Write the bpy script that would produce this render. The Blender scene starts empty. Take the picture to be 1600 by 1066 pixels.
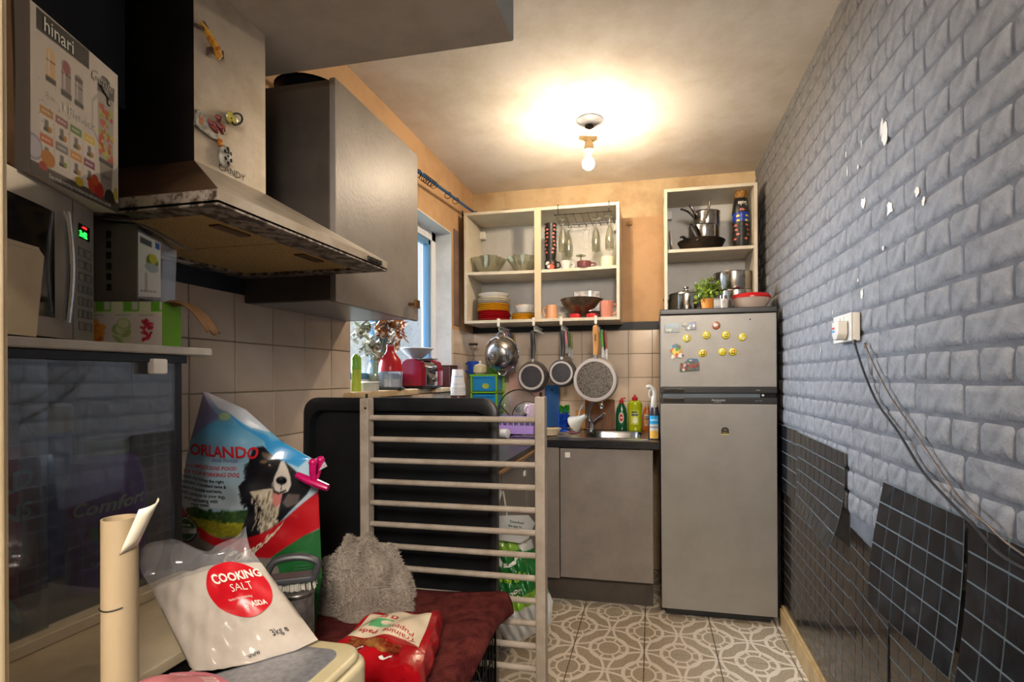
import bpy, bmesh, math, random
import numpy as np
from mathutils import Vector, Matrix, Euler
random.seed(7)
rng = np.random.default_rng(11)
PI = math.pi
S = bpy.context.scene
COL = S.collection

# ---------------------------------------------------------------- camera
F = 790.0; CX = 854.5; CY = 590.0; H = 1.22
TH = math.radians(11.69); RO = math.radians(0.25)
cd = bpy.data.cameras.new('camera'); cam = bpy.data.objects.new('camera', cd); COL.objects.link(cam)
cd.sensor_width = 36; cd.lens = 36 * F / 1600; cd.shift_x = -(CX - 800) / 1600; cd.shift_y = (CY - 533) / 1600
cd.clip_start = 0.02
cam.matrix_world = (Matrix.Translation((0, 0, H)) @ Matrix.Rotation(TH, 4, 'Z') @ Matrix.Rotation(PI / 2, 4, 'X')
                    @ Matrix.Rotation(-RO, 4, 'Z'))
S.camera = cam

# ---------------------------------------------------------------- world, daylight, exposure
S.view_settings.view_transform = 'Standard'; S.view_settings.look = 'None'
S.view_settings.gamma = 1; S.view_settings.use_curve_mapping = False
S.view_settings.exposure = 1.12
w = bpy.data.worlds.new('sky'); S.world = w; w.use_nodes = True
bg = w.node_tree.nodes['Background']; bg.inputs[0].default_value = (0.74, 0.87, 1.0, 1); bg.inputs[1].default_value = .55
sd = bpy.data.lights.new('daylight', 'SUN'); sun = bpy.data.objects.new('daylight', sd); COL.objects.link(sun)
sd.energy = 23.0; sd.angle = math.radians(65); sd.color = (0.74, 0.86, 1.0)
sun.rotation_euler = Vector((1.0, -0.30, -0.42)).to_track_quat('-Z', 'Y').to_euler()
sun.location = (-3, 3, 3)

# ---------------------------------------------------------------- helpers
def ray(px, py):
    a = (px - CX) / F; b = (CY - py) / F
    c, s = math.cos(RO), math.sin(RO)
    u = a * c + b * s; v = -a * s + b * c
    ct, st = math.cos(TH), math.sin(TH)
    return (u * ct - st, u * st + ct, v)
def at(px, py, X=None, Y=None, Z=None, t=None):      # photo pixel -> point on a known plane
    d = ray(px, py)
    if X is not None: t = X / d[0]
    elif Y is not None: t = Y / d[1]
    elif Z is not None: t = (Z - H) / d[2]
    return Vector((d[0] * t, d[1] * t, H + d[2] * t))

def lin(h):
    if isinstance(h, str):
        h = h.lstrip('#'); h = [int(h[i:i + 2], 16) / 255 for i in (0, 2, 4)]
    return tuple(((c / 12.92) if c <= .04045 else ((c + .055) / 1.055) ** 2.4) for c in h)

MATS = {}
def M(name, col='#888888', rough=.5, metal=0., col2=None, scale=8., bump=0., bscale=60., spec=.5, trans=0.,
      coat=0., emit=None, lo=.42, hi=.62, stretch=None, ior=1.45, alpha=1.):
    if name in MATS: return MATS[name]
    m = bpy.data.materials.new(name); m.use_nodes = True; nt = m.node_tree; N = nt.nodes; L = nt.links
    b = N['Principled BSDF']; I = b.inputs
    I['Base Color'].default_value = (*lin(col), 1); I['Roughness'].default_value = rough; I['Metallic'].default_value = metal
    I['Specular IOR Level'].default_value = spec; I['Transmission Weight'].default_value = trans; I['IOR'].default_value = ior
    I['Coat Weight'].default_value = coat; I['Alpha'].default_value = alpha
    if emit:
        I['Emission Color'].default_value = (*lin(emit[0]), 1); I['Emission Strength'].default_value = emit[1]
    if col2 or bump:
        tc = N.new('ShaderNodeTexCoord'); src = tc.outputs['Object']
        if stretch:
            mp = N.new('ShaderNodeMapping'); mp.inputs['Scale'].default_value = stretch; L.new(src, mp.inputs[0]); src = mp.outputs[0]
    if col2:
        n = N.new('ShaderNodeTexNoise'); n.inputs['Scale'].default_value = scale; n.inputs['Detail'].default_value = 6
        n.inputs['Roughness'].default_value = .65; L.new(src, n.inputs['Vector'])
        r = N.new('ShaderNodeValToRGB'); r.color_ramp.elements[0].position = lo; r.color_ramp.elements[1].position = hi
        r.color_ramp.elements[0].color = (*lin(col), 1); r.color_ramp.elements[1].color = (*lin(col2), 1)
        L.new(n.outputs[0], r.inputs[0]); L.new(r.outputs[0], I['Base Color'])
    if bump:
        n = N.new('ShaderNodeTexNoise'); n.inputs['Scale'].default_value = bscale; n.inputs['Detail'].default_value = 4
        L.new(src, n.inputs['Vector'])
        k = N.new('ShaderNodeBump'); k.inputs['Strength'].default_value = bump; k.inputs['Distance'].default_value = .01
        L.new(n.outputs[0], k.inputs['Height']); L.new(k.outputs[0], I['Normal'])
    MATS[name] = m; return m
def M_clear(name, col='#ffffff', refl=.12, rough=.02, haze=0., hcol='#ffffff'):
    """thin clear sheet: see-through with mirror reflections and an optional milky share"""
    if name in MATS: return MATS[name]
    m = bpy.data.materials.new(name); m.use_nodes = True; nt = m.node_tree; N = nt.nodes; L = nt.links
    N.remove(N['Principled BSDF']); out = N['Material Output']
    t = N.new('ShaderNodeBsdfTransparent'); t.inputs[0].default_value = (*lin(col), 1)
    g = N.new('ShaderNodeBsdfGlossy'); g.inputs['Roughness'].default_value = rough
    lw = N.new('ShaderNodeLayerWeight'); lw.inputs['Blend'].default_value = .5
    pw = N.new('ShaderNodeMath'); pw.operation = 'POWER'; pw.inputs[1].default_value = 5; L.new(lw.outputs['Facing'], pw.inputs[0])
    ad = N.new('ShaderNodeMath'); ad.operation = 'MULTIPLY_ADD'; ad.inputs[1].default_value = 1 - refl; ad.inputs[2].default_value = refl; ad.use_clamp = True
    L.new(pw.outputs[0], ad.inputs[0])
    x = N.new('ShaderNodeMixShader'); L.new(ad.outputs[0], x.inputs[0]); L.new(t.outputs[0], x.inputs[1]); L.new(g.outputs[0], x.inputs[2])
    last = x
    if haze:
        d = N.new('ShaderNodeBsdfDiffuse'); d.inputs[0].default_value = (*lin(hcol), 1)
        y = N.new('ShaderNodeMixShader'); y.inputs[0].default_value = haze; L.new(x.outputs[0], y.inputs[1]); L.new(d.outputs[0], y.inputs[2]); last = y
    L.new(last.outputs[0], out.inputs[0]); MATS[name] = m; return m
def M_print(name, rough=.5, spec=.5, bump=0., bscale=40., coat=0.):
    """flat print: colours come from the mesh's own print layer"""
    if name in MATS: return MATS[name]
    m = M(name, '#ffffff', rough=rough, spec=spec, bump=bump, bscale=bscale, coat=coat); nt = m.node_tree
    a = nt.nodes.new('ShaderNodeAttribute'); a.attribute_name = 'print'
    nt.links.new(a.outputs['Color'], nt.nodes['Principled BSDF'].inputs['Base Color']); return m

def V(*a): return Vector(a)
class MB:
    def __init__(s): s.v = []; s.f = []; s.mi = []
    def add(s, vs, fs, mi=0, T=None):
        o = len(s.v)
        s.v += [(T @ Vector(p)) if T else Vector(p) for p in vs]
        s.f += [tuple(i + o for i in f) for f in fs]; s.mi += [mi] * len(fs); return s
    def box(s, x0, x1, y0, y1, z0, z1, mi=0, T=None):
        x0, x1 = sorted((x0, x1)); y0, y1 = sorted((y0, y1)); z0, z1 = sorted((z0, z1))
        vs = [(x, y, z) for z in (z0, z1) for (x, y) in ((x0, y0), (x1, y0), (x1, y1), (x0, y1))]
        return s.add(vs, [(3, 2, 1, 0), (4, 5, 6, 7), (0, 1, 5, 4), (1, 2, 6, 5), (2, 3, 7, 6), (3, 0, 4, 7)], mi, T)
    def lathe(s, prof, n=24, T=None, mi=0, sx=1., sy=1.):
        vs = []; fs = []; rows = []
        for r, z in prof:
            if r <= 1e-6: rows.append([len(vs)]); vs.append((0, 0, z))
            else:
                rows.append(list(range(len(vs), len(vs) + n)))
                vs += [(r * sx * math.cos(2 * PI * i / n), r * sy * math.sin(2 * PI * i / n), z) for i in range(n)]
        for a, b in zip(rows, rows[1:]):
            for i in range(n):
                j = (i + 1) % n
                if len(a) == 1 and len(b) == 1: continue
                if len(a) == 1: fs.append((a[0], b[j], b[i]))
                elif len(b) == 1: fs.append((a[i], a[j], b[0]))
                else: fs.append((a[i], a[j], b[j], b[i]))
        return s.add(vs, fs, mi, T)
    def tube(s, pts, r=.005, n=8, mi=0, T=None, closed=False, flat=1., up=None):
        pts = [Vector(p) for p in pts]; k = len(pts); R = r if isinstance(r, (list, tuple)) else [r] * k
        vs = []; fs = []; prev = None
        for i, p in enumerate(pts):
            if closed: d = pts[(i + 1) % k] - pts[i - 1]
            else: d = pts[min(i + 1, k - 1)] - pts[max(i - 1, 0)]
            d = d.normalized() if d.length > 1e-9 else V(0, 0, 1)
            if prev is None:
                a = Vector(up) if up else (V(0, 0, 1) if abs(d.z) < .9 else V(1, 0, 0))
                x = d.cross(a).normalized()
            else:
                x = (prev - d * prev.dot(d))
                x = x.normalized() if x.length > 1e-6 else d.orthogonal().normalized()
            prev = x; y = d.cross(x)
            vs += [p + (x * math.cos(2 * PI * q / n) + y * math.sin(2 * PI * q / n) * flat) * R[i] for q in range(n)]
        for i in range(k if closed else k - 1):
            for q in range(n):
                q2 = (q + 1) % n; j = (i + 1) % k
                fs.append((i * n + q, i * n + q2, j * n + q2, j * n + q))
        if not closed:
            fs.append(tuple(range(n - 1, -1, -1))); fs.append(tuple((k - 1) * n + q for q in range(n)))
        return s.add(vs, fs, mi, T)
    def prism(s, outline, d0, d1, T=None, mi=0):        # outline in local xy, extruded along z
        n = len(outline)
        vs = [(x, y, d0) for x, y in outline] + [(x, y, d1) for x, y in outline]
        fs = [tuple(range(n - 1, -1, -1)), tuple(range(n, 2 * n))] + [(i, (i + 1) % n, n + (i + 1) % n, n + i) for i in range(n)]
        return s.add(vs, fs, mi, T)
    def grid(s, fn, nu, nv, mi=0, T=None, wrap=False):
        vs = [fn(i / nu, j / nv) for j in range(nv + 1) for i in range(nu if wrap else nu + 1)]; W = nu if wrap else nu + 1
        fs = [(j * W + i, j * W + (i + 1) % W, (j + 1) * W + (i + 1) % W, (j + 1) * W + i) for j in range(nv) for i in range(nu)]
        return s.add(vs, fs, mi, T)
    def ball(s, c, r, n=12, m=8, mi=0, T=None, sc=(1, 1, 1)):
        prof = [(math.sin(PI * j / m) * r, -math.cos(PI * j / m) * r) for j in range(m + 1)]; prof[0] = (0, -r); prof[-1] = (0, r)
        Q = Matrix.Translation(c) @ Matrix.Diagonal((*sc, 1)); return s.lathe(prof, n, (T @ Q) if T else Q, mi)
    def build(s, name, mat, parent=None, smooth=35, bevel=0., seg=2, loc=None, rot=None, merge=0.):
        me = bpy.data.meshes.new(name); me.from_pydata([tuple(p) for p in s.v], [], s.f)
        mats = mat if isinstance(mat, (list, tuple)) else [mat]
        for q in mats: me.materials.append(MATS[q] if isinstance(q, str) else q)
        if len(mats) > 1: me.polygons.foreach_set('material_index', s.mi)
        bm = bmesh.new(); bm.from_mesh(me)
        if merge: bmesh.ops.remove_doubles(bm, verts=bm.verts, dist=merge)
        bmesh.ops.recalc_face_normals(bm, faces=bm.faces)
        if bevel:
            es = [e for e in bm.edges if len(e.link_faces) == 2 and e.calc_face_angle(0) > .5]
            bmesh.ops.bevel(bm, geom=es, offset=bevel, segments=seg, affect='EDGES', profile=.5, clamp_overlap=True)
        bm.to_mesh(me); bm.free()
        if smooth:
            me.shade_smooth(); me.set_sharp_from_angle(angle=math.radians(smooth))
        o = bpy.data.objects.new(name, me); COL.objects.link(o)
        if bevel and smooth:
            wn = o.modifiers.new('weighted_normal', 'WEIGHTED_NORMAL'); wn.keep_sharp = True; wn.weight = 100
        if parent: o.parent = parent
        if loc is not None: o.location = loc
        if rot is not None: o.rotation_euler = rot
        return o

def tag(o, label, cat, group=None, kind=None):
    if label: o['label'] = label
    if cat: o['category'] = cat
    if group: o['group'] = group
    if kind: o['kind'] = kind
    return o
def thing(name, label, cat, loc=(0, 0, 0), rz=0., group=None, rot=None):
    o = bpy.data.objects.new(name, None); COL.objects.link(o); o.empty_display_size = .05
    o.location = loc; o.rotation_euler = rot if rot is not None else (0, 0, rz); return tag(o, label, cat, group)
def struct(o): o['kind'] = 'structure'; return o
def copy_tree(o, parent=None, label=None, loc=None, rz=None):
    c = o.copy(); COL.objects.link(c); c.parent = parent
    if label: c['label'] = label
    if loc is not None: c.location = loc
    if rz is not None: c.rotation_euler = (0, 0, rz)
    for ch in list(o.children): copy_tree(ch, c)
    return c
def RX(a): return Matrix.Rotation(a, 4, 'X')
def RY(a): return Matrix.Rotation(a, 4, 'Y')
def RZ(a): return Matrix.Rotation(a, 4, 'Z')
def TR(*a): return Matrix.Translation(Vector(a if len(a) == 3 else a[0]))
def rrect(w, h, r, n=4):        # rounded rectangle outline centred on 0
    o = []
    for cx, cy, a0 in ((w / 2 - r, h / 2 - r, 0), (-w / 2 + r, h / 2 - r, PI / 2), (-w / 2 + r, -h / 2 + r, PI), (w / 2 - r, -h / 2 + r, 1.5 * PI)):
        o += [(cx + r * math.cos(a0 + PI / 2 * i / n), cy + r * math.sin(a0 + PI / 2 * i / n)) for i in range(n + 1)]
    return o
def circ(r, n=24, c=(0, 0)): return [(c[0] + r * math.cos(2 * PI * i / n), c[1] + r * math.sin(2 * PI * i / n)) for i in range(n)]

def text_mesh(mb, s, size, fn, mi=0, align='LEFT', shear=0., bold=0., sx=1., space=1., res=2):
    """lettering as flat faces; fn maps lettering plane (x, y) to a point"""
    cu = bpy.data.curves.new('lettering', 'FONT'); cu.body = s; cu.size = size; cu.align_x = align; cu.shear = shear
    cu.offset = bold * size; cu.resolution_u = res; cu.space_character = space
    ob = bpy.data.objects.new('lettering', cu); me = bpy.data.meshes.new_from_object(ob)
    vs = [fn(v.co.x * sx, v.co.y) for v in me.vertices]; fs = [tuple(p.vertices) for p in me.polygons]
    mb.add(vs, fs, mi); bpy.data.objects.remove(ob); bpy.data.curves.remove(cu); bpy.data.meshes.remove(me); return mb

class Paint:
    """a small print rasteriser: colours on a (nv+1) x (nu+1) vertex grid, u to the right, v up"""
    SS = 3
    def __init__(s, nu, nv, base='#ffffff'):
        s.nu, s.nv = nu, nv; k = s.SS
        s.u, s.v = np.meshgrid((np.arange((nu + 1) * k) + .5) / ((nu + 1) * k), (np.arange((nv + 1) * k) + .5) / ((nv + 1) * k))
        s.c = np.zeros(s.u.shape + (3,)); s.c[:] = s.h(base)
    def h(s, c): return np.array([int(c[i:i + 2], 16) / 255 for i in (1, 3, 5)]) if isinstance(c, str) else np.array(c)
    def mask(s, m, c, a=1.):
        s.c[m] = s.c[m] * (1 - a) + s.h(c) * a
    def rect(s, u0, u1, v0, v1, c, a=1.): s.mask((s.u > u0) & (s.u < u1) & (s.v > v0) & (s.v < v1), c, a)
    def ell(s, u, v, ru, rv, c, a=1., rot=0.):
        du = (s.u - u); dv = (s.v - v); cr, sr = math.cos(rot), math.sin(rot)
        s.mask((((du * cr + dv * sr) / ru) ** 2 + ((-du * sr + dv * cr) / rv) ** 2) < 1, c, a)
    def poly(s, pts, c, a=1.):
        m = np.zeros(s.u.shape, bool); n = len(pts)
        for i in range(n):
            (x0, y0), (x1, y1) = pts[i], pts[(i + 1) % n]
            if y0 == y1: continue
            m ^= ((y0 > s.v) != (y1 > s.v)) & (s.u < (x1 - x0) * (s.v - y0) / (y1 - y0) + x0)
        s.mask(m, c, a)
    def line(s, pts, wd, c, asp=1., a=1.):
        for (x0, y0), (x1, y1) in zip(pts, pts[1:]):
            dx, dy = x1 - x0, (y1 - y0) * asp; l2 = dx * dx + dy * dy + 1e-12
            t = np.clip(((s.u - x0) * dx + (s.v - y0) * asp * dy) / l2, 0, 1)
            s.mask((s.u - x0 - t * dx) ** 2 + ((s.v - y0) * asp - t * dy) ** 2 < wd * wd, c, a)
    def grad(s, v0, c0, v1, c1):
        m = (s.v >= min(v0, v1)) & (s.v <= max(v0, v1)); t = ((s.v - v0) / (v1 - v0))[m][:, None]
        s.c[m] = s.h(c0) * (1 - t) + s.h(c1) * t
    def squiggle(s, u0, u1, v, ht, c, n=18, a=.8):            # a line of print too small to read
        x = u0
        while x < u1:
            wl = random.uniform(.4, 1.6) * (u1 - u0) / n
            s.rect(x, min(x + wl * .8, u1), v - ht / 2, v + ht / 2, c, a); x += wl
    def speck(s, c, n, r, a=.6, box=(0, 1, 0, 1), asp=1.):
        for _ in range(n):
            rr = r * random.uniform(.4, 1.4); s.ell(random.uniform(box[0], box[1]), random.uniform(box[2], box[3]), rr, rr / asp, c, a * random.uniform(.4, 1))
    def noise(s, amp, n=900):
        s.c = np.clip(s.c + rng.normal(0, amp, s.u.shape)[..., None], 0, 1)
    def verts(s):
        k = s.SS; a = s.c.reshape(s.nv + 1, k, s.nu + 1, k, 3).mean((1, 3)); return a.reshape(-1, 3)
def printed(name, fn, P, mat, parent=None, T=None, smooth=60, **kw):
    mb = MB(); mb.grid(fn, P.nu, P.nv, T=T)
    me = bpy.data.meshes.new(name); me.from_pydata([tuple(p) for p in mb.v], [], mb.f); me.materials.append(MATS[mat])
    at_ = me.color_attributes.new('print', 'FLOAT_COLOR', 'POINT'); c = P.verts()
    l = np.where(c <= .04045, c / 12.92, ((c + .055) / 1.055) ** 2.4)
    at_.data.foreach_set('color', np.concatenate([l, np.ones((len(l), 1))], 1).astype('f').ravel())
    if smooth: me.shade_smooth()
    o = bpy.data.objects.new(name, me); COL.objects.link(o)
    if parent: o.parent = parent
    return o
def plane_fn(o, ex, ey, w, h, off=0.):                       # flat print area: corner o, axes ex, ey
    o = Vector(o); ex = Vector(ex).normalized(); ey = Vector(ey).normalized(); n = ex.cross(ey) * off
    return lambda u, v: o + ex * (u * w) + ey * (v * h) + n
def bezier(p, n=12):
    p = [Vector(q) for q in p]; o = []                       # catmull-rom through the points
    for i in range(len(p) - 1):
        a, b, c, d = p[max(i - 1, 0)], p[i], p[i + 1], p[min(i + 2, len(p) - 1)]
        for k in range(n):
            t = k / n
            o.append(.5 * ((2 * b) + (c - a) * t + (2 * a - 5 * b + 4 * c - d) * t * t + (3 * b - a - 3 * c + d) * t ** 3))
    return o + [p[-1]]
# ================================================================ materials of the room
M('beige_wall', '#b5926c', .75, col2='#a5825e', scale=3, bump=.08, bscale=30)
M('cream_wall', '#c2a983', .75, col2='#a98d68', scale=4, bump=.1, bscale=25)
M('navy_wall', '#262a31', .55, col2='#1d2026', scale=5, bump=.12, bscale=40)
M('ceiling_paint', '#d6d0c8', .8, col2='#c4bbae', scale=2.2, bump=.18, bscale=18)
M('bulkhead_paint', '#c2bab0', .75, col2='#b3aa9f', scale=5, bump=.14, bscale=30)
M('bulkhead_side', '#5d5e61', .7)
M('reveal_white', '#c9ced4', .7, col2='#b9bec4', scale=6, bump=.1, bscale=50)
M('paper_grey', '#7d7d7f', .72, col2='#57575c', scale=24, bump=.7, bscale=48, lo=.36, hi=.78)
M('paper_mortar', '#515257', .78, col2='#626368', scale=14, bump=.3, bscale=50)
M('torn_white', '#cfc9c0', .85)
M('grout_dark', '#5a4c3c', .9)
M('grout_wall', '#8d8068', .9)
M('wall_tile_cream', '#c9b7a5', .16, col2='#bfac98', scale=3, coat=.3, bump=.03, bscale=14)
M('skirting', '#b79a6c', .35, col2='#a08358', scale=10)
M('jamb_gloss', '#c7b594', .22, col2='#b9a582', scale=6, bump=.05, bscale=40)
M('hall_paint', '#c4b8a6', .8)
M('upvc', '#dfe3e8', .3)
M('upvc_blue', '#5b87ad', .35)
M_clear('window_glass', '#ffffff', .05)
M('outside_render', '#d9dde0', .9, col2='#c2c7cb', scale=20, bump=.3)
M('outside_ground', '#6f7a58', .95, col2='#8a8578', scale=6)
M('purple_patch', '#6e5a52', .8, col2='#836a58', scale=7)

XL, XR, YB, ZC = -1.19, .63, 3.28, 2.475
WY0, WY1, WZ0, WZ1 = 1.83, 2.896, 1.165, 2.105           # window opening
# ---------------------------------------------------------------- floor with its tiles
m = MB(); m.box(-1.7, 1.7, -2.7, YB + .1, -.1, -.004); floor = struct(m.build('floor', 'grout_dark', smooth=0))
def floor_tile_material():
    m = M('floor_tile', '#b9ab98', .32, bump=.05, bscale=60); nt = m.node_tree; N = nt.nodes; L = nt.links
    tc = N.new('ShaderNodeTexCoord'); sp = N.new('ShaderNodeSeparateXYZ'); L.new(tc.outputs['Object'], sp.inputs[0])
    def mth(op, a, b=None):
        n = N.new('ShaderNodeMath'); n.operation = op
        for k, x in enumerate((a, b)):
            if x is None: continue
            if isinstance(x, (int, float)): n.inputs[k].default_value = x
            else: L.new(x, n.inputs[k])
        return n.outputs[0]
    # position in a half-tile cell; motifs sit at the middle of each tile edge
    x = mth('MULTIPLY', sp.outputs[0], 1 / .3145); y = mth('MULTIPLY', sp.outputs[1], 1 / .354)
    def dist(cx, cy):
        dx = mth('SUBTRACT', x, cx); dy = mth('SUBTRACT', y, cy)
        return mth('SQRT', mth('ADD', mth('MULTIPLY', dx, dx), mth('MULTIPLY', dy, dy))), mth('ARCTAN2', dy, dx)
    ds = [dist(*c) for c in ((.5, 0), (-.5, 0), (0, .5), (0, -.5))]
    d = ds[0][0]; 
    for q in ds[1:]: d = mth('MINIMUM', d, q[0])
    def band(v, c, wd): return mth('LESS_THAN', mth('ABSOLUTE', mth('SUBTRACT', v, c)), wd)
    rings = None
    for q, ang in ds:
        r = mth('MAXIMUM', band(q, .155, .014), band(q, .265, .026))
        sp8 = mth('MULTIPLY', mth('LESS_THAN', mth('ABSOLUTE', mth('SUBTRACT', mth('FRACT', mth('MULTIPLY', ang, 8 / (2 * PI))), .5)), .09), band(q, .205, .05))
        r = mth('MAXIMUM', r, sp8)
        big = band(q, .47, .018)
        r = mth('MAXIMUM', r, big)
        rings = r if rings is None else mth('MAXIMUM', rings, r)
    n = N.new('ShaderNodeTexNoise'); n.inputs['Scale'].default_value = 160; L.new(tc.outputs['Object'], n.inputs['Vector'])
    r1 = N.new('ShaderNodeValToRGB'); r1.color_ramp.elements[0].color = (*lin('#8a7b66'), 1); r1.color_ramp.elements[1].color = (*lin('#a89a84'), 1)
    r1.color_ramp.elements[0].position = .35; r1.color_ramp.elements[1].position = .65; L.new(n.outputs[0], r1.inputs[0])
    mx = N.new('ShaderNodeMix'); mx.data_type = 'RGBA'; L.new(rings, mx.inputs[0]); L.new(r1.outputs[0], mx.inputs[6])
    mx.inputs[7].default_value = (*lin('#cdc2b2'), 1); L.new(mx.outputs[2], N['Principled BSDF'].inputs['Base Color'])
floor_tile_material()
TX, TY = .3145, .354
base = None
for i in range(-4, 3):
    for j in range(-3, 4):
        cx, cy = -.037 + TX * (i + .5), 2.287 + TY * (j - .5)
        if cx - TX / 2 > XR or cy > YB: continue
        if base is None:
            mb = MB(); mb.box(-TX / 2 + .002, TX / 2 - .002, -TY / 2 + .002, TY / 2 - .002, -.006, 0); base = mb.build('tile', 'floor_tile', floor, bevel=.001, seg=1); base.location = (cx, cy, 0)
        else:
            c = base.copy(); COL.objects.link(c); c.location = (cx, cy, 0)

# ---------------------------------------------------------------- ceiling, bulkhead
BKZ = 2.055; _p = at(803, 65, Z=BKZ); BKX, BKY = _p.x, _p.y
m = MB(); m.box(-1.7, 1.7, -2.7, YB + .1, ZC, ZC + .1); ceil = struct(m.build('ceiling', 'ceiling_paint', smooth=0))
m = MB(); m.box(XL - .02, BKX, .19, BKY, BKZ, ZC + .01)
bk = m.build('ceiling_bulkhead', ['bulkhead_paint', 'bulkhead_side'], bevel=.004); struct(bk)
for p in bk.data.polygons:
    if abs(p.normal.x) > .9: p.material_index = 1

# ---------------------------------------------------------------- walls
m = MB()
m.box(XL - .2, XL, .84, WY0, 0, ZC); m.box(-1.7, XL - .19, .84, .95, 0, ZC); m.box(-1.7, -1.5, .2, .84, 0, ZC); m.box(XL - .2, XL, WY1, YB + .2, 0, ZC)
m.box(XL - .2, XL, WY0, WY1, 0, WZ0 - .03); m.box(XL - .2, XL, WY0, WY1, WZ1, ZC)
wl = struct(m.build('wall_left', 'beige_wall', smooth=0))
m = MB(); m.box(-1.5, -1.05, .22, .839, 1.77, BKZ); struct(m.build('wall_nib', 'navy_wall', bevel=.003))
m = MB(); m.box(XL, XL + .006, .84, 1.29, 1.47, BKZ); struct(m.build('trim_1', 'navy_wall', smooth=0))     # painted band behind the hood
m = MB(); m.box(XL - .2, XR + .2, YB, YB + .15, 0, ZC); wb = struct(m.build('wall_back', 'cream_wall', smooth=0))
m = MB(); m.box(-.6, XR, YB - .004, YB, 1.575, 2.24); m.build('plaster_panel', 'beige_wall', wb, smooth=0)
m = MB(); m.box(XL, XR, YB - .006, YB, 1.523, 1.572); m.build('painted_band', 'navy_wall', wb, smooth=0)
m = MB(); m.box(XL, XL + .004, 2.93, 3.02, 1.545, 2.14); m.build('bare_plaster_patch', 'purple_patch', wl, smooth=0)
# window reveal lining
m = MB(); m.box(XL - .15, XL + .001, WY1 - .006, WY1, WZ0, WZ1); m.box(XL - .15, XL + .001, WY0, WY0 + .006, WZ0, WZ1); m.box(XL - .15, XL + .001, WY0, WY1, WZ1 - .006, WZ1)
m.build('window_reveal', 'reveal_white', wl, smooth=0)
# room behind the camera
m = MB(); m.box(-1.7, 1.7, -2.8, -2.7, 0, ZC); struct(m.build('wall_front', 'hall_paint', smooth=0))
m = MB(); m.box(-1.75, -1.6, -2.7, -.1, 0, ZC); struct(m.build('wall_hall_side', 'hall_paint', smooth=0))
m = MB(); m.box(-1.7, -.56, .10, .18, 0, ZC); struct(m.build('wall_doorway', 'hall_paint', smooth=0))
m = MB(); m.box(-.57, -.487, .17, .30, 0, ZC); m.box(-.50, -.468, .19, .286, 0, ZC); struct(m.build('trim_2', 'jamb_gloss', bevel=.004))

# ---------------------------------------------------------------- wall tiles, each its own piece
def wall_tiles(parent, spots, name='tile'):
    """spots: list of (centre, width, height, axis) with axis the wall normal"""
    cache = {}
    for c, wd, ht, ax in spots:
        k = (round(wd, 3), round(ht, 3), ax)
        if k not in cache:
            mb = MB(); a, b = wd / 2 - .0015, ht / 2 - .0015
            if ax == 'X': mb.box(-.002, .005, -a, a, -b, b)
            else: mb.box(-a, a, -.005, .002, -b, b)
            o = mb.build(name, 'wall_tile_cream', parent, bevel=.0015, seg=1, smooth=0); cache[k] = o
        else:
            o = cache[k].copy(); COL.objects.link(o)
        o.location = c; o.rotation_euler = (random.uniform(-.003, .003), random.uniform(-.003, .003), random.uniform(-.004, .004))
def run(a, b, first, step):      # tile edges between a and b with a joint at first
    k0 = math.ceil((a - first) / step - 1e-6); e = [a] + [first + step * k for k in range(k0, 99) if a + .01 < first + step * k < b - .01] + [b]
    return list(zip(e, e[1:]))
sp = []
for z0, z1 in run(.885, 1.47, 1.327, .147):
    for y0, y1 in run(.84, WY0, 1.405, .15): sp.append(((XL + .002, (y0 + y1) / 2, (z0 + z1) / 2), y1 - y0, z1 - z0, 'X'))
    if z1 < 1.19:
        for y0, y1 in run(WY0, WY1, 1.405, .15): sp.append(((XL + .002, (y0 + y1) / 2, (min(z1, WZ0 - .03) + z0) / 2), y1 - y0, min(z1, WZ0 - .03) - z0, 'X'))
for z0, z1 in run(.885, 1.52, 1.369, .152):
    for y0, y1 in run(WY1, YB, 1.405, .15): sp.append(((XL + .002, (y0 + y1) / 2, (z0 + z1) / 2), y1 - y0, z1 - z0, 'X'))
m = MB(); m.box(XL, XL + .003, .84, WY0, .885, 1.468); m.box(XL, XL + .003, WY0, YB, .885, 1.133); m.box(XL, XL + .003, WY1, YB, .885, 1.52)
m.build('grout', 'grout_wall', wl, smooth=0); wall_tiles(wl, sp)
sp = []
for z0, z1 in run(.885, 1.52, 1.369, .152):
    for x0, x1 in run(XL, .16, -.144, .15): sp.append((((x0 + x1) / 2, YB - .002, (z0 + z1) / 2), x1 - x0, z1 - z0, 'Y'))
m = MB(); m.box(XL, .16, YB - .003, YB, .885, 1.52); m.build('grout', 'grout_wall', wb, smooth=0); wall_tiles(wb, sp)

# ---------------------------------------------------------------- window
win = thing('window_1', None, None); struct(win)
gx = XL - .135
m = MB(); m.box(gx - .03, gx + .035, WY0, WY0 + .06, WZ0, WZ1); m.box(gx - .03, gx + .035, WY1 - .06, WY1, WZ0, WZ1)
m.box(gx - .03, gx + .035, WY0, WY1, WZ0, WZ0 + .05); m.box(gx - .03, gx + .035, WY0, WY1, WZ1 - .06, WZ1); m.build('window_frame', 'upvc', win, bevel=.004)
m = MB(); m.box(gx - .02, gx + .045, WY0 + .42, WY0 + .47, WZ0 + .05, WZ1 - .06); m.build('mullion', 'upvc_blue', win, bevel=.004)
m = MB()
for y0, y1 in ((WY0 + .06, WY0 + .42), (WY0 + .47, WY1 - .06)):
    for a, b, c, d in ((y0, y0 + .03, WZ0 + .05, WZ1 - .06), (y1 - .03, y1, WZ0 + .05, WZ1 - .06), (y0, y1, WZ0 + .05, WZ0 + .08), (y0, y1, WZ1 - .09, WZ1 - .06)):
        m.box(gx - .01, gx + .028, a, b, c, d)
m.build('casement', 'upvc_blue', win, bevel=.003)
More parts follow.
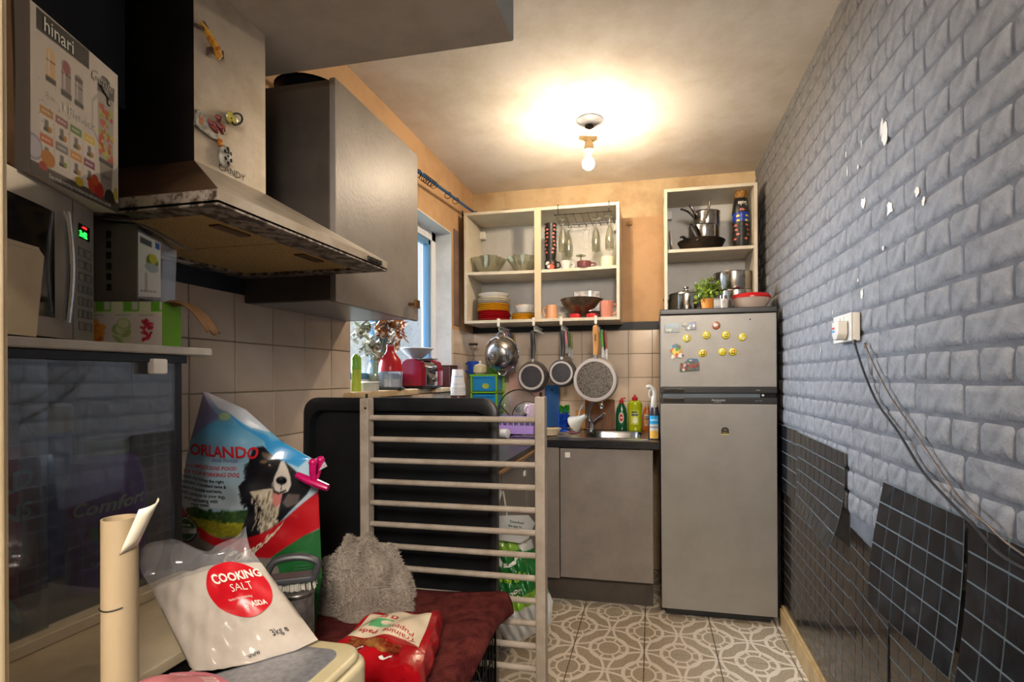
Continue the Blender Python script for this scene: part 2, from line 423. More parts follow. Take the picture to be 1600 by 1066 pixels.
for y0, y1 in ((WY0 + .09, WY0 + .39), (WY0 + .5, WY1 - .09)):
    m = MB(); m.box(gx + .004, gx + .008, y0, y1, WZ0 + .08, WZ1 - .09); m.build('pane', 'window_glass', win, smooth=0)
M('sill_paint', '#c4ad8a', .4, col2='#a98d66', scale=9)
m = MB(); m.box(XL - .13, XL + .045, WY0 - .05, 2.36, WZ0 - .028, WZ0); m.box(XL - .13, XL + .002, 2.36, WY1, WZ0 - .028, WZ0); m.box(XL, XL + .03, 2.60, WY1, WZ0 - .026, WZ0)
m.build('window_sill', 'sill_paint', win, bevel=.006)
# outside
m = MB(); m.box(-6, XL - .2, -3, 9, -.2, -.1); struct(m.build('ground_outside', 'outside_ground', smooth=0))
m = MB(); m.box(-3.6, -3.4, 4.4, 9.5, -.1, 2.3)
struct(m.build('wall_outside', 'outside_render', smooth=0))

# ---------------------------------------------------------------- right wall: embossed brick wallpaper
m = MB(); m.box(XR, XR + .15, -2.7, YB + .15, 0, ZC); wr = struct(m.build('wall_right', 'paper_mortar', smooth=0))
def brick_mesh(wd, ht):
    a, b = wd / 2, ht / 2; r = .009; n = []
    for x, y in rrect(wd, ht, r, 2): n.append((x + random.uniform(-.0022, .0022), y + random.uniform(-.0022, .0022)))
    mb = MB(); k = len(n); dep = .0046
    vs = [(0.0, x, y) for x, y in n] + [(-dep * random.uniform(.75, 1.05), x * (1 - .0045 / a), y * (1 - .0055 / b)) for x, y in n] + [(-dep * 1.1, x * .55, y * .5) for x, y in n]
    fs = [(i, (i + 1) % k, k + (i + 1) % k, k + i) for i in range(k)] + [(k + i, k + (i + 1) % k, 2 * k + (i + 1) % k, 2 * k + i) for i in range(k)] + [tuple(range(2 * k, 3 * k))]
    mb.add(vs, fs); o = mb.build('brick', 'paper_grey', wr, smooth=50); return o
CH, BL, HL = .0722, .196, .098
protos = {'s': [brick_mesh(BL - .009, CH - .009) for _ in range(5)], 'h': [brick_mesh(HL - .008, CH - .009) for _ in range(5)]}
used = set(); far = MB(); spots = []
zt = ZC
k = 0; z = 1.3455
rows = [(1.205 + CH * (q + .5), q) for q in range(-6, 18)]
for zc, q in rows:
    if zc - CH / 2 > ZC - .02: continue
    kind = 's' if q % 2 else 'h'; stp = BL if kind == 's' else HL
    y = 1.048 - .3 + (0 if kind == 'h' else .05)
    while y < YB - .01:
        yc = y + stp / 2
        if zc > .74 and not (yc > 2.75 and zc < 1.52):
            spots.append((yc, zc, kind))
        y += stp
spots.sort(key=lambda s: s[0] + (.8 if s[0] < .98 else 0)); nb = 0
for yc, zc, kind in spots:
    pr = random.choice(protos[kind]); x = XR
    if nb < 296:
        if pr.name not in used: o = pr; used.add(pr.name)
        else: o = pr.copy(); COL.objects.link(o)
        o.location = (x, yc, zc); o.rotation_euler = (random.choice((0, PI)), 0, 0); nb += 1
    else:
        far.add([Vector((x, yc, zc)) + v.co for v in pr.data.vertices], [tuple(p.vertices) for p in pr.data.polygons])
fo = far.build('brick_relief', 'paper_grey', wr, smooth=50); fo['kind'] = 'stuff'
# torn patches where the white backing shows
def torn(px, py, w_, h_, seed, n=11):
    rr = random.Random(seed); c = at(px, py, X=XR - .0065)
    pts = []
    for i in range(n):
        a = 2 * PI * i / n; k = rr.uniform(.45, 1.1)
        pts.append((c.x, c.y - math.cos(a) * w_ * k, c.z + math.sin(a) * h_ * k))
    mb = MB(); mb.add(pts + [(p[0] - .0012, p[1], p[2]) for p in pts], [tuple(range(n - 1, -1, -1)), tuple(range(n, 2 * n))] + [(i, (i + 1) % n, n + (i + 1) % n, n + i) for i in range(n)])
    mb.build('torn_patch', 'torn_white', wr, smooth=0)
for i, a in enumerate([(1382, 208, .018, .045), (1378, 200, .009, .03), (1349, 317, .016, .022), (1390, 326, .022, .022), (1341, 260, .005, .01), (1433, 300, .011, .012), (1443, 314, .007, .014),
          (1347, 460, .014, .022), (1341, 438, .006, .007), (1324, 268, .003, .018), (1283, 547, .004, .016), (1380, 388, .006, .007), (1301, 488, .004, .01), (1346, 225, .002, .012), (1322, 242, .003, .01)]): torn(*a, seed=i)
# skirting
m = MB(); m.box(XR - .02, XR, 1.2, 2.66, 0, .085); m.box(XR - .014, XR, 1.2, 2.66, .085, .1); struct(m.build('baseboard_right', 'skirting', bevel=.004))

# ---------------------------------------------------------------- peel-and-stick mosaic sheets on the lower right wall
M('mosaic_black', '#131416', .2, col2='#2a2d32', scale=18, lo=.45, hi=.8, coat=.25, bump=.04)
M('mosaic_grout', '#5d676b', .5)
M('mosaic_brown', '#1d1714', .2, col2='#37291e', scale=16, lo=.42, hi=.75, coat=.25)
SQ = .0585
def sheet(name, label, y0, y1, z0, z1, lift, mat='mosaic_black', x=XR, top=None, parent=None, far_lift=None):
    """sheet from near edge y0 to far edge y1; lift(s,t) metres off the wall, s from far to near, t from top down"""
    top = top or (lambda s: z1)
    ns = max(1, round((y1 - y0) / SQ)); nt_ = max(1, round((z1 - z0) / SQ)); K = 3
    def P(s, t, e=0.): return Vector((x - .0015 - lift(s, t) - e, y1 + (y0 - y1) * s, top(s) + (z0 - z1) * t))
    mb = MB(); mb.grid(lambda s, t: P(s, t), ns * K, nt_ * K, mi=1)
    g = .036
    for i in range(ns):
        for j in range(nt_):
            s0, s1, t0, t1 = (i + g) / ns, (i + 1 - g) / ns, (j + g) / nt_, (j + 1 - g) / nt_
            mb.grid(lambda a, b: P(s0 + (s1 - s0) * a, t0 + (t1 - t0) * b, .0012), 2, 2, mi=0)
    o = mb.build(name, [mat, 'mosaic_grout'], parent, smooth=50)
    if label: tag(o, label, 'vinyl sheet', 'peeling mosaic sheets on the lower wall')
    return o
fl = lambda s, t: 0.
bump_ = lambda a, c, wd: (lambda s, t: a * math.exp(-((t - c) / wd) ** 2))
sheet('mosaic_sheet', 'brown-black mosaic vinyl sheet low on the brick-papered wall behind the skirting board', 1.80, 2.70, .10, .66, lambda s, t: .012 * (t * s) ** 2, 'mosaic_brown', top=lambda s: .665 - .0 * s)
sheet('mosaic_sheet', 'flat black mosaic vinyl sheet on the papered wall right behind the fridge side', 2.36, 2.74, .665, .985, fl, x=XR - .008)
sheet('mosaic_sheet', 'black mosaic vinyl sheet curling outward at its loose lower corner', 1.815, 2.36, .65, .972, lambda s, t: .004 + .075 * max(0, t - .25) ** 2 * (.25 + s) , x=XR - .008, top=lambda s: .982 - .012 * s)
sheet('mosaic_sheet', 'narrow brown mosaic vinyl strip between the two curling sheets', 1.53, 1.80, .10, .725, lambda s, t: .01 * t, 'mosaic_brown', top=lambda s: .735 - .03 * s)
sheet('mosaic_sheet', 'large black mosaic vinyl sheet bowing off the wall below the trailing cables', 1.165, 1.525, .60, .93, lambda s, t: .006 + .028 * t * t + .022 * (1 - s) * math.sin(PI * t * .8), x=XR - .008, top=lambda s: .935)
sheet('mosaic_sheet', 'glossy black mosaic vinyl sheet stuck flat beneath the large bowing sheet', 1.0, 1.53, .10, .64, fl, 'mosaic_brown')
sheet('mosaic_sheet', 'black mosaic vinyl sheet at the doorway end beyond the curved grey joint', .80, 1.155, .58, .93, lambda s, t: .004 + .03 * t * t, x=XR - .008, top=lambda s: .93)
# ================================================================ furniture
M('steel_brushed', '#a9a7a3', .32, 1., col2='#8f8d89', scale=14, stretch=(1, 1, 12))
M('chrome', '#d5d6d8', .08, 1.)
M('steel_pot', '#b9b7b2', .16, 1., col2='#a39f98', scale=9)
M('steel_worn', '#9a9896', .35, 1., col2='#6f6c68', scale=16)
M('black_plastic', '#111214', .42, col2='#1a1b1d', scale=9)
M('black_gloss', '#0c0d0f', .12)
M('dark_metal', '#2d2b29', .35, .8)
M('brass_dark', '#6f5330', .35, .9)
M('white_melamine', '#c9c0ae', .38, col2='#bdb29d', scale=5)
M('white_back', '#b9b8b4', .5, col2='#aeaca6', scale=4)
M('cream_edge', '#c8b496', .45)
M('grey_door', '#827a73', .4, spec=.3, col2='#787069', scale=6, bump=.06, bscale=80)
M('grey_side_shaded', '#4b443d', .5, col2='#413a34', scale=8)  # door grey darkened: the shade on the cupboard side is put into the colour
M('underside', '#8f8f8f', .3)
M('worktop_black', '#131417', .28, col2='#2b2c30', scale=90, lo=.5, hi=.72)
M('raw_edge', '#8a6642', .8)
M('white_plastic', '#d6d2c8', .35)
M('hood_cream', '#b9ae9e', .34, .35, col2='#a49783', scale=7, bump=.04, bscale=60)
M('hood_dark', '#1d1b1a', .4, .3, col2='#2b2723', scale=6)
M('hood_brown', '#5a4330', .45, .2, col2='#3a2a1c', scale=9)
M('hood_grime', '#9d9184', .5, col2='#3a2d23', scale=38, lo=.44, hi=.56)
def mesh_filter():
    m = M('filter_mesh', '#8f7440', .5, .2); nt = m.node_tree; N = nt.nodes; L = nt.links
    tc = N.new('ShaderNodeTexCoord'); v = N.new('ShaderNodeTexVoronoi'); v.inputs['Scale'].default_value = 210; v.inputs['Randomness'].default_value = .25
    L.new(tc.outputs['Object'], v.inputs['Vector'])
    r = N.new('ShaderNodeValToRGB'); r.color_ramp.elements[0].color = (*lin('#7a6034'), 1); r.color_ramp.elements[1].color = (*lin('#d3b274'), 1)
    r.color_ramp.elements[0].position = .2; r.color_ramp.elements[1].position = .5
    L.new(v.outputs['Distance'], r.inputs[0]); L.new(r.outputs[0], N['Principled BSDF'].inputs['Base Color'])
    b = N.new('ShaderNodeBump'); b.inputs['Strength'].default_value = .5; b.inputs['Distance'].default_value = .003
    L.new(v.outputs['Distance'], b.inputs['Height']); L.new(b.outputs[0], N['Principled BSDF'].inputs['Normal'])
mesh_filter()
def depth(p): return -p[0] * math.sin(TH) + p[1] * math.cos(TH)
def mt(px, p): return px * depth(p) / F             # pixels -> metres at a point

# ---------------------------------------------------------------- ceiling light
c = at(922, 188, Z=ZC)
lamp = thing('ceiling_light', 'bare warm bulb hanging on taped wires from a grey ceiling rose', 'light', (c.x, c.y, ZC))
M('rose_grey', '#8f9096', .45, col2='#7d7e84', scale=10)
m = MB(); m.lathe([(0, 0), (.066, 0), (.066, -.006), (.05, -.016), (.022, -.026), (0, -.026)], 28); m.build('ceiling_rose', 'rose_grey', lamp)
m = MB(); m.lathe([(.02, -.024), (.022, -.034), (.01, -.038), (0, -.038)], 16, TR(-.004, 0, 0)); m.build('terminal_block', 'dark_metal', lamp)
m = MB()
for dx, dy, ex in ((-.006, 0, -.022), (0, .005, -.002), (.006, -.004, .008)): m.tube(bezier([(dx - .004, dy, -.035), (dx, dy, -.05), (ex, dy, -.073)], 5), .0014, 6)
m.build('wire', 'dark_metal', lamp)
M('masking_tape', '#a48a62', .8, col2='#93784f', scale=30)
m = MB(); m.box(-.045, .045, -.008, .008, -.102, -.078, T=RY(.12)); m.build('tape_strip', 'masking_tape', lamp, bevel=.003)
m = MB(); m.lathe([(.0, -.098), (.017, -.098), (.026, -.148), (0, -.148)], 14, RZ(.3) @ TR(-.006, 0, 0)); m.build('tape_wrap', 'masking_tape', lamp)
m = MB(); m.lathe([(.014, -.146), (.0145, -.172), (.012, -.178)], 16, TR(-.008, 0, 0)); m.build('bulb_cap', 'white_plastic', lamp)
bulb = bpy.data.materials.new('bulb_glow'); bulb.use_nodes = True; nt = bulb.node_tree; nt.nodes.remove(nt.nodes['Principled BSDF'])
em = nt.nodes.new('ShaderNodeEmission'); em.inputs[0].default_value = (1.0, .79, .55, 1); em.inputs[1].default_value = 370
nt.links.new(em.outputs[0], nt.nodes['Material Output'].inputs[0]); MATS['bulb_glow'] = bulb
m = MB(); m.lathe([(.0135, -.174), (.016, -.184), (.026, -.196), (.03, -.21), (.027, -.226), (.016, -.237), (0, -.241)], 24, TR(-.009, 0, 0)); m.build('bulb', 'bulb_glow', lamp)
# the lamp of the room behind the camera
hl = bpy.data.lights.new('hall_lamp', 'POINT'); hl.energy = 122; hl.color = (1.0, .90, .79); hl.shadow_soft_size = .3
ho = bpy.data.objects.new('hall_lamp', hl); COL.objects.link(ho); ho.location = (.30, -1.0, 2.2)

# ---------------------------------------------------------------- cooker hood
hood = thing('cooker_hood', 'stained steel chimney cooker hood on the dark wall beside the grey cupboard', 'cooker hood', (XL, 1.0, 1.52))
hx, hy0, hy1 = XL + .472, .727, 1.286
def L_(x, y, z): return (x - XL, y - 1.0, z - 1.52)
zb, zl, zt_ = 1.52, 1.543, 1.668; cx_, cy0, cy1 = -.915, .868, 1.064
m = MB(); b0 = [L_(XL + .002, hy0, zl), L_(hx, hy0, zl), L_(hx, hy1, zl), L_(XL + .002, hy1, zl)]; t0 = [L_(XL + .002, cy0, zt_), L_(cx_, cy0, zt_), L_(cx_, cy1, zt_), L_(XL + .002, cy1, zt_)]
m.add(b0 + t0, [(1, 2, 6, 5), (2, 3, 7, 6)], 0); m.add(b0 + t0, [(0, 1, 5, 4), (3, 0, 4, 7), (4, 5, 6, 7)], 1)
m.build('canopy', ['hood_cream', 'hood_brown'], hood, smooth=0)
m = MB(); f0 = [L_(XL + .002, hy0, zb), L_(hx, hy0, zb), L_(hx, hy1, zb), L_(XL + .002, hy1, zb)]
m.add(f0 + b0, [(1, 2, 6, 5), (2, 3, 7, 6)], 0); m.add(f0 + b0, [(0, 1, 5, 4)], 1)
m.build('front_lip', ['hood_cream', 'hood_grime'], hood, smooth=0)
m = MB()
x0, x1 = XL + .05, hx - .075
for a in ((XL + .002, x0, hy0, hy1), (x1, hx, hy0, hy1), (x0, x1, hy0, hy0 + .04), (x0, x1, hy1 - .04, hy1)): p = L_(a[0], a[2], zb); q = L_(a[1], a[3], zb); m.box(p[0], q[0], p[1], q[1], -.004, .004)
m.build('underside_frame', 'hood_grime', hood, smooth=0)
ym = .985
for ya, yb_ in ((hy0 + .04, ym - .002), (ym + .002, hy1 - .04)):
    p = L_(x0, ya, zb); q = L_(x1, yb_, zb)
    m = MB(); m.box(p[0], q[0], p[1], q[1], .002, .008); fl_ = m.build('grease_filter', 'filter_mesh', hood, smooth=0)
    m = MB(); my = (p[1] + q[1]) / 2; m.box(q[0] - .055, q[0] - .03, my - .04, my + .04, -.0015, .003); m.build('latch', 'brass_dark', fl_, bevel=.001)
p = L_(XL + .02, hy0 + .02, zb); q = L_(XL + .045, hy1 - .2, zb)
m = MB(); m.box(p[0], q[0], p[1], q[1], -.006, .003); m.build('light_strip', 'white_plastic', hood, bevel=.002)
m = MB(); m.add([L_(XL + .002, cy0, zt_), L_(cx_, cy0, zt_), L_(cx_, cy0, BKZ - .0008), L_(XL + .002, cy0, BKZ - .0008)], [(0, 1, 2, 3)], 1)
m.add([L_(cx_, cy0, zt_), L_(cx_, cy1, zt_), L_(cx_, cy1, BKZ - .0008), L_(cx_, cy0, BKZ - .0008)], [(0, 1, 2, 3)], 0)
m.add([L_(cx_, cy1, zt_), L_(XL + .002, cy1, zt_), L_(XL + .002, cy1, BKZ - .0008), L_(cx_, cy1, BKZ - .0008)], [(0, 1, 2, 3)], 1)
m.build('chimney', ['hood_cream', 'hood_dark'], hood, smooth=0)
m = MB()
for k in range(9):
    p = L_(cx_ - .05 - .02 * k, cy0, 2.028); m.box(p[0], p[0] + .006, p[1] - .002, p[1] + .002, p[2] - .02, p[2] + .02)
m.build('vent_slots', 'black_plastic', hood, smooth=0)
m = MB()
for k in range(5):
    p = L_(hx, 1.19 + .014 * k, 1.5315); m.box(p[0], p[0] + .006, p[1] - .005, p[1] + .005, p[2] - .006, p[2] + .006)
m.build('control_buttons', 'dark_metal', hood, bevel=.0015)
m = MB(); o_ = L_(cx_ + .0015, .925, 1.674); text_mesh(m, 'CANDY', .021, lambda x, y: V(o_[0], o_[1] + x, o_[2] + y), shear=.1); m.build('lettering', 'dark_metal', hood, smooth=0)

# magnets on the hood chimney
M('lizard_orange', '#a5571a', .3, col2='#d9a03a', scale=55, lo=.45, hi=.55, coat=.5)
M('mag_dark', '#2f2a2c', .35, col2='#6a4a2c', scale=60); M('mag_red', '#6b1f33', .35, col2='#9c4a2a', scale=50)
M('mag_teal', '#2f6b78', .2, col2='#c9b23c', scale=35, coat=.5); M('shell_black', '#191a1c', .25); M('shell_pale', '#b7b2a4', .4, col2='#6f6a5c', scale=60)
fx = cx_ + .001
def hp(px, py): p = at(px, py, X=fx); return p
def mag(name, label, px, py):
    p = hp(px, py); return thing(name, label, 'fridge magnet', p, group='magnets on the hood chimney')
g = mag('lizard_magnet', 'orange striped lizard magnet high on the hood chimney', 325, 62); G = g.location
def gl(px, py, d=0.): p = hp(px, py); return V(d, p.y - G.y, p.z - G.z)
m = MB(); m.tube([gl(309, 33, .006), gl(315, 44, .008), gl(322, 60, .011), gl(331, 76, .011), gl(336, 88, .010), gl(337, 93, .004)], [.002, .005, .0085, .0095, .008, .003], 10, flat=.8); m.build('body', 'lizard_orange', g)
for a, b_, c_ in (((318, 48), (311, 44), (302, 38)), ((320, 46), (314, 36), (311, 34)), ((327, 76), (321, 77), (322, 86)), ((334, 82), (343, 82), (346, 92))):
    m = MB(); m.tube([gl(*a, .006), gl(*b_, .007), gl(*c_, .003)], [.004, .0035, .0025], 6); m.build('leg', 'mag_dark', g)
g = mag('souvenir_magnet', 'souvenir magnet of a dark framed plaque with a red sea creature and blue-yellow shell', 330, 195); G = g.location
m = MB(); pts = [gl(304, 172), gl(310, 170), gl(338, 212), gl(337, 219), gl(328, 216), gl(302, 196)]; n = len(pts)
m.add(pts + [p + V(.006, 0, 0) for p in pts], [tuple(range(n)), tuple(range(2 * n - 1, n - 1, -1))] + [(i, (i + 1) % n, n + (i + 1) % n, n + i) for i in range(n)]); m.build('plaque', 'shell_pale', g, bevel=.001)
m = MB(); pts = [gl(309, 180, .007), gl(314, 186, .007), gl(312, 197, .007), gl(307, 192, .007)]; m.add(pts, [(0, 1, 2, 3)]); m.build('picture', 'lizard_orange', g, smooth=0)
m = MB()
for a, b_ in (((322, 195), (336, 208)), ((320, 188), (328, 198)), ((333, 180), (340, 190)), ((338, 195), (347, 205)), ((332, 190), (345, 210))): m.tube([gl(*a, .006), gl((a[0] + b_[0]) / 2, (a[1] + b_[1]) / 2, .010), gl(*b_, .005)], [.003, .006, .003], 7)
m.build('sea_creature', 'mag_red', g)
m = MB(); cc = gl(358, 186, .008); m.ball(cc, .016, 12, 8, sc=(.5, 1.15, .9)); m.build('shell', 'mag_teal', g)
m = MB(); m.tube([gl(362 + 9 * math.cos(a), 187 + 9 * math.sin(a), .013) for a in [k * PI / 6 for k in range(-6, 6)]], .0022, 6); m.build('shell_rim', 'shell_black', g)
g = mag('turtle_magnet', 'black and white spotted turtle magnet above the hood lip', 347, 243); G = g.location
m = MB(); cc = gl(349, 245, .004); m.ball(cc, .022, 14, 8, sc=(.45, .72, 1.12), T=Matrix.Identity(4)); m.build('shell', 'shell_pale', g)
m = MB()
for dy, dz in ((0, 0), (.007, .008), (-.007, .008), (.008, -.006), (-.006, -.007), (0, .016), (.001, -.015), (.0, .008)): m.ball(cc + V(.0085, dy, dz), .0042, 7, 5, sc=(.4, 1, 1))
m.build('shell_spots', 'shell_black', g)
m = MB(); m.ball(gl(341, 223, .005), .0075, 8, 6, sc=(.8, .8, 1.2)); m.build('head', 'lizard_orange', g)

# ---------------------------------------------------------------- grey wall cupboard on the left
cup = thing('wall_cupboard', 'grey painted wall cupboard with closed door above the window sill', 'cupboard', (XL, 1.29, 1.445))
m = MB(); m.box(.002, .29, 0, .018, 0, .63, 1); m.box(.002, .29, .492, .51, 0, .63, 1); m.box(.002, .29, .018, .492, 0, .016, 2); m.box(.002, .29, .018, .492, .614, .63, 1); m.box(.002, .01, .018, .492, .016, .614, 1)
m.build('carcass', ['grey_side_shaded', 'grey_side_shaded', 'underside'], cup, bevel=.001, seg=1)
m = MB(); m.box(.292, .311, -.002, .518, -.006, .634); dr = m.build('door', 'grey_door', cup, bevel=.0025)
kp = at(641, 476, X=XL + .311) - V(XL, 1.29, 1.445)
m = MB(); m.tube([(.31, kp.y - .01, kp.z), (.334, kp.y - .008, kp.z)], .006, 10); m.box(.334, .342, kp.y - .016, kp.y + .018, kp.z - .014, kp.z + .016); m.build('knob', 'brass_dark', dr, bevel=.001)
# pan on top of it
c = V(XL + .13, 1.43, 2.0765)
M('enamel_navy', '#14172a', .2, coat=.5)
o = thing('enamel_bowl', 'dark navy enamel bowl on top of the grey wall cupboard', 'bowl', c)
m = MB(); m.lathe([(0, 0), (.05, 0), (.085, .03), (.1, .055), (.104, .058), (.098, .057), (.083, .034), (.05, .006), (0, .006)], 28); m.build('bowl_body', 'enamel_navy', o)
m = MB(); m.lathe([(.1, .054), (.107, .058), (.1, .062)], 28); m.build('rim', 'black_gloss', o)

# ---------------------------------------------------------------- curtain pole
P1, P2 = at(742, 333, X=XL + .085), at(656, 270, X=XL + .085)
d = (P2 - P1); P0 = P1 + d * ((1.44 - P1.y) / d.y); P1e = P1 + d * (-.05)
M('pole_blue', '#1f5488', .3, .4); M('pole_dark', '#1b1c22', .4, .5)
cp = thing('curtain_pole', 'blue metal curtain pole with dark rings along the left wall', 'curtain pole', (XL, P1.y, P1.z)); B = V(XL, P1.y, P1.z)
m = MB(); m.tube([P1e - B, P0 - B], .0085, 12); m.build('pole', 'pole_blue', cp)
m = MB(); m.tube([P0 - B + V(0, .01, 0), P0 - B - V(0, .02, 0)], .012, 12); m.build('finial', 'pole_dark', cp)
for q in (P1 - B, P0 - B + V(0, .06, -.0)):
    m = MB(); m.tube([q, q + V(-.06, 0, -.002), q + V(-.0845, 0, -.01)], .004, 8); m.box(-.0005, .004, q.y - .008, q.y + .008, q.z - .045, q.z + .02); m.tube([q + V(.012, 0, .012), q + V(-.012, 0, -.012)], .0035, 6); m.build('bracket', 'pole_dark', cp)
for px in (653, 661, 664, 667, 671, 674, 678, 700, 712, 476):
    k = (px - 742) / (656 - 742); q = P1 + d * ((lambda y: (y - P1.y) / d.y)(at(px, 300, X=XL + .085).y)) - B
    a = random.uniform(-.35, .35); m = MB(); m.tube([q + V(.019 * math.sin(t), a * .02 * math.cos(t), -.0105 + .019 * math.cos(t)) for t in [2 * PI * i / 18 for i in range(18)]], .0018, 6, closed=True); m.build('ring', 'pole_dark', cp)

# ---------------------------------------------------------------- base units and worktop
WT = .885
u = thing('base_cabinet', 'grey sink base cabinet with one door beside the fridge', 'cabinet', (-.24, 2.69, 0))
m = MB(); m.box(-.34, -.322, .002, .57, .14, .845); m.box(.227, .245, .002, .57, .14, .845); m.box(-.322, .227, .002, .57, .14, .158); m.build('carcass', 'grey_side_shaded', u, smooth=0)
m = MB(); m.box(-.242, .245, -.02, -.001, .15, .84); dr = m.build('door', 'grey_door', u, bevel=.002)
p = at(887, 711, Y=2.668); m = MB(); m.box(p.x + .24 - .014, p.x + .24 + .014, -.028, -.02, p.z - .014, p.z + .014); m.build('knob', 'white_plastic', dr, bevel=.002)
m = MB(); m.box(-.335, -.248, -.016, .002, .14, .845); m.build('filler_panel', 'grey_door', u, bevel=.001)
m = MB(); m.box(-.335, .245, .055, .07, 0, .145); m.build('plinth', 'grey_side_shaded', u, bevel=.001)
for y0, y1, lb in ((0, .418, 'grey base cabinet under the window sill next to the black tray'), (.42, .833, 'grey base cabinet under the window sill between its two neighbours'), (.835, 1.115, 'narrow grey base cabinet in the corner by the sink cabinet')):
    u = thing('base_cabinet', lb, 'cabinet', (XL, 1.56 + y0, 0), group='base cabinets along the left wall'); wd = y1 - y0
    m = MB(); m.box(.01, .57, 0, wd, .14, .845); m.build('carcass', 'grey_side_shaded', u)
    m = MB(); m.box(.571, .59, .003, wd - .003, .15, .84); dr = m.build('door', 'grey_door', u, bevel=.002)
    m = MB(); m.box(.59, .60, wd - .06, wd - .035, .75, .775); m.build('knob', 'white_plastic', dr, bevel=.002)
    m = MB(); m.box(.5, .515, 0, wd, 0, .14); m.build('plinth', 'grey_side_shaded', u)
hx0, hx1, hy0_, hy1_ = -.375, -.045, 2.775, 3.13       # bowl cut-out
wt = thing('worktop', 'black speckled L-shaped laminate worktop around the sink', 'worktop', (XL, 2.7, WT - .038))
m = MB(); f = lambda x0, x1, y0, y1: m.box(x0 - XL, x1 - XL, y0 - 2.7, y1 - 2.7, 0, .038)
f(XL + .006, -.575, 1.54, 2.66); f(XL + .006, hx0, 2.66, YB - .006); f(hx1, .04, 2.66, YB - .006); f(hx0, hx1, 2.66, hy0_); f(hx0, hx1, hy1_, YB - .006)
m.build('top_slab', 'worktop_black', wt, smooth=0)
m = MB(); m.box(-.575 - XL, -.566 - XL, 1.54 - 2.7, 2.63 - 2.7, .001, .012); m.build('chipped_edge', 'raw_edge', wt, smooth=0)

# sink
M('sink_steel', '#a7a5a1', .24, 1., col2='#8d8a86', scale=20)
sk = thing('sink', 'stainless steel inset sink with drainer in the black worktop', 'sink', (-.21, 2.95, WT))
m = MB(); sxr = -.02 + .21; sxl = -.78 + .21; T0 = .0035
bx0, bx1, by0, by1 = hx0 + .21 + .012, hx1 + .21 - .012, hy0_ - 2.95 + .012, hy1_ - 2.95 - .012
f = lambda x0, x1, y0, y1, z0=0.0005, z1=T0: m.box(x0, x1, y0, y1, z0, z1)
f(sxl, bx0, -.21, .215); f(bx1, sxr, -.21, .215); f(bx0, bx1, -.21, by0); f(bx0, bx1, by1, .215); m.build('rim', 'sink_steel', sk, smooth=0)
m = MB(); o_in = rrect(bx1 - bx0, by1 - by0, .07, 5); cxm, cym = (bx0 + bx1) / 2, (by0 + by1) / 2
o_top = rrect(bx1 - bx0 + .004, by1 - by0 + .004, .002, 5)
rings = [[(x + cxm, y + cym, T0) for x, y in o_top], [(x + cxm, y + cym, T0) for x, y in o_in], [(x * .97 + cxm, y * .97 + cym, -.01) for x, y in o_in], [(x * .92 + cxm, y * .92 + cym, -.12) for x, y in o_in], [(x * .8 + cxm, y * .8 + cym, -.15) for x, y in o_in]]
n = len(o_in); vs = sum(rings, []); fs = [(r * n + i, r * n + (i + 1) % n, (r + 1) * n + (i + 1) % n, (r + 1) * n + i) for r in range(4) for i in range(n)] + [tuple(4 * n + i for i in range(n))]
m.add(vs, fs); m.build('basin', 'sink_steel', sk, smooth=40)
m = MB()
for k in range(6): m.tube([(sxl + .05, -.13 + .055 * k, T0), (bx0 - .04, -.13 + .055 * k, T0)], .004, 6)
m.build('drainer_ribs', 'sink_steel', sk)
# tap
p = at(924, 664, Y=3.17); tp = thing('kitchen_tap', 'chrome mixer tap behind the sink basin', 'tap', (p.x, 3.165 - .01, WT + .0037))
m = MB(); m.lathe([(0, 0), (.026, 0), (.026, .008), (.019, .014), (.018, .05), (.02, .06), (0, .062)], 20); m.build('tap_body', 'chrome', tp)
m = MB(); m.tube(bezier([(-.01, 0, .055), (-.012, -.01, .11), (.015, -.03, .17), (.055, -.06, .19), (.075, -.1, .165), (.078, -.11, .14)], 6), [.012] * 30 + [.011], 12); m.build('spout', 'chrome', tp)
m = MB(); m.tube([(.015, -.01, .05), (.04, -.03, .075), (.09, -.06, .11)], [.013, .012, .01], 10, flat=.7); m.build('lever', 'chrome', tp)

# ---------------------------------------------------------------- fridge freezer
M('fridge_silver', '#8e8a84', .38, .25, col2='#87837d', scale=5, bump=.05, bscale=220)
M('fridge_side', '#3c3a38', .5)
M('fridge_black', '#1b1a1a', .35)
M('fridge_gap', '#5b6872', .4)
FY = 2.635
fr = thing('fridge_freezer', 'silver fridge freezer with black trim and magnets beside the papered wall', 'fridge', (.322, FY, 0))
m = MB(); m.box(-.274, .272, .045, .56, .035, 1.535); m.build('body', 'fridge_side', fr, bevel=.004)
m = MB(); m.box(-.278, .278, .0, .56, 1.535, 1.563); m.build('top_cap', 'fridge_black', fr, bevel=.004)
m = MB(); m.box(-.276, .276, 0, .042, 1.168, 1.532); fd = m.build('freezer_door', 'fridge_silver', fr, bevel=.004)
m = MB(); m.box(-.277, .277, -.002, .043, 1.138, 1.168); tr_ = m.build('freezer_trim', 'fridge_black', fr, bevel=.003)
m = MB(); m.box(-.265, .2, .012, .045, 1.117, 1.138); m.build('handle_recess', 'fridge_gap', fr, smooth=0)
m = MB(); m.box(.2, .272, .004, .045, 1.117, 1.138); m.build('thermostat_panel', 'black_gloss', fr, bevel=.002)
m = MB(); m.lathe([(0, 0), (.006, 0), (.005, .006), (0, .006)], 14, TR(.212, .004, 1.128) @ RX(PI / 2)); m.build('thermostat_knob', 'white_plastic', fr)
m = MB(); m.box(-.277, .277, -.002, .043, 1.085, 1.117); m.build('fridge_trim', 'fridge_black', fr, bevel=.003)
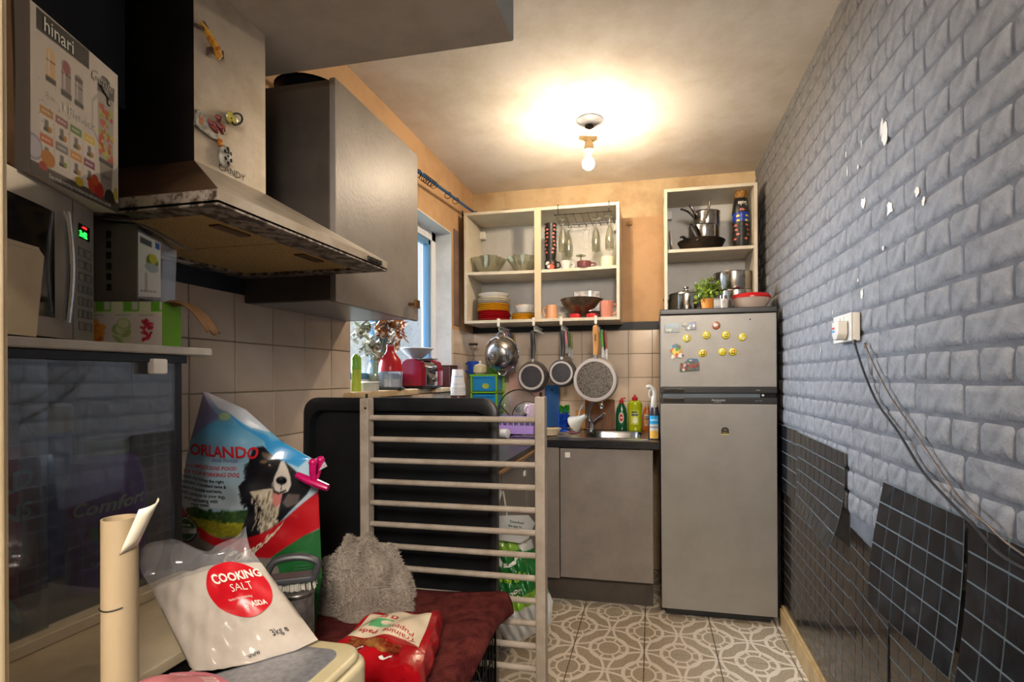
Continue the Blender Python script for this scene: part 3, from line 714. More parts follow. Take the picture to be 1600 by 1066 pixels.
m = MB(); m.box(-.276, .276, 0, .042, .045, 1.085); m.build('fridge_door', 'fridge_silver', fr, bevel=.004)
m = MB(); m.box(-.25, .25, .03, .1, .008, .045); m.build('base_grille', 'black_plastic', fr, smooth=0)
for x in (-.24, .24):
    for y in (.07, .5):
        m = MB(); m.lathe([(0, 0), (.018, 0), (.014, .036), (0, .036)], 12, TR(x, y, 0)); m.build('foot', 'black_plastic', fr)
for x0 in (-.262, ):
    m = MB(); m.box(x0, x0 + .1, -.004, -.001, 1.143, 1.16); m.build('door_grip', 'black_gloss', fr, bevel=.001); m = MB(); m.box(x0, x0 + .1, -.004, -.001, 1.093, 1.113); m.build('door_grip', 'black_gloss', fr, bevel=.001)
M('logo_silver', '#b6b4b0', .3, .6)
fp = lambda x, y, d=-.0035: V(x, d, y)
for tx, sz, ox, oy, sh_ in (('Hotpoint', .0175, -.03, 1.098, .15), ('FIRST EDITION', .0055, -.02, 1.09, 0), ('FFA52', .008, .178, 1.15, 0), ('FROST FREE', .006, .175, 1.099, 0)):
    m = MB(); text_mesh(m, tx, sz, lambda x, y: fp(x + ox, y + oy), shear=sh_); m.build('lettering', 'logo_silver', fr, smooth=0)
p = at(1133, 674, Y=FY); M('sticker_black', '#1c1b14', .4); M('sticker_gold', '#b9a45a', .4)
m = MB(); ol = [(-.018, -.012), (.018, -.012)] + [(.018 * math.cos(a), .004 + .016 * math.sin(a)) for a in [PI * k / 10 for k in range(11)]]
m.prism(ol, 0, .001, TR(p.x - .322, -.0002, p.z) @ RX(PI / 2)); st_ = m.build('sticker', 'sticker_black', fr, smooth=0)
m = MB(); text_mesh(m, 'A+', .012, lambda x, y: fp(p.x - .322 + x - .006, p.z + y + .003, -.0015)); m.box(p.x - .322 - .018, p.x - .322 + .018, -.0016, -.0002, p.z - .018, p.z - .012); text_mesh(m, 'ENERGY', .006, lambda x, y: fp(p.x - .322 + x - .011, p.z + y - .008, -.0015)); m.build('sticker_print', 'sticker_gold', st_, smooth=0)

# ---------------------------------------------------------------- open wall cupboards on the back wall
def open_unit(name, label, x0, x1, y0, z0, z1, shelf_z, post=None, sag=.0):
    o = thing(name, label, 'cupboard', (x0, y0, z0)); wd, ht, dp = x1 - x0, z1 - z0, YB - .007 - y0; t = .018
    m = MB(); m.box(0, t, 0, dp, 0, ht); m.build('side_panel', 'white_melamine', o, bevel=.001, seg=1)
    m = MB(); m.box(wd - t, wd, 0, dp, 0, ht); m.build('side_panel', 'white_melamine', o, bevel=.001, seg=1)
    m = MB(); m.box(t, wd - t, 0, dp, ht - t, ht); m.build('top_panel', 'white_melamine', o, bevel=.001, seg=1)
    m = MB(); m.box(t, wd - t, 0, dp, 0, t); m.build('bottom_panel', 'white_melamine', o, bevel=.001, seg=1)
    m = MB(); m.box(t, wd - t, dp - .008, dp - .002, t, ht - t); m.build('back_panel', 'white_back', o, smooth=0)
    for s in shelf_z:
        m = MB()
        def sh(x, y, z): return (t + (wd - 2 * t) * x, .012 + (dp - .022) * y, s - z0 - sag * math.sin(PI * x) - t * (1 - z))
        m.grid(lambda a, b: sh(a, b, 1), 12, 1); m.grid(lambda a, b: sh(a, b, 0), 12, 1); m.grid(lambda a, b: sh(a, 0, b), 12, 1)
        m.build('shelf', 'white_melamine', o, merge=1e-5)
    if post is not None:
        m = MB(); m.box(post - .02, post + .02, -.001, .018, 0, ht); m.build('centre_post', 'cream_edge', o, bevel=.001)
    m = MB(); m.box(t, t + .035, dp - .05, dp - .012, ht - .1, ht - .05); m.build('hanging_bracket', 'white_plastic', o, bevel=.004)
    m = MB(); m.box(wd - t - .035, wd - t, dp - .05, dp - .012, ht - .1, ht - .05); m.build('hanging_bracket', 'white_plastic', o, bevel=.004)
    return o
CY_ = 2.98
a, b_ = at(725, 420, Y=CY_), at(968, 420, Y=CY_)
CX0, CX1 = max(a.x, XL + .008), b_.x
CZ0, CZ1, CSH = 1.557, 2.247, at(850, 419, Y=CY_).z
pst = at(840, 420, Y=CY_).x - CX0
bc = open_unit('wall_cupboard', 'doorless white double cupboard full of crockery on the back wall', CX0, CX1, CY_, CZ0, CZ1, [CSH], pst, .006)
RX0, RX1 = at(1038, 400, Y=CY_).x, at(1184, 400, Y=CY_).x
RZ1 = at(1100, 291, Y=CY_).z; RSH = at(1110, 386, Y=CY_).z
rc = open_unit('wall_cupboard', 'doorless white cupboard of saucepans above the fridge', RX0, RX1, CY_, 1.575, RZ1, [RSH])
m = MB(); p = at(983, 350, Y=YB - .005); m.box(-.016, .016, -.012, .004, -.01, .01); m.tube([(0, -.012, 0), (0, -.02, 0)], .004, 8); o = m.build('hinge_plate', 'brass_dark', None, bevel=.001, loc=(p.x, YB - .008, p.z)); tag(o, 'small rusty hinge plate screwed to the bare wall beside the open cupboard', 'hinge')
print('cup', CX0, CX1, CSH, 'rc', RX0, RX1, RZ1, RSH)
# ================================================================ things in the cupboards
M_clear('clear_glass', '#dfe2d6', .22, haze=.10, hcol='#8f8970'); M_clear('cut_glass', '#e3e6da', .22, haze=.18, hcol='#b5b09a')
for n, c_, r in (('plate_red', '#a3141c', .25), ('plate_yellow', '#d19a1f', .3), ('plate_cream', '#cfc7b2', .3), ('plate_grey', '#a9a9ac', .3), ('china_white', '#d8d5cf', .22), ('mug_maroon', '#6a3a3a', .35), ('mug_cream', '#cfd0b4', .35),
                  ('mug_peach', '#d09a76', .35), ('mug_pink', '#c8806c', .4), ('owl_blue', '#22304f', .5), ('cup_black', '#1d1c1a', .4), ('cup_pink', '#c56a5a', .5), ('cup_blue', '#16379c', .35), ('cup_yellow', '#d8c52c', .4), ('cup_gold', '#a8752a', .4), ('lid_red', '#b01216', .3),
                  ('pan_dark', '#2a241f', .4), ('herb_green', '#5d7a1f', .6), ('herb_light', '#8fa632', .6), ('jar_label', '#c9822a', .5), ('bowl_pinkish', '#c9b3a2', .4)): M(n, c_, r)
M('bronze_bowl', '#7d6d58', .35, .85, col2='#5e4f3d', scale=12); M('foil_tin', '#7d7874', .35, .2, col2='#453f3c', scale=30)
M('pan_burnt', '#3b2e23', .42, .5, col2='#221a14', scale=14)
zb_ = CZ0 + .018
def spot(px, Y, z): return V(at(px, 500, Y=Y).x, Y, z)
# --- plates: one mesh per kind, copied
def plate_profile(r, h): return [(0, .002), (r * .55, .002), (r * .62, 0), (r * .95, h * .8), (r, h), (r * .985, h + .002), (r * .92, h * .8 + .002), (r * .6, .006), (0, .006)]
def plate_stack(px, Y, z, seq, group, where):
    c = spot(px, Y, z); zz = z
    for i, (mat_, r, h, step, lab) in enumerate(seq):
        r *= (1.0, .975, 1.012)[i % 3]
        o = thing('dinner_plate' if 'bowl' not in lab else 'bowl', lab, 'plate' if 'bowl' not in lab else 'bowl', (c.x + random.uniform(-.003, .003), c.y + random.uniform(-.002, .002), zz), group=group)
        mb = MB(); mb.lathe(plate_profile(r, h), 32); mb.build('dish', mat_, o)
        mb = MB(); mb.lathe([(r * .5, .0), (r * .58, -.0003), (r * .6, .004), (r * .5, .004)], 24); mb.build('foot_ring', mat_, o); zz += step
    return zz
R = .108; lab = 'in the tall plate stack'
seq = [('plate_red', R, .016, .0118, 'red dinner plate ' + lab + ' of the open cupboard')] * 5 + [('plate_yellow', R * .97, .015, .0118, 'yellow dinner plate ' + lab + ', resting above the red ones')] * 4 + \
      [('plate_grey', R * .95, .016, .012, 'pale grey plate ' + lab + ', above the yellow ones')] * 1 + [('plate_cream', R * .97, .016, .012, 'cream plate ' + lab + ', just under its top bowl')] * 2 + [('china_white', R * .92, .034, .034, 'wide white shallow bowl topping the tall plate stack')]
plate_stack(772, 3.11, zb_, seq, 'plates in the tall stack', '')
R2 = .085
seq = [('plate_yellow', R2, .014, .0095, 'small yellow side plate in the short plate stack')] * 4 + [('plate_grey', R2, .014, .011, 'small grey side plate on the yellow side plates')] + [('china_white', R2 * .8, .05, .034, 'white cereal bowl on the short stack of side plates')] + [('plate_yellow', R2 * .82, .016, .01, 'small yellow shallow bowl nested on the white cereal bowl')]
plate_stack(820, 3.12, zb_, seq, 'plates in the short stack', '')
# --- glass bowls
def faceted_bowl(px, Y, z, r, h, n, label, rot=0., mat_='cut_glass'):
    o = thing('glass_bowl', label, 'bowl', spot(px, Y, z), rot)
    def prof(k, rr): return [(rr * .42 * (1 if k else 1), 0), (rr * .5, .004), (rr * .72, h * .45), (rr * .98, h)]
    mb = MB()
    for s_ in (1., .965):
        mb.grid(lambda u_, v_: (lambda ri, zi, wob: ((ri * wob) * math.cos(2 * PI * u_) * s_, (ri * wob) * math.sin(2 * PI * u_) * s_, zi + (.0 if s_ == 1 else .003)))(*(np.interp(v_, [0, .1, .5, 1], [r * .42, r * .5, r * .74, r]), np.interp(v_, [0, .1, .5, 1], [0, .004, h * .5, h]), 1 + .1 * math.cos(n * 2 * PI * u_) * v_)), 48, 6, wrap=True)
    mb.build('bowl_wall', mat_, o)
    mb = MB(); mb.lathe([(0, 0), (r * .42, 0), (r * .42, .005), (0, .005)], 24); mb.build('bowl_base', mat_, o); return o
zs = CSH - .004
faceted_bowl(764, 3.10, zs, .108, .103, 4, 'wide flared glass bowl at the end of the upper cupboard shelf', .4)
faceted_bowl(766, 3.10, zs + .03, .07, .085, 8, 'small ribbed glass bowl nested in the wide flared one', .1)
faceted_bowl(819, 3.11, zs, .105, .10, 10, 'leaf-edged glass bowl beside the centre post of the cupboard', 0)
# --- tray on top
o = thing('serving_dish', 'shallow steel serving dish upside down on top of the crockery cupboard', 'dish', spot(793, 3.13, CZ1 + .0005)); mb = MB(); mb.lathe([(.118, 0), (.122, .003), (.1, .016), (.06, .036), (0, .042)], 36); mb.build('dish_body', 'steel_worn', o); mb = MB(); mb.lathe([(.115, .0), (.125, .002), (.115, .005)], 36); mb.build('rim', 'pan_dark', o)
# --- black cup tower
def cup_stack(px, Y, z, items, r, step, h, group):
    c = spot(px, Y, z)
    for i, (mat_, lab, spots) in enumerate(items):
        o = thing('cup', lab, 'cup', (c.x, c.y, z + step * i), random.uniform(0, 6), group=group)
        mb = MB(); mb.lathe([(0, 0), (r * .78, 0), (r * .8, .003), (r, h), (r * 1.03, h), (r * 1.03, h - .004), (r * .99, h - .005)], 24); mb.lathe([(r * .97, h), (r * .77, .004), (0, .004)], 24); mb.build('cup_wall', mat_, o)
        if spots:
            for k in range(2):
                mb = MB()
                a = o.rotation_euler.z; b = -PI / 2 - a + (k - .5) * 1.3 + random.uniform(-.3, .3); rr = r * (.80 + .2 * .78)
                mb.add([((rr + .0015) * math.cos(b + dx), (rr + .0015) * math.sin(b + dx), h * .72 + dz) for dx, dz in ((-.2, -.004), (.2, -.005), (.22, .004), (0, .007), (-.2, .004))], [(0, 1, 2, 3, 4)])
                mb.build('printed_motif', spots, o, smooth=0)
items = [('cup_black', 'black paper cup with pink motifs in the cupboard cup tower', 'cup_pink')] * 8
c0 = spot(861, 3.06, zs)
o = thing('picture_mug', 'black mug with a white and red picture under the cup tower', 'mug', c0); mb = MB(); mb.lathe([(0, 0), (.036, 0), (.038, .004), (.038, .062), (.036, .064), (.035, .058), (.034, .006), (0, .006)], 24); mb.build('mug_body', 'cup_black', o)
P = Paint(24, 20, '#1c1a1a'); P.ell(.3, .7, .2, .2, '#d8d2cc'); P.ell(.62, .3, .28, .28, '#b5432e'); P.ell(.4, .35, .12, .2, '#e0d8d0'); P.ell(.75, .75, .12, .12, '#8a4a3a'); P.line([(.1, .2), (.6, .8)], .04, '#202020')
M_print('print_matt', .55); M_print('print_gloss', .22, coat=.2)
printed('picture', lambda a, b: (.0386 * math.cos(-PI / 2 - 1 + 2 * a), .0386 * math.sin(-PI / 2 - 1 + 2 * a), .005 + .052 * b), P, 'print_matt', o)
mb = MB(); mb.tube(bezier([(.036, -.012, .05), (.058, -.02, .045), (.06, -.02, .02), (.037, -.012, .014)], 5), .0045, 8); mb.build('handle', 'cup_black', o)
cup_stack(861, 3.06, zs + .065, items, .037, .0235, .06, 'cups in the black cup tower')
# --- glasses
def flute(px, Y, ztop, label, h=.2, r=.027):
    o = thing('champagne_flute', label, 'glass', spot(px, Y, ztop), group='flutes on the glass rack'); mb = MB()
    mb.lathe([(0, 0), (.03, 0), (.03, -.002), (.005, -.006), (.004, -.05), (.008, -.062), (.019, -.09), (r, -.14), (r * .95, -h)], 20); mb.build('bowl_and_stem', 'clear_glass', o); 
    mb = MB(); mb.lathe([(r * .95, -h), (r * .97, -h - .001), (r * .93, -h - .001)], 20); mb.build('rim', 'cut_glass', o)
zr = CZ1 - .018 - .045
for px, Y, lb in ((880, 3.02, 'beside the black cup tower, at the front of the rack'), (889, 3.15, 'beside the black cup tower, at the back of the rack'), (932, 3.06, 'over the gap between the maroon and cream mugs'), (953, 3.03, 'next to the cupboard side above the cream mug')): flute(px, Y, zr, 'clear upside-down champagne flute ' + lb)
rk = thing('glass_rack', 'wire stemware rack hooked under the cupboard top', 'rack', spot(915, 3.0, CZ1 - .02)); bx = rk.location
for px in (868, 883, 896, 908, 919, 932, 944, 955):
    x = spot(px, 3.0, 0).x - bx.x; mb = MB(); mb.tube([(x, .0, -.024), (x + .004, .12, -.040), (x + .006, .22, -.040), (x + .006, .23, -.025)], .0016, 6); mb.build('rail', 'dark_metal', rk)
x0 = spot(866, 3, 0).x - bx.x; x1 = spot(958, 3, 0).x - bx.x
for y in (.004, .22): mb = MB(); mb.tube([(x0, y, -.026), (x1, y, -.026)], .0018, 6); mb.build('cross_wire', 'dark_metal', rk)
for x in (x0 + .03, x1 - .02): mb = MB(); mb.tube([(x, -.004, -.026), (x, -.028, -.018), (x, -.028, .026), (x, .01, .0275)], .0018, 6); mb.build('hook', 'dark_metal', rk)
o = thing('cocktail_glass', 'small cocktail glass standing upside down between the flutes', 'glass', spot(908, 3.16, zs)); mb = MB(); mb.lathe([(.036, 0), (.03, .03), (.006, .055), (.004, .1), (.012, .104), (.032, .108), (.032, .111), (0, .112)], 22); mb.build('bowl_and_stem', 'clear_glass', o); mb = MB(); mb.lathe([(.029, .107), (.034, .109), (.029, .112)], 22); mb.build('foot', 'cut_glass', o)
# --- small crockery
def mug(name, label, px, Y, z, r, h, mat_, ang=0., cat='mug', taper=.9, group=None):
    o = thing(name, label, cat, spot(px, Y, z), ang, group); mb = MB()
    mb.lathe([(0, 0), (r * taper, 0), (r * taper * 1.02, .003), (r, h), (r * .96, h + .001), (r * .92, h - .003), (r * taper * .9, .006), (0, .006)], 24); mb.build('mug_body', mat_, o)
    mb = MB(); mb.tube(bezier([(r * .95, 0, h * .82), (r * 1.45, 0, h * .78), (r * 1.5, 0, h * .4), (r * .92, 0, h * .2)], 5), .005, 8); mb.build('handle', mat_, o); return o
mug('teacup', 'white teacup tilted beside the black cup tower', 884, 3.03, zs, .036, .048, 'china_white', .6, 'cup', .55)
mug('mug', 'wide maroon mug on the upper cupboard shelf', 913, 3.02, zs + .0, .044, .038, 'mug_maroon', .1)
mug('mug', 'pale cream mug with a dark strip at the end of the upper shelf', 949, 3.03, zs, .042, .06, 'mug_cream', 2.2)
mug('mug', 'tall peach mug on the lower cupboard shelf', 862, 3.04, zb_, .034, .085, 'mug_peach', 3.3, taper=1.1)
mug('glass_tumbler', 'small grey-white cup behind the peach mug', 878, 3.14, zb_, .03, .04, 'plate_cream', 1.0, 'cup')
o = thing('metal_bowl', 'large bronze-grey metal bowl on red lids in the cupboard', 'bowl', spot(909, 3.10, zb_ + .03)); mb = MB(); mb.lathe([(0, 0), (.05, 0), (.1, .035), (.125, .075), (.13, .092), (.126, .092), (.12, .075), (.095, .038), (.045, .005), (0, .005)], 36); mb.build('bowl_wall', 'bronze_bowl', o)
mb = MB(); mb.lathe([(.126, .09), (.134, .093), (.126, .096)], 36); mb.build('rolled_rim', 'bronze_bowl', o)
o = thing('foil_box', 'grey foil-wrapped box lying in the metal bowl', 'box', spot(917, 3.09, zb_ + .045), .15); mb = MB(); mb.box(-.08, .08, -.045, .045, 0, .122); mb.build('box_body', 'foil_tin', o, bevel=.004); mb = MB(); mb.box(.01, .025, -.047, .047, -.0, .124); mb.build('band', 'china_white', o, smooth=0)
for px, Y, lb in ((899, 3.02, 'low red plastic tub under the metal bowl, beside the peach mug'), (925, 3.03, 'low red plastic tub under the metal bowl, beside the pink mug')):
    o = thing('plastic_tub', lb, 'tub', spot(px, Y, zb_), group='red lids'); mb = MB(); mb.prism(rrect(.066, .066, .015), 0, .024); mb.build('lid_body', 'lid_red', o, bevel=.004); mb = MB(); mb.prism(rrect(.045, .045, .01), .024, .0285); mb.build('raised_top', 'lid_red', o, bevel=.002)
o = mug('owl_mug', 'pink rounded mug with a navy ruffled back edge', 948, 3.03, zb_, .04, .098, 'mug_pink', .2, taper=.85)
mb = MB()
for k in range(7): mb.ball((.02 + .008 * math.sin(k * 2), .036, .012 + .0145 * k), .013, 8, 6, sc=(1, .6, 1))
mb.build('ruffle', 'owl_blue', o)

# ---------------------------------------------------------------- cupboard above the fridge
def pot(name, label, px, Y, z, r, h, mat_='steel_pot', lid=False, loops=True, group=None, ang=0.):
    o = thing(name, label, 'pot', spot(px, Y, z), ang, group); mb = MB()
    mb.lathe([(0, 0), (r * .97, 0), (r, .006), (r, h), (r * 1.025, h + .002), (r * 1.02, h + .004), (r * .97, h), (r * .96, .01), (0, .008)], 40); mb.build('pot_body', mat_, o)
    if loops:
        for s_ in (-1, 1): mb = MB(); mb.tube(bezier([(s_ * r, -.035, h * .75), (s_ * (r + .03), -.02, h * .8), (s_ * (r + .03), .02, h * .8), (s_ * r, .035, h * .75)], 5), .0045, 8); mb.build('side_handle', mat_, o)
    if lid:
        mb = MB(); mb.lathe([(r * 1.02, h + .003), (r * 1.0, h + .01), (r * .6, h + .024), (0, h + .03)], 40); l_ = mb.build('lid', mat_, o); mb = MB(); mb.lathe([(.006, h + .028), (.006, h + .042), (.018, h + .046), (.016, h + .054), (0, h + .056)], 16); mb.build('lid_knob', mat_, l_)
    return o
rz0 = 1.5935
o = thing('frying_pan', 'dark burnt frying pan at the bottom of the saucepan pile', 'pan', spot(1096, 3.10, RSH)); mb = MB(); mb.lathe([(0, 0), (.105, 0), (.128, .045), (.136, .06), (.132, .06), (.12, .044), (.1, .006), (0, .006)], 36); mb.build('pan_body', 'pan_burnt', o); mb = MB(); mb.tube(bezier([(-.09, -.095, .05), (-.11, -.12, .065), (-.12, -.135, .06)], 4), .011, 8, flat=.6); mb.build('handle', 'black_plastic', o)
def saucepan(label, px, Y, z, r, h, hp_, mat_, hr=.009, hm='steel_pot'):
    o = thing('saucepan', label, 'pan', spot(px, Y, z), group='pile of saucepans'); mb = MB(); mb.lathe([(0, 0), (r * .97, 0), (r, .005), (r, h), (r * 1.04, h + .003), (r * .97, h), (r * .96, .008), (0, .008)], 36); mb.build('pan_body', mat_, o)
    mb = MB(); q = bezier(hp_, 6); mb.tube(q, [hr] * (len(q) - 1) + [hr * 1.15], 10, flat=.75); hd = mb.build('handle', hm, o); mb = MB(); mb.ball(q[-1], hr * .6, 8, 5); mb.build('handle_end', 'black_plastic', hd); return o
saucepan('middle steel saucepan with a black drooping handle in the pile above the frying pan', 1100, 3.10, RSH + .061, .088, .082, [(-.05, -.07, .07), (-.075, -.1, .07), (-.055, -.115, .02), (-.04, -.118, -.02)], 'steel_pot', .013, 'black_plastic')
saucepan('upper steel saucepan with upright tubular handle on the pile', 1105, 3.10, RSH + .148, .074, .078, [(-.01, -.07, .03), (0, -.085, .07), (.008, -.098, .125)], 'steel_pot')
saucepan('small steel saucepan nested inside the upper one with slanting handle', 1100, 3.10, RSH + .16, .06, .07, [(-.05, -.04, .03), (-.055, -.085, .045), (-.085, -.1, .09)], 'steel_pot')
saucepan('smallest saucepan with a handle reaching to the cupboard side', 1098, 3.11, RSH + .172, .05, .066, [(-.05, -.03, .03), (-.085, -.05, .06), (-.125, -.07, .072)], 'steel_worn', .008)
o = thing('dinner_plate', 'yellow-edged plate standing against the side of the saucepan cupboard', 'plate', (RX0 + .032, 3.06, RSH + .064), rot=(0, PI / 2 - .12, 0)); mb = MB(); mb.lathe([(0, 0), (.05, 0), (.064, .008), (.062, .011), (.05, .004), (0, .004)], 28); mb.build('dish', 'plate_grey', o); mb = MB(); mb.lathe([(.058, .006), (.0642, .0085), (.06, .012)], 28); mb.build('rim', 'plate_yellow', o)
# cup tower (upside-down lettering)
T_ = [('cup_black', 'black paper cup with a red motif in the cup tower above the fridge', 'cup_pink')] * 4 + [('cup_blue', 'blue paper cup with a yellow mark in the cup tower', 'cup_yellow')] * 2
cup_stack(1158, 3.07, RSH, T_, .046, .026, .07, 'cups in the blue-banded tower')
c = spot(1158, 3.07, RSH + .026 * 5 + .0715)
o = thing('cup', 'black upside-down cup with white lettering on the blue-banded tower', 'cup', c); mb = MB(); mb.lathe([(.048, 0), (.049, .003), (.036, .082), (.034, .085), (0, .085)], 24); mb.build('cup_wall', 'cup_black', o)
mb = MB(); text_mesh(mb, 'Sola', .034, lambda x, y: (lambda zz, a: V((.0492 - .0130 * zz / .082) * math.sin(a), -(.0492 - .0130 * zz / .082) * math.cos(a), zz))(.062 - y, -(x - .033) / .043), bold=.02); mb.build('lettering', 'china_white', o, smooth=0)
mb = MB(); mb.add([(.0486 * math.sin(a), -.0486 * math.cos(a), z) for a, z in ((-.25, .008), (.2, .006), (.3, .014), (0, .02), (-.3, .016))], [(0, 1, 2, 3, 4)]); mb.build('printed_motif', 'cup_pink', o, smooth=0)
o = thing('cup', 'gold-brown patterned cup topping the blue-banded tower', 'cup', c + V(0, 0, .0855)); P = Paint(60, 12, '#7a5220'); P.speck('#d9a53a', 90, .018, .9, asp=.3); P.speck('#3a2412', 60, .014, .8, asp=.3)
printed('cup_wall', lambda a, b: ((.036 - .004 * b) * math.cos(2 * PI * a), (.036 - .004 * b) * math.sin(2 * PI * a), .05 * b), P, 'print_matt', o); mb = MB(); mb.lathe([(.032, .05), (.031, .056), (0, .056)], 24); mb.build('cup_base', 'cup_gold', o)
# lower compartment
pot('stock_pot', 'steel stock pot with lid beside the potted herb', 1072, 3.10, rz0, .098, .105, lid=True)
pot('casserole', 'lower steel casserole of the stacked pair above the fridge', 1149, 3.10, rz0, .105, .115, group='stacked casseroles', ang=.5)
pot('casserole', 'upper steel casserole of the stacked pair above the fridge', 1146, 3.10, rz0 + .121, .11, .1, group='stacked casseroles', ang=-.2)
ft = 1.5635
def spotf(px, Y): return V(at(px, 480, Y=Y).x, Y, ft)
o = thing('potted_herb', 'leafy green parsley in an orange-labelled jar on the fridge', 'plant', spotf(1106, 2.74)); mb = MB(); mb.lathe([(0, 0), (.03, 0), (.036, .06), (.033, .06), (.028, .004), (0, .004)], 20); mb.build('jar', 'jar_label', o)
leaf = [(0, 0, 0), (.006, -.002, .004), (.011, 0, .013), (.005, .001, .019), (0, 0, .023), (-.006, .001, .018), (-.01, 0, .012), (-.006, -.002, .004)]
mb = MB(); ms = MB()
for k in range(190):
    a = random.uniform(0, 2 * PI); e = random.uniform(-.7, 1.4); d = random.uniform(.02, .082)
    p = V(math.cos(a) * math.cos(e) * d, math.sin(a) * math.cos(e) * d * .8, .085 + math.sin(e) * d * .9)
    mb.add(leaf, [tuple(range(8))], random.choice((0, 0, 1)), TR(p) @ RZ(random.uniform(0, 6)) @ RX(random.uniform(-1.2, 1.2)))
    if k % 5 == 0: ms.tube([(p.x * .2, p.y * .2, .04), p], .001, 4)
lf = mb.build('foliage', ['herb_green', 'herb_light'], o, smooth=0); lf['kind'] = 'stuff'; ms.build('stems', 'herb_green', o)
o = thing('spice_jar', 'small white labelled jar behind the red-lidded bowl', 'jar', spotf(1130, 2.86)); mb = MB(); mb.lathe([(0, 0), (.024, 0), (.024, .07), (.02, .076), (0, .076)], 20); mb.build('jar_body', 'china_white', o); mb = MB(); mb.lathe([(.022, .074), (.022, .092), (0, .092)], 20); mb.build('jar_lid', 'steel_pot', o)
mb = MB()
for k, s_ in enumerate('3i8'): text_mesh(mb, s_, .018, lambda x, y: V(.0245 * math.sin((x - .005) / .0245), -.0245 * math.cos((x - .005) / .0245), .05 - .017 * k + y))
mb.build('lettering', 'cup_black', o, smooth=0)
o = thing('small_box', 'little grey and white carton beside the herb jar', 'box', spotf(1120, 2.72), .1); mb = MB(); mb.box(-.017, .017, -.014, .014, 0, .058); mb.build('box_body', 'plate_grey', o, bevel=.002); mb = MB(); mb.box(-.0172, .0172, -.0145, -.0138, .02, .05); mb.build('label', 'china_white', o, smooth=0)
o = thing('serving_bowl', 'pinkish white bowl with a red lid on the fridge', 'bowl', spotf(1173, 2.78)); mb = MB(); mb.lathe([(0, 0), (.06, 0), (.078, .02), (.096, .055), (.098, .058), (.094, .056), (.074, .022), (0, .006)], 36); mb.build('bowl_body', 'bowl_pinkish', o); mb = MB(); mb.lathe([(.1, .057), (.1, .064), (.088, .08), (.05, .086), (0, .087)], 36); mb.build('lid', 'lid_red', o)

# ---------------------------------------------------------------- magnets on the fridge
M('emoji_yellow', '#d8c41e', .3, coat=.3); M('emoji_ink', '#2a2008', .5); M('emoji_red', '#b3271a', .5); M('emoji_white', '#e5e0d4', .4); M('orange_glaze', '#9c4a1c', .3, coat=.3)
def emoji(px, py, face, label):
    p = at(px, py, Y=FY); o = thing('emoji_magnet', label, 'fridge magnet', (p.x, FY, p.z), group='round magnets on the freezer door')
    mb = MB(); mb.lathe([(0, 0), (.0195, 0), (.0195, .005), (.016, .011), (0, .0135)], 28, RX(PI / 2)); mb.build('disc', 'emoji_yellow', o)
    ink = MB(); red = MB(); wh = MB(); dz = lambda x, y: -.0142 + ((x * x + y * y) / .0195 ** 2) * .0068
    def q(x, y): return V(x, dz(x, y), y)
    def dot(b, x, y, r, ry=None): b.add([q(x + r * math.cos(a), y + (ry or r) * math.sin(a)) for a in [2 * PI * k / 10 for k in range(10)]], [tuple(range(10))])
    def arc(b, x, y, r, a0, a1, wd): 
        A = [a0 + (a1 - a0) * k / 8 for k in range(9)]
        b.add([q(x + (r - wd) * math.cos(a), y + (r - wd) * math.sin(a)) for a in A] + [q(x + (r + wd) * math.cos(a), y + (r + wd) * math.sin(a)) for a in A], [(k, k + 1, k + 10, k + 9) for k in range(8)])
    def heart(x, y, s_): red.add([q(x + s_ * a, y + s_ * b) for a, b in ((0, -1), (.9, 0), (1, .5), (.6, .9), (0, .5), (-.6, .9), (-1, .5), (-.9, 0))], [tuple(range(8))])
    if face == 'love': heart(-.0075, .006, .0055); heart(.0075, .006, .0055); arc(ink, 0, -.002, .0085, PI + .2, 2 * PI - .2, .0022)
    elif face == 'grin': arc(ink, -.007, .003, .004, .3, PI - .3, .001); arc(ink, .007, .003, .004, .3, PI - .3, .001); dot(wh, 0, -.007, .008, .0045); arc(ink, 0, -.004, .0095, PI + .2, 2 * PI - .2, .001)
    elif face == 'wink': dot(ink, -.006, .005, .0024); arc(ink, .007, .004, .004, .3, PI - .3, .001); arc(ink, -.001, -.001, .0085, PI + .4, 2 * PI - .4, .0012); dot(wh, -.002, -.006, .004, .0025)
    elif face == 'side': dot(ink, -.003, .007, .0024); dot(ink, -.006, -.006, .0024); arc(ink, .003, 0, .0085, -1.1, 1.1, .0012)
    else: dot(ink, -.006, .004, .0024, .003); dot(ink, .006, .004, .0024, .003); arc(ink, 0, -.001, .0085, PI + .3, 2 * PI - .3, .0012)
    for b, n_, mt_ in ((ink, 'face_lines', 'emoji_ink'), (red, 'heart_eyes', 'emoji_red'), (wh, 'teeth', 'emoji_white')):
        if b.v: b.build(n_, mt_, o, smooth=0)
emoji(1073, 529, 'grin', 'yellow grinning face magnet beside the dark car magnet'); emoji(1104, 524, 'wink', 'yellow winking face magnet upright'); emoji(1134, 524, 'smile', 'yellow smiling face magnet with two round eyes'); emoji(1160, 527, 'grin', 'yellow laughing face magnet toward the papered wall')
emoji(1098, 552, 'love', 'yellow heart-eyed face magnet on its own in the lower row'); emoji(1129, 550, 'side', 'yellow face magnet turned sideways'); emoji(1145, 550, 'love', 'yellow heart-eyed face magnet touching the sideways face')
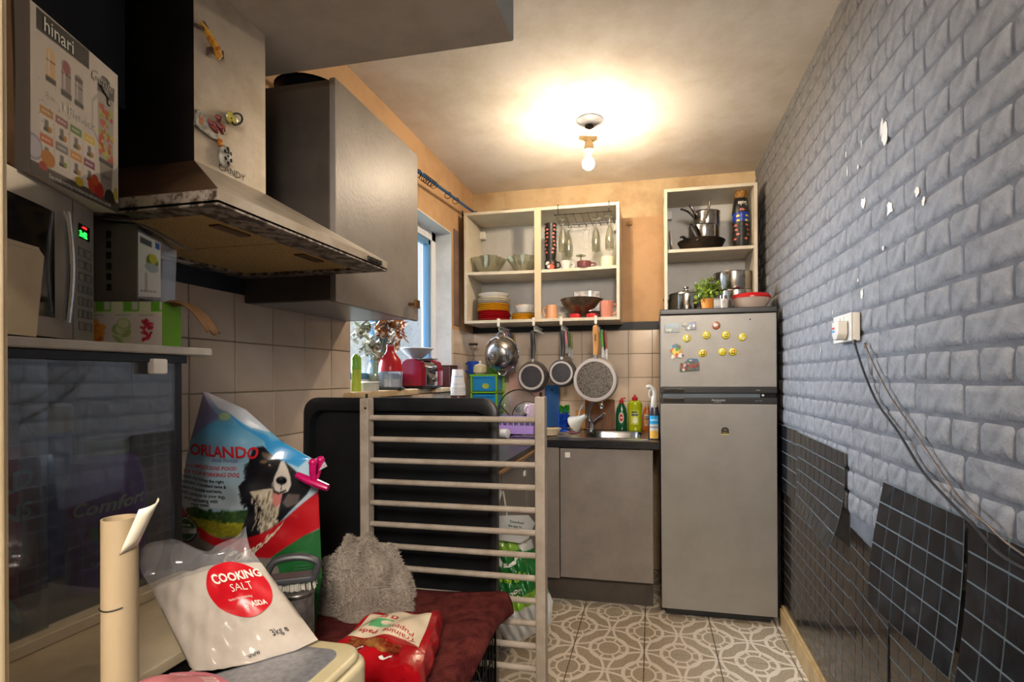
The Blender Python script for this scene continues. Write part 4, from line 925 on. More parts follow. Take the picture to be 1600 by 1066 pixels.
p = at(1119, 509, Y=FY); o = thing('round_magnet', 'round orange-brown magnet with a white animal', 'fridge magnet', (p.x, FY, p.z)); mb = MB(); mb.lathe([(0, 0), (.0195, 0), (.0195, .006), (.015, .01), (0, .011)], 26, RX(PI / 2)); mb.build('disc', 'orange_glaze', o); mb = MB(); mb.ball((-.002, -.011, -.001), .008, 8, 6, sc=(1, .3, .7)); mb.ball((.004, -.0115, .004), .0045, 8, 6, sc=(1, .3, 1)); mb.build('animal', 'emoji_white', o)
def flat_magnet(name, label, px0, px1, py0, py1, outline, painter, th=.005):
    a, b = at(px0, py1, Y=FY), at(px1, py0, Y=FY); wd, ht = b.x - a.x, b.z - a.z
    o = thing(name, label, 'fridge magnet', (a.x, FY, a.z)); mb = MB(); mb.prism([(x * wd, y * ht) for x, y in outline], 0, th, RX(PI / 2)); mb.build('backing', 'cup_black', o, smooth=0)
    P = Paint(44, 30); painter(P)
    # print laid inside the outline: clip the grid to the outline
    f_ = plane_fn((0, -th - .0004, 0), (1, 0, 0), (0, 0, 1), wd, ht); pr = printed('picture', f_, P, 'print_gloss', o, smooth=0)
    bm = bmesh.new(); bm.from_mesh(pr.data); kill = []
    for fc in bm.faces:
        c_ = fc.calc_center_median(); u_, v_ = c_.x / wd, c_.z / ht; ins = False; n_ = len(outline)
        for i in range(n_):
            (x0, y0), (x1, y1) = outline[i], outline[(i + 1) % n_]
            if (y0 > v_) != (y1 > v_) and u_ < (x1 - x0) * (v_ - y0) / (y1 - y0) + x0: ins = not ins
        if not ins: kill.append(fc)
    bmesh.ops.delete(bm, geom=kill, context='FACES'); bm.to_mesh(pr.data); bm.free(); return o
rect01 = [(0, 0), (1, 0), (1, 1), (0, 1)]
def p_sea(P): P.grad(0, '#3f5a5c', 1, '#4a7486'); P.rect(0, 1, 0, .35, '#47605a'); P.poly([(.35, .35), (.7, .42), (1, .38), (1, .3), (.3, .28)], '#5d5a4c'); P.line([(.02, .02), (.98, .02), (.98, .98), (.02, .98), (.02, .02)], .02, '#23383c')
o = flat_magnet('picture_magnet', 'dark blue seaside picture magnet at the freezer corner', 1038, 1062, 505, 520, rect01, p_sea)
mb = MB(); text_mesh(mb, 'isey', .02, lambda x, y: V(.006 + x, -.006, .008 + y), bold=.03); mb.build('lettering', 'emoji_white', o, smooth=0)
def p_car(P): P.rect(0, 1, 0, 1, '#1a1c38'); P.ell(.2, .8, .25, .2, '#6b6a2a'); P.ell(.7, .75, .25, .15, '#2c3f8c'); P.ell(.45, .22, .1, .18, '#d8d5cf'); P.ell(.8, .5, .08, .2, '#c9c6c0'); P.ell(.55, .5, .1, .1, '#b5b2ac'); P.rect(.3, .9, .8, .85, '#3a4a9a')
flat_magnet('picture_magnet', 'dark blue and olive car-shaped magnet beside the seaside picture', 1066, 1088, 503, 516, [(.2, 0), (1, .02), (1, 1), (.35, .9), (0, 1), (0, .5), (.25, .4)], p_car, .007)
def p_bird(P):
    P.rect(0, 1, 0, 1, '#b7923c')
    for c_, u_, v_, r_ in (('#2a5f8a', .35, .85, .22), ('#1f5a34', .6, .75, .16), ('#c9531f', .2, .6, .14), ('#e3c72a', .42, .5, .22), ('#e0dcd0', .2, .15, .16), ('#cf3b2a', .5, .3, .1), ('#e5e0d6', .75, .2, .18), ('#5a2a6a', .88, .25, .08), ('#3d8a3a', .5, .62, .1), ('#6fb7c4', .1, .75, .1)): P.ell(u_, v_, r_, r_, c_)
flat_magnet('souvenir_magnet', 'colourful parrot-like souvenir magnet low on the freezer door', 1046, 1069, 537, 562, [(.15, 0), (.3, .1), (.6, .15), (.8, .08), (1, .2), (.9, .35), (.85, .7), (.75, .95), (.45, 1), (.1, .85), (0, .6), (.2, .4), (.1, .15)], p_bird, .008)
def p_town(P):
    P.rect(0, 1, 0, 1, '#5a5f5a'); P.rect(0, 1, .75, 1, '#3d6a8c')
    for k in range(40): P.ell(random.random(), random.uniform(.1, .85), .07, .1, random.choice(['#8f3a2c', '#2f6a4a', '#c9bfae', '#7a2a26', '#31506b', '#a8823a']))
    P.rect(0, 1, 0, .12, '#1f5a3a'); P.ell(.2, .15, .07, .12, '#c9c2b4')
flat_magnet('souvenir_magnet', 'red and green townscape souvenir magnet below the parrot one', 1062, 1093, 560, 581, [(0, .05), (.05, 0), (1, .1), (.98, .6), (.9, .95), (.55, 1), (.4, .95), (.3, .75), (.05, .65)], p_town, .009)
p = at(1172, 499, Y=FY); m = MB(); m.ball((0, 0, 0), .004, 8, 6); m.build('chipped_spot', 'fridge_black', fr, loc=(p.x - .322, -.001, p.z))
# ================================================================ hanging pans, worktop and sill things
for n, c_, r in (('pan_base', '#6e6a6a', .35), ('pan_rim', '#a39a94', .35), ('wood_handle', '#b07a3c', .5), ('knife_green', '#3f8f22', .4), ('knife_red', '#9a4326', .4), ('knife_pink', '#b26a74', .4), ('knife_olive', '#7a7a1e', .4), ('knife_navy', '#1f3a66', .4), ('knife_dkgreen', '#1f4a2c', .4),
                  ('drawer_green', '#6fb01e', .35), ('drawer_blue', '#1787c4', .3), ('label_lime', '#a7b53a', .5), ('jug_blue', '#0f3fa0', .3), ('pot_cream', '#cfc79c', .35), ('bowl_green', '#5f9a3a', .35), ('rack_lilac', '#a487cf', .4), ('board_pink', '#b08a80', .5), ('board_blue', '#174f8c', .35), ('board_beige', '#a8957c', .5),
                  ('brush_blue', '#0f4fc0', .5), ('brush_green', '#2f9a22', .6), ('soap_green', '#0f4a2a', .2), ('soap_lime', '#9aa80f', .2), ('cap_red', '#b3191d', .35), ('label_white', '#cdd0c4', .5), ('orange_liquid', '#c0661c', .25), ('spray_dark', '#28242e', .3), ('label_blue', '#2a8fc4', .4), ('label_gold', '#c9a24a', .5),
                  ('cup_white', '#c9c9cc', .5), ('cup_orange', '#d07a1c', .5), ('processor_red', '#b01420', .25), ('toaster_red', '#7d0f22', .2), ('maroon_box', '#3f201f', .35), ('leaf_grey', '#948f7e', .8), ('leaf_orange', '#9a5c22', .8), ('leaf_green', '#6d7440', .8), ('leaf_pale', '#c4bcab', .8), ('bottle_lime', '#7fae3c', .25), ('tub_white', '#b9b7ae', .4), ('lilac_cup', '#c8b2c4', .4), ('dish_cream', '#bfae90', .35)): M(n, c_, r)
M('pan_disc', '#4c4a4e', .4, .5, col2='#2c2a2b', scale=260, lo=.46, hi=.54); M('pan_disc_burnt', '#6a6259', .45, .4, col2='#221d1a', scale=190, lo=.46, hi=.6)
M('pan_stone', '#3a3634', .4, col2='#575250', scale=70); M('board_wood', '#6a3f1a', .5, col2='#4b2a10', scale=14, stretch=(8, 1, 1)); M('colander_steel', '#b5b3b0', .26, 1., col2='#9d9a96', scale=8)
M_clear('clear_plastic', '#e6eaf2', .1, haze=.18, hcol='#cdd3e2'); M_clear('lid_glass', '#dfe6e8', .1, haze=.05)
M_clear('bottle_clear', '#dfe6df', .1, haze=.2, hcol='#d5d8d0')
HY = 2.955                                                   # plane of the hanging pans, just in front of the cupboard
zu = CZ0
def hangthing(name, label, cat, px, py, Y=HY, group=None): p = at(px, py, Y=Y); return thing(name, label, cat, p, group=group)
# --- hook rails
rails = {}
for px, lb in ((779, 'the colander'), (834, 'the dark stone-flecked pan'), (877, 'the smaller black pan'), (931, 'the large white pan')):
    x = at(px, 511, Y=CY_).x; o = thing('hook_rail', 'white over-shelf hook rail carrying ' + lb, 'rail', (x, CY_, zu), group='hook rails under the crockery cupboard'); rails[px] = x
    mb = MB(); mb.box(-.008, .008, -.006, -.001, -.02, .026); mb.box(-.008, .008, -.002, .02, .0185, .0225); mb.box(-.005, .005, -.006, .25, -.024, -.02); mb.build('bracket', 'white_plastic', o, bevel=.001)
    for k in range(6):
        mb = MB(); y = .012 + .042 * k; mb.tube(bezier([(0, y, -.022), (0, y, -.045), (.008, y, -.055), (.016, y, -.048)], 4), .002, 6); mb.build('hook', 'white_plastic', o)
# --- colander
o = hangthing('colander', 'steel colander with ring handles hanging from a hook rail', 'colander', 784, 553); r = mt(27, o.location)
T = RX(PI / 2) @ RX(.12)
mb = MB(); mb.lathe([(r * 1.0, -.0), (r * .98, .012), (r * .86, .05), (r * .6, .085), (r * .42, .095), (0, .097)], 40, T); mb.build('bowl', 'colander_steel', o)
mb = MB(); mb.lathe([(r * .99, -.002), (r * 1.05, 0), (r * .99, .004)], 40, T); mb.build('rim', 'chrome', o)
mb = MB()
for cx_h, cz_h, rr in ((-.032, -.005, .03), (.055, -.012, .02), (.0, .06, .018)):
    for i in range(-4, 5):
        for j in range(-4, 5):
            x, z = cx_h + i * .0105, cz_h + j * .0105
            if (x - cx_h) ** 2 + (z - cz_h) ** 2 < rr * rr:
                d2 = math.hypot(x, z) / r; h = np.interp(d2, [0, .42, .6, .86, 1], [.097, .095, .085, .05, .012])
                mb.add([T @ V(x + .0036 * math.cos(a), z + .0036 * math.sin(a), h + .002) for a in [2 * PI * k / 6 for k in range(6)]], [tuple(range(6))])
hl_ = mb.build('drain_holes', 'cup_black', o, smooth=0); hl_['kind'] = 'stuff'
for s_ in (1, -1): mb = MB(); mb.tube([T @ V(.026 * math.cos(a), s_ * (r * .98 + .03 * math.sin(a)), .002) for a in [PI * k / 10 for k in range(11)]], .0028, 8); mb.build('ring_handle', 'chrome', o)
# --- frying pans, base towards the room
def hung_pan(label, px, py, rpx, top_py, body, disc, rimm, handle, hw, depth=.045, rd=.78, HY=HY):
    o = hangthing('frying_pan', label, 'pan', px, py, HY); r = mt(rpx, o.location); T = RX(PI / 2); zt = at(px, top_py, Y=HY).z - o.location.z
    mb = MB(); mb.lathe([(r, -.012), (r * .99, .0), (r * .92, depth * .6), (r * .84, depth), (r * .8, depth), (r * .7, depth - .003), (0, depth - .003)], 44, T); mb.build('pan_body', body, o)
    mb = MB(); mb.lathe([(r * rd * 1.0, depth - .002), (r * (rd + .02), depth + .003), (r * (rd - .1), depth + .004), (r * (rd - .12), depth)], 44, T); mb.build('base_ring', rimm, o)
    mb = MB(); mb.lathe([(r * (rd - .11), depth + .0005), (0, depth + .001)], 44, T); mb.build('base_disc', disc, o)
    mb = MB(); mb.tube([(0, -.02, r * .86), (0, -.012, r * 1.12)], hw * .7, 10, flat=.6, up=(0, 1, 0)); mb.build('handle_socket', 'steel_worn', o)
    mb = MB(); q = bezier([(0, -.012, r * 1.1), (.003, -.006, r * 1.1 + (zt - r * 1.1) * .4), (.0, -.012, zt - .02), (0, -.01, zt)], 6); n_ = len(q); mb.tube(q, [hw * (.75 + .35 * math.sin(PI * min(1, k / n_ * 1.2))) for k in range(n_)], 10, flat=.55, up=(0, 1, 0)); mb.build('handle', handle, o)
    return o
hung_pan('dark stone-flecked frying pan hanging base outward beside the colander', 833, 589, 25, 517, 'pan_stone', 'pan_disc', 'pan_rim', 'black_plastic', .014)
hung_pan('smaller black frying pan hanging base outward next to the large white pan', 879, 583, 22.5, 516, 'pan_stone', 'pan_disc', 'pan_rim', 'black_plastic', .012)
o = hung_pan('large white frying pan with a scorched perforated base and wooden handle', 931, 594, 35, 509, 'pan_rim', 'pan_disc_burnt', 'pan_rim', 'wood_handle', .016, .05, .92, HY - .05)
mb = MB(); q = o.children[-1]; zt = at(931, 509, Y=HY).z - o.location.z; mb.prism([(x, y) for x, y in rrect(.007, .04, .0033)], .0, .001, TR(0, -.0215, zt - .075) @ RX(PI / 2)); mb.build('handle_slot', 'pan_dark', o, smooth=0)
# --- small knives on the rails behind
def knife(px, Y, ztop, ln, mat_, label):
    x = at(px, 520, Y=Y).x; o = thing('kitchen_utensil', label, 'utensil', (x, Y, ztop), group='small utensils on the hook rails')
    mb = MB(); mb.tube([(0, 0, 0), (.001, 0, -ln * .3), (.006, 0, -ln * .62)], [.007, .009, .007], 8, flat=.6, up=(0, 1, 0)); mb.build('handle', mat_, o)
    mb = MB(); mb.box(-.001, .013, -.001, .001, -ln, -ln * .6); mb.build('blade', 'steel_worn', o, smooth=0)
zk = zu - .05
for px, Y, ln, mt_, lb in ((790, 3.04, .12, 'knife_red', 'brown-red handled utensil behind the colander'), (795, 3.10, .12, 'knife_navy', 'navy handled utensil behind the colander'), (799, 3.15, .11, 'cup_black', 'black handled utensil behind the colander'), (803, 3.2, .12, 'brass_dark', 'brown handled utensil behind the colander'),
       (884, 3.04, .14, 'knife_pink', 'pink handled utensil behind the smaller black pan'), (888, 3.10, .16, 'knife_dkgreen', 'dark green handled utensil behind the smaller black pan'), (892, 3.16, .17, 'knife_olive', 'olive handled utensil behind the smaller black pan'),
       (940, 3.05, .17, 'knife_green', 'bright green handled utensil behind the large white pan'), (946, 3.12, .18, 'knife_red', 'rust-red handled utensil behind the large white pan'), (943, 3.18, .19, 'cup_black', 'black handled utensil behind the large white pan')): knife(px, Y, zk, ln, mt_, lb)

# ---------------------------------------------------------------- corner of the worktop
def wspot(px, Y, z=WT): return V(at(px, 650, Y=Y).x, Y, z)
o = thing('drawer_tower', 'small lime green storage tower with bright blue drawers on the worktop', 'drawers', wspot(756, 3.03)); zt = at(756, 585, Y=3.03).z - WT; hw = mt(22, o.location)
mb = MB()
for x in (-hw, hw - .012):
    for y in (0, .15): mb.box(x, x + .012, y, y + .012, 0, zt)
for z in (0, zt / 3, 2 * zt / 3, zt - .012): mb.box(-hw, hw, 0, .162, z, z + .01 if z < zt - .02 else z + .012)
mb.box(-hw - .004, hw + .004, -.006, .166, zt - .012, zt); mb.build('frame', 'drawer_green', o, bevel=.002)
for k in range(3):
    z0 = zt / 3 * k + .013; mb = MB(); mb.box(-hw + .014, hw - .014, .004, .15, z0, z0 + zt / 3 - .02); mb.box(-hw + .02, hw - .02, -.008, .004, z0 + zt / 3 - .036, z0 + zt / 3 - .024); dd = mb.build('drawer', 'drawer_blue', o, bevel=.004)
    if k == 2: mb = MB(); mb.prism([(x * 1.35, y) for x, y in circ(.017, 20)], 0, .002, TR(.012, .003, z0 + .032) @ RX(PI / 2)); mb.build('label', 'label_lime', dd, smooth=0)
zt += WT
o = thing('jug', 'deep blue plastic jug on the drawer tower', 'jug', V(wspot(741, 3.13).x, 3.13, zt)); mb = MB(); mb.lathe([(0, 0), (.034, 0), (.042, .06), (.044, .085), (.041, .085), (.038, .06), (.03, .004), (0, .004)], 26); mb.build('jug_body', 'jug_blue', o); mb = MB(); mb.tube(bezier([(-.04, -.01, .075), (-.062, -.02, .06), (-.055, -.02, .03), (-.036, -.01, .015)], 5), .006, 8); mb.build('handle', 'jug_blue', o)
o = thing('sugar_pot', 'cream lidded sugar pot on the drawer tower', 'pot', V(wspot(750, 3.07).x, 3.075, zt)); mb = MB(); mb.lathe([(0, 0), (.03, 0), (.043, .012), (.043, .05), (.036, .056)], 26); mb.build('pot_body', 'pot_cream', o); mb = MB(); mb.lathe([(.037, .056), (.034, .062), (.008, .07), (.006, .074), (.011, .08), (.008, .086), (0, .087)], 26); mb.build('lid', 'china_white', o)
o = thing('bowl', 'small green bowl on the drawer tower by the colander', 'bowl', V(wspot(771, 3.09).x, 3.09, zt)); mb = MB(); mb.lathe([(0, 0), (.02, 0), (.036, .04), (.034, .04), (.018, .004), (0, .004)], 24); mb.build('bowl_wall', 'bowl_green', o); mb = MB(); mb.lathe([(.034, .038), (.038, .04), (.034, .043)], 24); mb.build('rim', 'bowl_green', o)
o = thing('whisk', 'wire whisk with a black handle standing in the blue jug', 'whisk', V(wspot(741, 3.13).x, 3.13, zt + .004)); mb = MB(); mb.box(-.034, .026, -.006, .006, .185, .2); mb.build('handle', 'black_plastic', o, bevel=.003)
for s_ in (-1, 1): mb = MB(); mb.tube(bezier([(s_ * .006, 0, 0), (s_ * .01, 0, .08), (-s_ * .008, .0, .12), (s_ * .02, 0, .186)], 5), .0018, 6); mb.build('wire_leg', 'chrome', o)
# paper cups upside down on a dark tin
o = thing('storage_tin', 'dark patterned tin under the upturned paper cups', 'tin', wspot(716, 2.72)); ht = at(716, 618, Y=2.72).z - WT; mb = MB(); mb.lathe([(0, 0), (.042, 0), (.042, ht - .004), (.04, ht), (0, ht)], 28); mb.build('tin_body', 'maroon_box', o); mb = MB(); mb.lathe([(.043, ht - .03), (.0435, ht - .026), (.043, ht - .022)], 28); mb.build('lid_bead', 'steel_worn', o)
c = wspot(716, 2.72, WT + ht + .0005)
P = Paint(72, 24, '#c4c6cc'); P.rect(.62, .82, .25, .72, '#c8741e'); P.ell(.72, .6, .06, .1, '#d9c8a0'); P.rect(.64, .8, .3, .36, '#b8531c'); P.squiggle(.3, .58, .6, .05, '#5a78b0', 6); P.squiggle(.3, .6, .2, .04, '#6a6f80', 8)
for k in range(5):
    o = thing('paper_cup', 'white paper cup turned upside down in the nested cup stack' if k < 4 else 'topmost upturned paper cup with an orange printed panel', 'cup', (c.x, c.y, c.z + .0105 * k), 2.35, group='upturned paper cups'); r0, r1, h = .042, .031, .105
    if k < 4: mb = MB(); mb.lathe([(r0, .003), (r1, h), (0, h)], 28); mb.build('cup_wall', 'cup_white', o)
    else: printed('cup_wall', lambda a, b: ((r0 + (r1 - r0) * b) * math.cos(2 * PI * a), (r0 + (r1 - r0) * b) * math.sin(2 * PI * a), .003 + (h - .003) * b), P, 'print_matt', o); mb = MB(); mb.lathe([(r1, h), (r1 * .9, h), (r1 * .88, h - .006), (0, h - .006)], 28); mb.build('cup_base', 'cup_white', o)
    mb = MB(); mb.tube([(r0 * math.cos(a), r0 * math.sin(a), .003) for a in [2 * PI * i / 24 for i in range(24)]], .0027, 6, closed=True); mb.build('rim', 'cup_white', o)
# boards leaning on the back wall
def board(label, px0, px1, ptop, mat_, Y0, lean=.08, z0=WT, th=.012, r=.012, hole=False):
    a, b = at(px0, ptop, Y=YB - .03), at(px1, ptop, Y=YB - .03); wd = b.x - a.x; ht = (a.z - z0) / math.cos(lean)
    o = thing('chopping_board', label, 'chopping board', ((a.x + b.x) / 2, Y0, z0 + .001), rot=(-lean, 0, 0)); mb = MB(); mb.prism([(x, y + ht / 2) for x, y in rrect(wd, ht, r)], -th, 0, RX(PI / 2)); mb.build('board', mat_, o, bevel=.002)
    if hole: mb = MB(); mb.prism(circ(.008, 14, (0, ht - .03)), 0, .0008, RX(PI / 2)); mb.build('hang_hole', 'cup_black', o, smooth=0)
    return o
board('wooden chopping board leaning on the tiles behind the tap', 915, 961, 624, 'board_wood', 3.21, .05, z0=WT + .0005)
board('light wooden chopping board half hidden behind the large white pan', 900, 915, 640, 'wood_handle', 3.215, .05, z0=WT + .0005)
board('pinkish chopping board standing behind the dish rack', 797, 855, 582, 'board_pink', 3.205, .05, hole=True)
board('blue plastic chopping board with rounded corners beside the scrubbing brush', 853, 875, 602, 'board_blue', 3.20, .05, z0=WT + .0045, r=.025, hole=True)
board('beige chopping board behind the glass lid', 783, 799, 598, 'board_beige', 3.19, .08, r=.02)
# dish rack
o = thing('dish_rack', 'lilac plastic dish rack on the drainer', 'dish rack', wspot(808, 2.91, WT + .0078)); hw = .12; dp = .085; zr_ = .095
mb = MB(); mb.box(-hw, hw, -dp, dp, 0, .006)
for a in ((-hw, hw, -dp, -dp + .005), (-hw, hw, dp - .005, dp), (-hw, -hw + .005, -dp, dp), (hw - .005, hw, -dp, dp)): mb.box(*a, .006, .05)
mb.build('tray', 'rack_lilac', o, bevel=.002)
for y_ in (-dp, dp - .005):
    for k in range(7): x = -hw + .02 + k * (2 * hw - .04) / 6; mb = MB(); mb.box(x - .004, x + .004, y_, y_ + .005, .05, zr_); mb.build('upright', 'rack_lilac', o, smooth=0)
    mb = MB(); mb.box(-hw, hw, y_ - .002, y_ + .007, zr_, zr_ + .008); mb.build('top_rail', 'rack_lilac', o, bevel=.002)
def glid(label, px, py, rpx, Y, lean):
    p = at(px, py, Y=Y); r = mt(rpx, p); o = thing('pan_lid', label, 'lid', p, rot=(PI / 2 - lean, 0, .1)); mb = MB(); mb.lathe([(r * .97, 0), (r * .7, .014), (0, .024)], 44); mb.build('glass_dome', 'lid_glass', o)
    mb = MB(); mb.lathe([(r * .95, -.001), (r * 1.0, -.002), (r * 1.0, .003), (r * .95, .003)], 44); mb.build('steel_rim', 'chrome', o); mb = MB(); mb.lathe([(0, .022), (.012, .022), (.012, .036), (.02, .04), (.018, .05), (0, .051)], 18); mb.build('knob', 'black_plastic', o)
glid('large glass pan lid with a steel rim standing in the dish rack', 811, 641, 33, 2.95, .1); glid('smaller glass pan lid leaning in front of the large one', 824, 652, 25, 2.9, .1)
mug('mug', 'pale lilac mug upside down in the dish rack', 830, 2.83, WT + .112, .03, .07, 'lilac_cup', 4.0)
o = thing('kitchen_knife', 'steel knife with a black handle poking out of the dish rack', 'knife', wspot(803, 2.85, WT + .085), rot=(0, -.75, 0)); mb = MB(); mb.tube([(0, 0, .05), (0, 0, .13)], .007, 8, flat=.6); mb.build('handle', 'black_plastic', o); mb = MB(); mb.add([(-.008, 0, .05), (.008, 0, .05), (.006, 0, -.02), (-.002, 0, -.05), (-.008, .001, .05)], [(0, 1, 2, 3)]); mb.box(-.007, .007, -.0006, .0006, -.03, .05); mb.build('blade', 'chrome', o, smooth=0)
o = thing('plastic_bottle', 'white capped bottle lying on the worktop beside the dish rack', 'bottle', V(*at(780, 677, Z=WT + .026)), rot=(PI / 2, 0, 1.25)); mb = MB(); mb.lathe([(0, -.06), (.022, -.06), (.024, -.055), (.024, .02), (.016, .03)], 22); mb.build('bottle_body', 'dish_cream', o); mb = MB(); mb.lathe([(.024, .02), (.0255, .022), (.0255, .058), (.022, .06), (0, .06)], 22); mb.build('cap', 'cup_white', o)
o = thing('baking_dish', 'cream oval dish with a black-rimmed spatula on the drainer', 'dish', wspot(858, 2.83, WT + .008)); mb = MB(); mb.lathe([(0, 0), (.05, 0), (.068, .035), (.071, .037), (.064, .035), (.046, .005), (0, .005)], 30, sx=1.0, sy=.8); mb.build('dish_body', 'dish_cream', o); mb = MB(); mb.tube([(-.06, 0, .042), (.03, -.02, .046), (.05, -.02, .05)], [.004, .01, .012], 8, flat=.3); mb.build('spatula', 'cup_black', o)
# washing-up things
o = thing('scrubbing_brush', 'blue bottle brush with a green bristle top standing by the boards', 'brush', wspot(882, 3.06, WT + .0045)); mb = MB(); mb.lathe([(0, 0), (.034, 0), (.034, .012), (.02, .016), (0, .016)], 24); mb.build('stand', 'brush_blue', o)
def bristles(n, z0, z1, r, len_, mat_, nm):
    mb = MB()
    for k in range(n):
        a = random.uniform(0, 2 * PI); z = random.uniform(z0, z1); q = V(math.cos(a), math.sin(a), random.uniform(-.2, .5)).normalized(); b = V(0, 0, z) + q * r * .4
        mb.tube([b, b + q * len_], [.0035, .0022], 4)
    x = mb.build(nm, mat_, o); x['kind'] = 'stuff'
bristles(220, .02, .105, .03, .024, 'brush_blue', 'bristles'); bristles(160, .115, .15, .028, .022, 'brush_green', 'bristle_top')
mb = MB(); mb.tube([(0, 0, .01), (0, 0, .14)], .014, 12); mb.build('core', 'brush_blue', o); mb = MB(); mb.box(-.04, -.03, -.01, .03, 0, .13); mb.build('side_rest', 'brush_blue', o, bevel=.003)
o = thing('funnel', 'grey-white plastic funnel tilted over the drainer edge', 'funnel', wspot(902, 2.93, WT + .075), rot=(.5, .9, .2)); mb = MB(); mb.lathe([(.05, -.03), (.052, -.028), (.02, .035), (.012, .07), (.01, .07), (.018, .034), (.048, -.03)], 26); mb.build('cone', 'tub_white', o); mb = MB(); mb.tube([(-.02, 0, .03), (-.045, 0, .06), (-.06, .0, .1)], .004, 8); mb.build('hook_handle', 'plate_grey', o)
o = thing('potato_peeler', 'pink handled peeler resting across the sink rim', 'utensil', V(*at(897, 676, Z=WT + .012)), rot=(0, .25, .75)); mb = MB(); mb.tube([(-.05, 0, -.004), (0, 0, 0), (.04, 0, 0)], [.006, .008, .006], 8, flat=.6); mb.build('handle', 'knife_pink', o); mb = MB(); mb.box(.04, .085, -.006, .006, -.001, .001); mb.build('blade', 'chrome', o, smooth=0)
def soap(label, px, Y, wpx, top, mat_, cap, shape, nozzle=None, lab=None, z=WT):
    c = wspot(px, Y, z); o = thing('washing_up_bottle', label, 'bottle', c); r = mt(wpx / 2, c); h = at(px, top, Y=Y).z - z
    mb = MB(); mb.lathe([(a * r, b * h) for a, b in shape], 26, sy=.62); mb.build('bottle_body', mat_, o)
    mb = MB(); mb.lathe([(r * .34, h * .84), (r * .38, h * .86), (r * .36, h * .93), (r * .16, h * .95), (r * .14, h), (0, h)], 16); mb.build('cap', cap, o)
    if nozzle: mb = MB(); mb.tube([(0, 0, h * .97), (.012, -.004, h * .98), (.026, -.006, h * 1.0)], .004, 8); mb.build('flip_nozzle', cap, o)
    if lab:
        P = Paint(30, 30, lab[0]); [P.ell(*e) for e in lab[1]]; [P.rect(*e) for e in lab[2]]
        printed('label', lambda a, b: (r * .80 * (a - .5) * 1.35, -r * .62 * math.sqrt(max(0, 1 - (.54 * (2 * a - 1)) ** 2)) * np.interp(b, [0, .5, 1], shape_mid) - .001, h * (.18 + .4 * b)), P, 'print_gloss', o)
    return o
shape_mid = [1.0, 1.0, .98]
soap('dark green washing-up liquid bottle with a red flip cap', 971, 3.2, 17, 622, 'soap_green', 'cap_red', [(0, 0), (.9, 0), (1, .05), (1, .5), (.85, .68), (.5, .8), (.36, .86), (0, .86)], True, ('#1a5a3a', [(.5, .55, .42, .4, '#c9ccc0'), (.5, .55, .3, .28, '#b5262a')], [(.3, .7, .5, .6, '#d8d5cc')]))
mb = MB(); shape_mid = [1, 1, .9]
soap('lime green washing-up liquid bottle with a red push cap', 992, 3.2, 23, 617, 'soap_lime', 'cap_red', [(0, 0), (.85, 0), (.95, .05), (.88, .4), (1, .7), (.92, .78), (.45, .83), (.36, .86), (0, .86)], False, ('#b9c04a', [(.55, .3, .3, .2, '#d8dcc0')], [(.1, .9, .6, .72, '#2a3a6a'), (.1, .8, .8, .9, '#2a4a30'), (.2, .8, .15, .25, '#e0e0d0')]))
soap('orange cleaning bottle between the lime bottle and dark spray', 1011, 3.21, 14, 628, 'orange_liquid', 'bowl_pinkish', [(0, 0), (.9, 0), (1, .05), (1, .5), (.8, .7), (.4, .82), (.36, .86), (0, .86)], False, ('#c8c4b8', [(.4, .3, .25, .2, '#d08a2a')], [(.1, .9, .5, .65, '#5a5a5a'), (.1, .9, .7, .8, '#4a6a8a')]))
c = wspot(1022, 2.78, WT); o = thing('spray_bottle', 'dark purple-black trigger spray bottle beside the fridge', 'spray bottle', c); h = at(1022, 602, Y=2.78).z - WT; r = mt(8.5, c)
mb = MB(); mb.lathe([(0, 0), (r * .95, 0), (r, .01), (r, h * .45), (r * .8, h * .58), (r * .5, h * .66), (r * .45, h * .72), (0, h * .72)], 22, sy=.7); mb.build('bottle_body', 'spray_dark', o)
mb = MB(); mb.lathe([(r * .5, h * .58), (r * .62, h * .6), (r * .5, h * .76), (r * .4, h * .8), (0, h * .8)], 18); mb.build('collar', 'tub_white', o)
mb = MB(); mb.tube(bezier([(.004, 0, h * .78), (0, 0, h * .9), (-.02, 0, h * .97), (-.04, 0, h * .96)], 5), [.011] * 15 + [.009], 10); mb.tube(bezier([(-.018, 0, h * .93), (-.026, 0, h * .84), (-.02, 0, h * .76)], 4), .004, 8); mb.build('trigger_head', 'tub_white', o)
P = Paint(20, 30, '#2a2430'); P.rect(0, 1, .62, 1, '#2a8fc4'); P.rect(0, 1, .35, .62, '#b9b9b4'); P.rect(0, 1, 0, .35, '#cfa24a'); P.squiggle(.1, .9, .8, .05, '#e0e0e0', 4); P.squiggle(.1, .9, .5, .05, '#444444', 4)
printed('label', lambda a, b: (r * .95 * math.sin((a - .5) * 1.9), -r * .71 * math.cos((a - .5) * 1.9) - .001, h * (.02 + .42 * b)), P, 'print_gloss', o)

